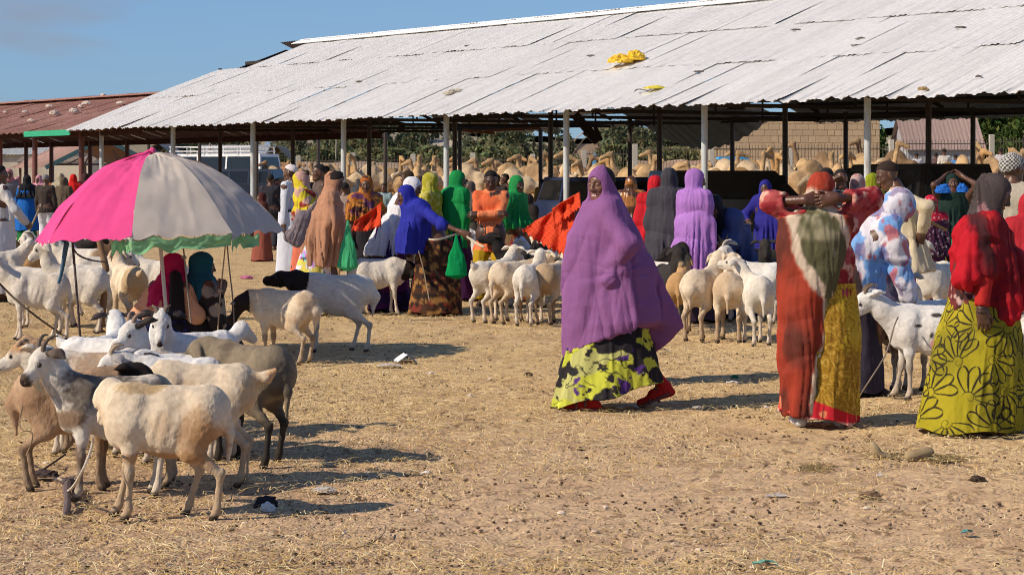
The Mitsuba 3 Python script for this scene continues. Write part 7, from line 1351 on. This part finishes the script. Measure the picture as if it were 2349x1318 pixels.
J = joints(pitch=-5, handL=(0.02, 0.12, 1.62), handR=(0.02, -0.10, 1.60), elbL=(0.5, 0.4, -0.3), elbR=(0.5, -0.4, -0.3))
woman('woman in a dark green headscarf holding both hands to her head over a blue bundle', 2183, 720, 268, [0.010, 0.028, 0.022], None, 1.62, 0.95, 81, 0.014, J=J, dc=patch_cols([0.02, 0.10, 0.10], [[0.45, 0.38, 0.03], [0.03, 0.22, 0.08], [0.03, 0.02, 0.03]], 8.0, 41, 0.54), arms='')
single('blue_cloth', 'bright blue cloth bundle in the raised hands of the woman in dark green', 'cloth', shp(cat([moved(crumple(31, (0.085, 0.06, 0.085)), rotz(0), at(2163, 440, 21.8)), moved(crumple(32, (0.075, 0.06, 0.085)), rotz(1), at(2208, 438, 21.8))]), 'mat_cloth', [0.02, 0.14, 0.52], False))
woman('child in a crimson beaded headscarf behind the cream jacket', 2134, 735, 280, [0.40, 0.012, 0.035], [0.06, 0.012, 0.04], 1.38, 0.85, 82, 0.014, kc=lambda V: np.where((V[:, 2] > 1.32)[:, None], [0.46, 0.014, 0.04], [0.05, 0.012, 0.035]) + 0.25 * sstep(0.66, 0.70, fbm(V, 45.0, 1, 2))[:, None])
def keff(J):
    V, F, C = capcut(J, 0.020, 0.035, 0.008); q = (V - J['head']) @ J['H']; a = np.arctan2(q[:, 1], q[:, 0]); s = (np.sin(a * 20) * np.sin(q[:, 2] * 190) > 0.0); return V, F, np.where(s[:, None], [0.55, 0.54, 0.50], [0.035, 0.035, 0.035])
man('man in a beige coat and black-and-white chequered cap at the right edge', 2322, 808, 60, [0.42, 0.37, 0.29], [0.08, 0.07, 0.07], 1.78, J=joints(yaw=-30), seed=11, cap=keff, hair=False, hres=0.013, wide=1.25, zlow=0.6)
woman('woman in a red scarf cut off by the right edge', 2362, 860, 90, [0.40, 0.02, 0.03], [0.5, 0.48, 0.46], 1.45, 0.75, 83, 0.016, face=False)
# --- the two women seated under the umbrella
J = joints(lean=14, pelvis=0.16, yaw=-20, pitch=8, footL=(0.30, 0.22, 0), footR=(0.32, -0.20, 0), handL=(0.25, 0.15, 0.30), handR=(0.25, -0.15, 0.30))
seat_rows = [(0.012, 0.12, 0, 0.40, 0.38), (0.14, 0.11, 0, 0.36, 0.34), (0.30, 0.04, 0, 0.24, 0.25)]
def seated(label, px, py, deg, hc, bc, dc, J, seed, extra=(), low=0.44):
    hm, hp = head_mesh(J, 0.010, SKIN, seed=seed)
    sk = gown([(0.33, 0.05, 0, 0.22, 0.24), (0.18, 0.10, 0, 0.33, 0.33), (0.015, 0.12, 0, 0.40, 0.38)], dc, 110, 24, 0.06, 2.6, seed)
    blz = drape(J, [(0.14, 0.02, 0, 0.19, 0.22), (0.40, 0.06, 0, 0.165, 0.205), (0.55, 0.1, 0, 0.12, 0.17)], bc, hood=False, face=False, arms='LR', h=0.012, amp=0.012, seed=seed + 1)
    hdm = drape(J, [(low, 0.08, 0, 0.17, 0.20), (0.55, 0.10, 0, 0.14, 0.17), (0.66, 0.13, 0, 0.10, 0.10)], hc, arms='', h=0.011, amp=0.012, seed=seed, cut=[((0, 0, -1), (0, 0, low))], hood_r=1.08, ztop=0.75)
    return stand(label, ground(px, py), deg, 1.66, body_mesh(J, 0.02, SKIN, True, 0.0075, {'R': dict(palm=(0.3, 0.9, 0), thumb=(0.5, 0.5, 0.2), curl=(30, 45, 30), spread=9)}, hm), hp + [('skirt', sk, 'mat_cloth'), ('blouse', blz, 'mat_cloth'), ('headscarf', hdm, 'mat_cloth')] + list(extra))
seated('woman in a deep pink headscarf and peach blouse seated under the umbrella', 372, 817, 60, plain([0.42, 0.012, 0.085], 0.06), plain([0.62, 0.34, 0.20], 0.08), plain([0.02, 0.02, 0.075], 0.2), J, 91,
       extra=[('scarf_end', (*tube(spline([(0.10, -0.06, 0.70), (0.0, -0.16, 0.60), (-0.03, -0.19, 0.36), (-0.02, -0.19, 0.20)], 14), np.linspace(0.05, 0.085, 14), 12), np.tile([0.016, 0.014, 0.016], (14 * 12 + 2, 1))), 'mat_cloth', 'black end of scarf hanging down the back')])
J = joints(lean=10, pelvis=0.16, yaw=-38, pitch=4, footL=(0.30, 0.22, 0), footR=(0.32, -0.20, 0), handL=(0.25, 0.15, 0.30), handR=(0.10, -0.34, 0.60), elbR=(-0.2, -0.6, -1))
J['elR'] = np.array([0.06, -0.33, 0.30]); J['wrR'] = np.array([0.08, -0.33, 0.56])
seated('woman in a teal headscarf seated under the umbrella, one hand raised', 438, 815, 45, plain([0.008, 0.085, 0.13], 0.06), patch_cols([0.025, 0.022, 0.02], [[0.30, 0.27, 0.22]], 15.0, 7, 0.53), plain([0.016, 0.013, 0.014], 0.2), J, 95, low=0.40)

# --- the crowd at the far left
def far_man(label, px, Y, deg, sc, tc, h=1.74, **kw):
    return man(label, px, 0, deg, sc, tc, h, Y=Y, hres=0.022, headh=0.014, hand=False, **kw)
def far_woman(label, px, Y, deg, kc, dc, h=1.62, zk=0.9, **kw):
    return woman(label, px, 0, deg, kc, dc, h, zk, Y=Y, hres=0.022, headh=0.014, hand=False, seed=int(px) % 50, **kw)
def scarfcap(col): return lambda J: drape(J, [], plain(col, 0.15), arms='', h=0.020, amp=0.01, seed=2, cut=[((0, 0, -1), (0, 0, 1.36))], hood_r=1.1)
far_man('man in a pink chequered headcloth, grey waistcoat and white robe at the left edge', 20, 50, 290, [0.20, 0.19, 0.20], None, 1.80, robe=[0.62, 0.62, 0.64], cap=scarfcap([0.42, 0.17, 0.19]), hair=False)
far_woman('woman in a bright blue tunic with black headscarf at the far left', 62, 48, 110, [0.012, 0.012, 0.016], [0.010, 0.12, 0.45], 1.66, 1.10, dress_rows=[(0.32, 0, 0, 0.24, 0.27), (0.8, 0, 0, 0.21, 0.26), (1.28, 0, 0, 0.13, 0.18)], face=False, arms='', extra_parts=[('sleeve', drape(joints(), [], plain([0.010, 0.12, 0.45]), hood=False, face=False, arms='LR', h=0.022), 'mat_cloth'), ('skirt', gown([(0.5, 0, 0, 0.19, 0.2), (0.05, 0, 0, 0.22, 0.22)], plain([0.01, 0.13, 0.03]), 60, 20, 0.08, 2.6, 3), 'mat_cloth')])
far_woman('woman in a pale pink headscarf behind the blue tunic', 90, 53, 250, [0.58, 0.25, 0.32], [0.3, 0.2, 0.2], 1.66)
far_man('grey-haired man in a dark waistcoat and yellow scarf at the far left', 104, 46, 80, [0.045, 0.035, 0.03], [0.55, 0.55, 0.6], 1.66, hairc=(0.2, 0.19, 0.19))
far_woman('woman in a khaki headscarf and beige coat at the far left', 138, 50, 70, [0.36, 0.32, 0.22], [0.32, 0.26, 0.18], 1.70, 0.35, face=False)
far_woman('woman in a brown shawl beside the khaki headscarf', 146, 47, 70, [0.10, 0.075, 0.05], [0.2, 0.16, 0.12], 1.60, 0.9, face=False)
far_woman('woman in a scarlet headscarf above the pink rim of the umbrella', 168, 50, 100, [0.60, 0.014, 0.012], [0.5, 0.48, 0.48], 1.68, 1.0, face=False)
far_woman('woman in dark brown behind the brown post', 196, 54, 120, [0.05, 0.022, 0.02], [0.06, 0.03, 0.03], 1.72, 0.6)
far_woman('woman in an orange headscarf at the back of the left crowd', 104, 58, 260, [0.56, 0.16, 0.05], [0.2, 0.1, 0.1], 1.66)
far_man('man in dark red at the left edge behind the pink headcloth', 4, 55, 280, [0.16, 0.05, 0.05], [0.1, 0.08, 0.08], 1.72)
far_woman('woman in a rose scarf by the green sheet at the left', 40, 58, 270, [0.5, 0.2, 0.24], [0.3, 0.12, 0.14], 1.62)
far_woman('child in maroon near the plank store', 186, 60, 250, [0.22, 0.03, 0.03], [0.2, 0.04, 0.04], 1.52)
man('man in a pale grey robe cut off by the left edge', -6, 690, 40, [0.50, 0.51, 0.54], None, 1.74, seed=14, robe=[0.55, 0.56, 0.60], hres=0.016, J=joints(handR=(0.28, -0.2, 0.95), handL=(0.2, 0.2, 0.9)), sc=patch_cols([0.5, 0.5, 0.53], [[0.6, 0.58, 0.56]], 6, 3))
o = at(92, 470, 44); single('herding_stick', 'thin stick held by the grey-haired man at the far left', 'stick', shp(tube([at(62, 540, 45), at(84, 492, 45), at(90, 478, 45)], 0.022, 6), 'mat_matte', [0.36, 0.27, 0.16]))
# --- small figures in the middle distance
MIDP = [('w', 602, 38, 200, [0.07, 0.018, 0.015], [0.26, 0.075, 0.05], 1.30, 'woman in rust red sitting low at the right tip of the umbrella'), ('m', 620, 44, 90, [0.03, 0.03, 0.04], [0.03, 0.03, 0.04], 1.66, 'dark figure leaning by the bus'), ('w', 637, 60, 250, [0.5, 0.25, 0.3], [0.3, 0.3, 0.4], 1.5, 'woman in pink behind the man in the white robe'),
        ('m', 700, 42, 120, [0.03, 0.028, 0.03], [0.05, 0.05, 0.06], 1.74, 'man with a dark head right of the man in the white robe'), ('m', 736, 30, 200, [0.10, 0.07, 0.06], [0.06, 0.05, 0.05], 1.78, 'grey-haired man in brown above the mottled scarf'), ('m', 748, 52, 100, [0.02, 0.02, 0.022], [0.05, 0.05, 0.05], 1.90, 'tall dark man behind the grey-haired man'), ('m', 776, 36, 60, [0.08, 0.06, 0.05], [0.05, 0.05, 0.05], 1.70, 'man in brown right of the tan cloak'),
        ('m', 790, 34, 70, [0.30, 0.22, 0.18], [0.05, 0.05, 0.05], 1.5, 'child in dull pink right of the tan cloak'), ('w', 822, 58, 80, [0.6, 0.6, 0.62], [0.5, 0.5, 0.52], 1.56, 'woman in white left of the orange headscarf'), ('w', 836, 60, 300, [0.25, 0.26, 0.3], [0.3, 0.3, 0.33], 1.5, 'woman in grey left of the orange headscarf'), ('m', 881, 46, 260, [0.25, 0.36, 0.38], [0.2, 0.2, 0.2], 1.46, 'boy in a pale teal shirt and cap in front of the cream camel'),
        ('w', 937, 34, 200, [0.055, 0.034, 0.020], [0.07, 0.045, 0.03], 1.70, 'woman in dark brown above the white headscarf'), ('w', 962, 38, 240, [0.09, 0.055, 0.035], [0.10, 0.06, 0.04], 1.62, 'woman in brown between the brown and the mustard headscarves'), ('m', 1068, 40, 250, [0.28, 0.28, 0.30], [0.08, 0.08, 0.09], 1.55, 'boy in grey left of the orange shirt'), ('w', 1080, 36, 230, [0.10, 0.085, 0.075], [0.08, 0.07, 0.06], 1.52, 'woman in grey-brown left of the orange shirt'),
        ('m', 1140, 44, 250, [0.04, 0.03, 0.03], [0.05, 0.04, 0.04], 1.66, 'dark man behind the shoulder of the orange shirt'), ('m', 1160, 46, 200, [0.05, 0.04, 0.035], [0.04, 0.04, 0.04], 1.68, 'dark man left of the bright green headscarf'), ('w', 1214, 32, 220, [0.022, 0.016, 0.014], [0.03, 0.02, 0.02], 1.32, 'woman in black sitting low right of the bright green headscarf'), ('m', 1271, 50, 90, [0.5, 0.52, 0.56], [0.1, 0.1, 0.1], 1.55, 'boy in white between two middle posts'),
        ('m', 1245, 56, 90, [0.3, 0.18, 0.08], [0.1, 0.1, 0.1], 1.55, 'man in tan among the camels by the posts'), ('m', 1950, 52, 90, [0.03, 0.04, 0.08], [0.05, 0.05, 0.06], 1.84, 'boy in navy at the back of the dark-shirted group'), ('w', 2030, 40, 210, [0.08, 0.10, 0.02], [0.08, 0.2, 0.06], 1.50, 'woman in olive behind the lime green headscarf'), ('m', 2345, 24, 60, [0.10, 0.10, 0.11], [0.06, 0.06, 0.07], 1.66, 'man in dark grey behind the beige coat'), ('w', 2215, 26, 90, [0.02, 0.018, 0.018], [0.02, 0.02, 0.02], 1.45, 'woman in black behind the dark green headscarf')]
for k, px, Y, deg, a, b, h, lab in MIDP:
    (far_woman if k == 'w' else far_man)(lab, px, Y, deg, a, b, h)
for px, Y, deg, a, b, h, lab in ((2103, 82, 100, [0.64, 0.64, 0.66], [0.3, 0.3, 0.32], 1.62, 'child in a white football shirt by the fence'), (2147, 80, 90, [0.13, 0.08, 0.075], [0.02, 0.13, 0.14], 1.62, 'child in brown shirt and teal trousers by the fence'), (2166, 78, 95, [0.62, 0.59, 0.52], [0.06, 0.055, 0.05], 1.80, 'youth in a cream T-shirt by the fence, back turned'), (2192, 82, 100, [0.10, 0.28, 0.60], [0.10, 0.2, 0.4], 1.56, 'child in a sky blue shirt by the fence'), (2296, 82, 95, [0.60, 0.56, 0.58], [0.5, 0.48, 0.5], 1.82, 'person in white with a blue headcloth at the far right'), (2338, 84, 95, [0.05, 0.05, 0.20], [0.1, 0.1, 0.2], 1.70, 'person in navy at the far right edge'), (2320, 86, 95, [0.42, 0.12, 0.13], [0.3, 0.1, 0.1], 1.55, 'person in faded red at the far right')):
    far_man(lab, px, Y, deg, a, b, h, dz=float(gz((px - CX) / FOC * Y, Y)))
# ------------------------------------------------------------------ the umbrella with its ropes and props
um = thing('market_umbrella', 'large patched umbrella, half pink and half beige, with a ragged green valance', 'umbrella')
UY = 17.4; apex = at(350, 351, UY); ub = np.array([at(392, 400, UY)[0], UY, 0.0]); ax_u = unit(apex - ub); RU = 1.09
RIBS = [math.radians(-2 + 45 * k) for k in range(8)]     # 0 = towards the viewer, growing to the right
def canopy(th0, th1, seed, rmax=1.0, r0=0.0, off=0.0, rag=0.012):
    def fn(u, v):
        th = th0 + (th1 - th0) * u; r = (r0 + (rmax - r0) * v); w = np.sin(np.pi * u)
        rr_ = r * (1 - 0.07 * w * v * v) ; drop = 0.72 * r ** 2.05 + 0.055 * w * np.sin(np.pi * np.clip(r, 0, 1) * 0.9)
        n = meshkit.fbm(np.stack([u * 2.0 + seed, v * 5, u * 0], 1), 3, seed) - 0.5; c = (1 - np.abs(2 * meshkit.fbm(np.stack([u * 2.4, v * 2.4 + u * 1.5, u * 0 + seed], 1), 3, seed + 2) - 1)) - 0.5
        drop = drop - 0.05 * n - 0.045 * c * w + (v > 0.985) * rag * np.sin(u * 23 + seed)
        P = np.stack([RU * rr_ * np.sin(th), -RU * rr_ * np.cos(th), -drop - off], 1)
        tl = np.array([ax_u[0], ax_u[1]]); P[:, 0] += ax_u[0] * P[:, 2]; P[:, 2] -= 0.5 * ax_u[0] * P[:, 0]
        return P + apex
    return fn
PINK, BEIGE = [0.72, 0.085, 0.27], [0.53, 0.48, 0.43]
for k in range(8):
    V, F, U, W = grid(canopy(RIBS[k], RIBS[(k + 1) % 8] + (2 * np.pi if k == 7 else 0), k), 44, 50)
    pink = k in (5, 6, 7)
    C = np.array(PINK if pink else BEIGE) * (0.9 + 0.2 * fbm(V, 5.0, 3, 3)[:, None])
    part(um, 'canopy_panel', shp((V, F[:, ::-1], C), 'mat_canvas'), 'faded pink panel' if pink else 'beige canvas panel')
    m = tube([canopy(RIBS[k], RIBS[k] + 0.01, k)(np.array([0.0]), np.array([t]))[0] - [0, 0, 0.016] for t in np.linspace(0.02, 1, 12)], 0.007, 6)
    part(um, 'rib', shp(m, 'mat_metal', [0.45, 0.45, 0.45]))
for k in (0, 1, 7):
    a, b = RIBS[k], RIBS[(k + 1) % 8] + (2 * np.pi if k == 7 else 0)
    if k == 7: a = b - 0.16
    if k == 1: b = a + 0.30
    top = canopy(a, b, k, 0.985, off=0.03)
    def val(u, v, top=top, k=k):
        P = top(u, np.ones_like(u)); n = meshkit.fbm(np.stack([u * 9, v * 3, u * 0 + k], 1), 3, 5) - 0.5
        d = unit([0, -1, 0]); P = P - np.array([0, 0, 1.0]) * (v * (0.10 + 0.012 * np.sin(u * 19 + k)))[:, None] + np.array([0, -1.0, 0]) * (0.05 * n * (0.3 + v) + 0.02)[:, None]; P[:, 0] += 0.02 * n * v; return P
    V, F, *_ = grid(val, 90, 12)
    part(um, 'valance', shp((V, F, np.array([0.26, 0.55, 0.28]) * (0.75 + 0.5 * fbm(V, 14.0, 3, 3)[:, None])), 'mat_film'), 'crumpled green plastic strip')
part(um, 'pole', shp(tube([ub - [0, 0, 0.05], apex - [0, 0, 0.02]], 0.017, 10), 'mat_metal', [0.55, 0.54, 0.50]))
part(um, 'finial', shp(moved(box((0, 0, 0.02), (0.05, 0.05, 0.06), bev=0.015), np.eye(3), apex), 'mat_cloth', [0.62, 0.08, 0.22], False))
def cord(name, label, pts, r, col, cat_='rope', knots=()):
    m = tube(spline(pts, 24), r, 6)
    if knots: m = cat([m] + [moved(crumple(int(k[0]) % 17, (0.022, 0.018, 0.022), 1), np.eye(3), at(*k)) for k in knots])
    single(name, label, cat_, shp(m, 'mat_matte', col))
cord('stay_rope', 'long stay cord from the right rim of the umbrella to the ground', [at(520, 548, 16.9), at(529, 640, 16.9), at(535, 700, 16.9), at(541, 830, ground(541, 832)[1])], 0.0065, [0.22, 0.17, 0.14], knots=((534, 697, 16.88),))
cord('stay_rope', 'frayed pale cord hanging left of the long stay cord', [at(518, 550, 16.95), at(511, 620, 16.95), at(505, 680, 16.95), at(500, 760, 16.95)], 0.0065, [0.40, 0.30, 0.20], knots=((505, 668, 16.93), (498, 700, 16.93)))
cord('stay_rope', 'knotted cord hanging in front of the teal headscarf', [at(418, 545, 16.7), at(424, 600, 16.7), at(430, 660, 16.7), at(438, 740, 16.7)], 0.0075, [0.26, 0.22, 0.18], knots=((422, 592, 16.68),))
p = ground(238, 762); q = at(228, 540, p[1])
single('support_post', 'crooked brown branch post under the pink side of the umbrella', 'post', shp((lambda m: (*m, mixc([0.17, 0.095, 0.05], [0.30, 0.19, 0.11], fbm(m[0] * [4, 4, 1], 8.0, 3, 4))))(tube(spline([p - [0, 0, 0.05], at(234, 720, p[1]), at(243, 640, p[1]), at(240, 600, p[1]), at(230, 560, p[1]), q + [0, 0, 0.03]], 24), np.linspace(0.040, 0.030, 24), 10)), 'mat_matte'))
single('thin_prop', 'thin dark pole with a pale joint at the left of the umbrella', 'pole', shp(tube(spline([ground(188, 818) - [0, 0, 0.04], at(180, 720, 17.2), at(172, 620, 17.2), at(165, 545, 17.2)], 16), 0.011, 7), 'mat_matte', [0.10, 0.08, 0.09]))
single('knotted_cloth', 'blue cloth strip knotted to the rim left of the branch post', 'cloth', shp(cat([moved(crumple(11, (0.045, 0.035, 0.05)), np.eye(3), at(155, 552, 17.1)), tube(spline([at(153, 555, 17.1), at(147, 590, 17.1), at(142, 620, 17.1), at(134, 650, 17.1)], 14), np.linspace(0.024, 0.012, 14), 7)]), 'mat_cloth', [0.06, 0.15, 0.24]))
single('tie_rope', 'dark rope sagging from the thin pole to the branch post', 'rope', shp(tube(spline([at(170, 572, 17.3), at(195, 592, 17.5), at(240, 600, p[1])], 14), 0.008, 6), 'mat_matte', [0.05, 0.045, 0.045]))
single('ground_rope', 'dark rope running down through the herd at the left edge', 'rope', shp(tube(spline([at(-10, 640, 18.6), at(40, 690, 18.7), at(90, 730, 18.8), ground(140, 765)], 16), 0.010, 6), 'mat_matte', [0.10, 0.08, 0.06]))
# collar ropes and tethers
n0 = at(214, 1000, 9.0); single('tether', 'pale tether rope from the front sheep to a rag tied at the ground', 'rope', shp(rope([n0, at(205, 1040, 9.05), at(178, 1100, 9.1), ground(150, 1125)], 0.006), 'mat_matte', [0.60, 0.52, 0.42]))
single('tether_loop', 'loop of pale rope around the rag by the front sheep', 'rope', shp(tube([ground(150, 1122) + [0.05 * math.cos(a), 0.03 * math.sin(a), 0.05 + 0.01 * math.sin(2 * a)] for a in np.linspace(0, 6.28, 20)], 0.006, 6), 'mat_matte', [0.60, 0.52, 0.42]))
single('rag', 'grey-brown twisted rag tied at the end of the tether', 'rag', shp(cat([tube(spline([ground(158, 1132) + [0, 0, 0.06], ground(154, 1150) + [0, 0, 0.05], ground(150, 1170) + [0.01, 0, 0.03], ground(146, 1192) + [0, 0, 0.015]], 12), [0.012, 0.020, 0.022, 0.019, 0.020, 0.017, 0.015, 0.017, 0.019, 0.016, 0.012, 0.007], 8), moved(crumple(13, (0.035, 0.03, 0.03)), np.eye(3), ground(157, 1130) + [0, 0, 0.05])]), 'mat_cloth', [0.11, 0.085, 0.085], False))
single('twig_bundle', 'dark rag and twigs at the feet of the striped-faced goat', 'debris', shp(cat([moved(crumple(14, (0.07, 0.05, 0.03)), np.eye(3), ground(105, 1098) + [0, 0, 0.02]), tube([ground(60, 1105) + [0, 0, 0.01], ground(105, 1085) + [0, 0, 0.03], ground(150, 1062) + [0, 0, 0.05]], 0.006, 5), tube([ground(70, 1070) + [0, 0, 0.02], ground(110, 1095) + [0, 0, 0.03], ground(140, 1110) + [0, 0, 0.01]], 0.005, 5)]), 'mat_matte', [0.06, 0.042, 0.04], False))
single('tether', 'thin cord hanging from the beard side of the striped-faced goat', 'cord', shp(tube(spline([at(52, 930, 9.5), at(50, 985, 9.4), at(72, 990, 9.4), at(60, 1045, 9.35)], 14), 0.004, 5), 'mat_matte', [0.30, 0.20, 0.12]))
single('rope_collar', 'dark rope collar and lead from the painted white goat down to the gold skirt', 'rope', shp(cat([tube(spline([at(2060, 727, 13.95), at(2045, 770, 13.85), at(2030, 815, 13.8), at(1996, 870, 13.6), ground(1964, 925)], 20), 0.006, 6)]), 'mat_matte', [0.24, 0.19, 0.15]))

# ------------------------------------------------------------------ litter on the ground
def litter(name, label, px, py, size, col, seed, cat_, mat='mat_matte', rot=0.0, flat=False):
    o = ground(px, py); m = crumple(seed, size)
    single(name, label, cat_, shp(moved(m, rotz(rot), o + [0, 0, size[2] * 0.35]), mat, col, False))
def sheet_litter(name, label, px, py, w, l, col, seed, cat_, rot=0.0, tent=0.05):
    o = ground(px, py)
    def fn(u, v): return np.stack([(u - 0.5) * w, (v - 0.5) * l, 0.012 + tent * (1 - np.abs(2 * u - 1)) + 0.015 * meshkit.fbm(np.stack([u * 4, v * 4, u * 0 + seed], 1), 2, seed)], 1)
    V, F, *_ = grid(fn, 15, 9); k = len(V); V = np.vstack([V, V - [0, 0, 0.003]]); F = np.vstack([F, F[:, ::-1] + k])
    single(name, label, cat_, shp(moved((V, F), rotz(rot), o), 'mat_matte', col, False))
sheet_litter('paper', 'folded white paper on the ground right of the black-headed sheep', 930, 832, 0.17, 0.26, [0.62, 0.62, 0.66], 1, 'paper', 0.2, 0.06)
sheet_litter('paper', 'flat grey cardboard beside the folded white paper', 893, 843, 0.20, 0.16, [0.45, 0.42, 0.38], 2, 'cardboard', 0.1, 0.012)
litter('black_white_rag', 'small black and white rag in the shadow of the front sheep', 610, 1166, (0.055, 0.04, 0.045), [0.02, 0.022, 0.03], 21, 'rag')
litter('white_rag', 'white scrap on the black rag in the shadow of the front sheep', 614, 1174, (0.035, 0.02, 0.035), [0.55, 0.58, 0.62], 22, 'scrap')
litter('torn_plastic', 'whitish torn plastic in the shadow behind the front sheep', 745, 1128, (0.06, 0.04, 0.022), [0.50, 0.46, 0.42], 23, 'plastic')
sheet_litter('paper_scrap', 'white scrap with a turned corner near the middle of the foreground', 978, 1093, 0.065, 0.05, [0.72, 0.66, 0.62], 3, 'paper', 0.3, 0.012)
litter('pink_bag', 'pink plastic bag on the ground left of the black-headed sheep', 566, 640, (0.10, 0.07, 0.05), [0.62, 0.22, 0.36], 24, 'bag', 'mat_film')
litter('pink_bag', 'pink plastic scrap between the sheep legs in the middle', 940, 672, (0.10, 0.05, 0.025), [0.55, 0.30, 0.36], 25, 'plastic', 'mat_film')
litter('tangled_fibre', 'grey tangled fibre at the forefeet of the small black-headed sheep', 622, 830, (0.11, 0.06, 0.03), [0.36, 0.34, 0.37], 26, 'fibre')
litter('green_scrap', 'small green plastic scrap left of the gold skirt', 1686, 868, (0.03, 0.02, 0.022), [0.02, 0.16, 0.08], 27, 'plastic')
sheet_litter('white_scrap', 'white scrap under the small green plastic', 1680, 882, 0.09, 0.05, [0.68, 0.66, 0.62], 4, 'paper', 0.1, 0.01)
sheet_litter('grey_sole', 'grey crushed plastic beside the striding front foot', 1438, 940, 0.16, 0.10, [0.40, 0.40, 0.42], 5, 'plastic', 0.1, 0.02)
sheet_litter('white_scrap', 'white paper under the flying hem of the purple cloak', 1512, 808, 0.16, 0.12, [0.66, 0.66, 0.68], 6, 'paper', 0.2, 0.03)
litter('dung_lump', 'dark dung lump left of the lime skirt', 1212, 862, (0.035, 0.03, 0.025), [0.07, 0.045, 0.03], 28, 'dung')
litter('dung_lump', 'dark lump below the striding feet in the foreground', 1330, 1030, (0.022, 0.016, 0.012), [0.06, 0.045, 0.035], 29, 'dung')
litter('dung_lump', 'black crumpled lump at the right of the foreground', 2243, 1103, (0.04, 0.03, 0.022), [0.05, 0.032, 0.022], 30, 'dung')
litter('stone', 'brown half-buried stone in the right foreground', 1995, 1142, (0.055, 0.04, 0.028), [0.20, 0.13, 0.075], 31, 'stone')
sheet_litter('teal_scrap', 'teal plastic strip at the bottom of the right foreground', 1755, 1302, 0.10, 0.045, [0.16, 0.34, 0.26], 7, 'plastic', 0.1, 0.012)
sheet_litter('teal_scrap', 'smaller teal plastic strip at the right foreground', 2218, 1228, 0.05, 0.03, [0.10, 0.28, 0.27], 8, 'plastic', 0.3, 0.01)
litter('torn_scraps', 'grey and white torn scraps in the right foreground', 1782, 1138, (0.055, 0.03, 0.012), [0.42, 0.38, 0.38], 33, 'scrap')
litter('white_chip', 'white chip left of the gold skirt hem', 1757, 934, (0.016, 0.012, 0.01), [0.74, 0.70, 0.68], 34, 'chip')
litter('lilac_scrap', 'lilac scrap in the right foreground', 2018, 1090, (0.016, 0.012, 0.008), [0.52, 0.52, 0.64], 35, 'scrap')
sheet_litter('white_scrap', 'white strip on the ground left of the lime skirt', 990, 861, 0.06, 0.03, [0.74, 0.72, 0.68], 9, 'paper', 0.5, 0.008)
sheet_litter('white_scrap', 'pale strip in front of the gold skirt', 1600, 940, 0.07, 0.02, [0.66, 0.62, 0.58], 10, 'paper', 0.1, 0.006)
sheet_litter('white_scrap', 'white scrap in the middle of the yard left of the lime skirt', 1080, 912, 0.05, 0.03, [0.66, 0.6, 0.52], 11, 'paper', 0.4, 0.008)
o1, o2 = ground(2022, 1052), ground(2105, 1056)
def bark(pts, r0, seed):
    m = tube(spline(pts, 18), r0 * np.sin(np.linspace(0.35, 2.8, 18)) ** 0.6, 12); V = m[0] + (fbm(m[0], 30.0, 3, seed)[:, None] - 0.5) * 0.016
    return V, m[1], mixc([0.42, 0.33, 0.19], [0.25, 0.17, 0.09], fbm(V, 22.0, 3, seed))
single('maize_husk', 'curled pale husk standing up in front of the yellow skirt', 'husk', shp(bark([o1 + [-0.05, 0.02, 0.085], o1 + [-0.035, 0, 0.05], o1 + [0.0, 0, 0.02], o1 + [0.06, 0, 0.012]], 0.026, 3), 'mat_matte'))
single('maize_husk', 'thick pale husk lying in front of the yellow skirt', 'husk', shp(bark([o2 + [-0.07, -0.02, 0.02], o2 + [0, 0, 0.035], o2 + [0.09, 0.02, 0.055]], 0.034, 4), 'mat_matte'))
def tuft(o, n, rad, seed, col):
    r = np.random.default_rng(seed); ms = []
    for _ in range(n):
        a = r.uniform(0, 6.28); q = o + np.array([math.cos(a), math.sin(a), 0]) * rad * r.random(); d = np.array([r.normal(0, 0.05), r.normal(0, 0.05), r.uniform(0.005, 0.05)]); ms.append(tube([q, q + d * 0.5 + [0, 0, 0.008], q + d * [1.2, 1.2, 0.4]], 0.0022, 3, False))
    return cat(ms)
stuff('dry_grass_tuft', shp(cat([tuft(ground(2165, 1056), 130, 0.10, 2, None), tuft(ground(1870, 1078), 60, 0.09, 3, None), tuft(ground(2040, 1050), 60, 0.14, 4, None)]), 'mat_matte', [0.26, 0.19, 0.09], False), 'matted dry grass beside the husks in the right foreground')
single('pale_twig', 'thin curved twig lying in the foreground', 'twig', shp(tube(spline([ground(780, 1262) + [0, 0, 0.01], ground(830, 1258) + [0, 0, 0.012], ground(868, 1245) + [0, 0, 0.02], ground(884, 1226) + [0, 0, 0.03]], 14), 0.003, 5), 'mat_matte', [0.30, 0.21, 0.12]))
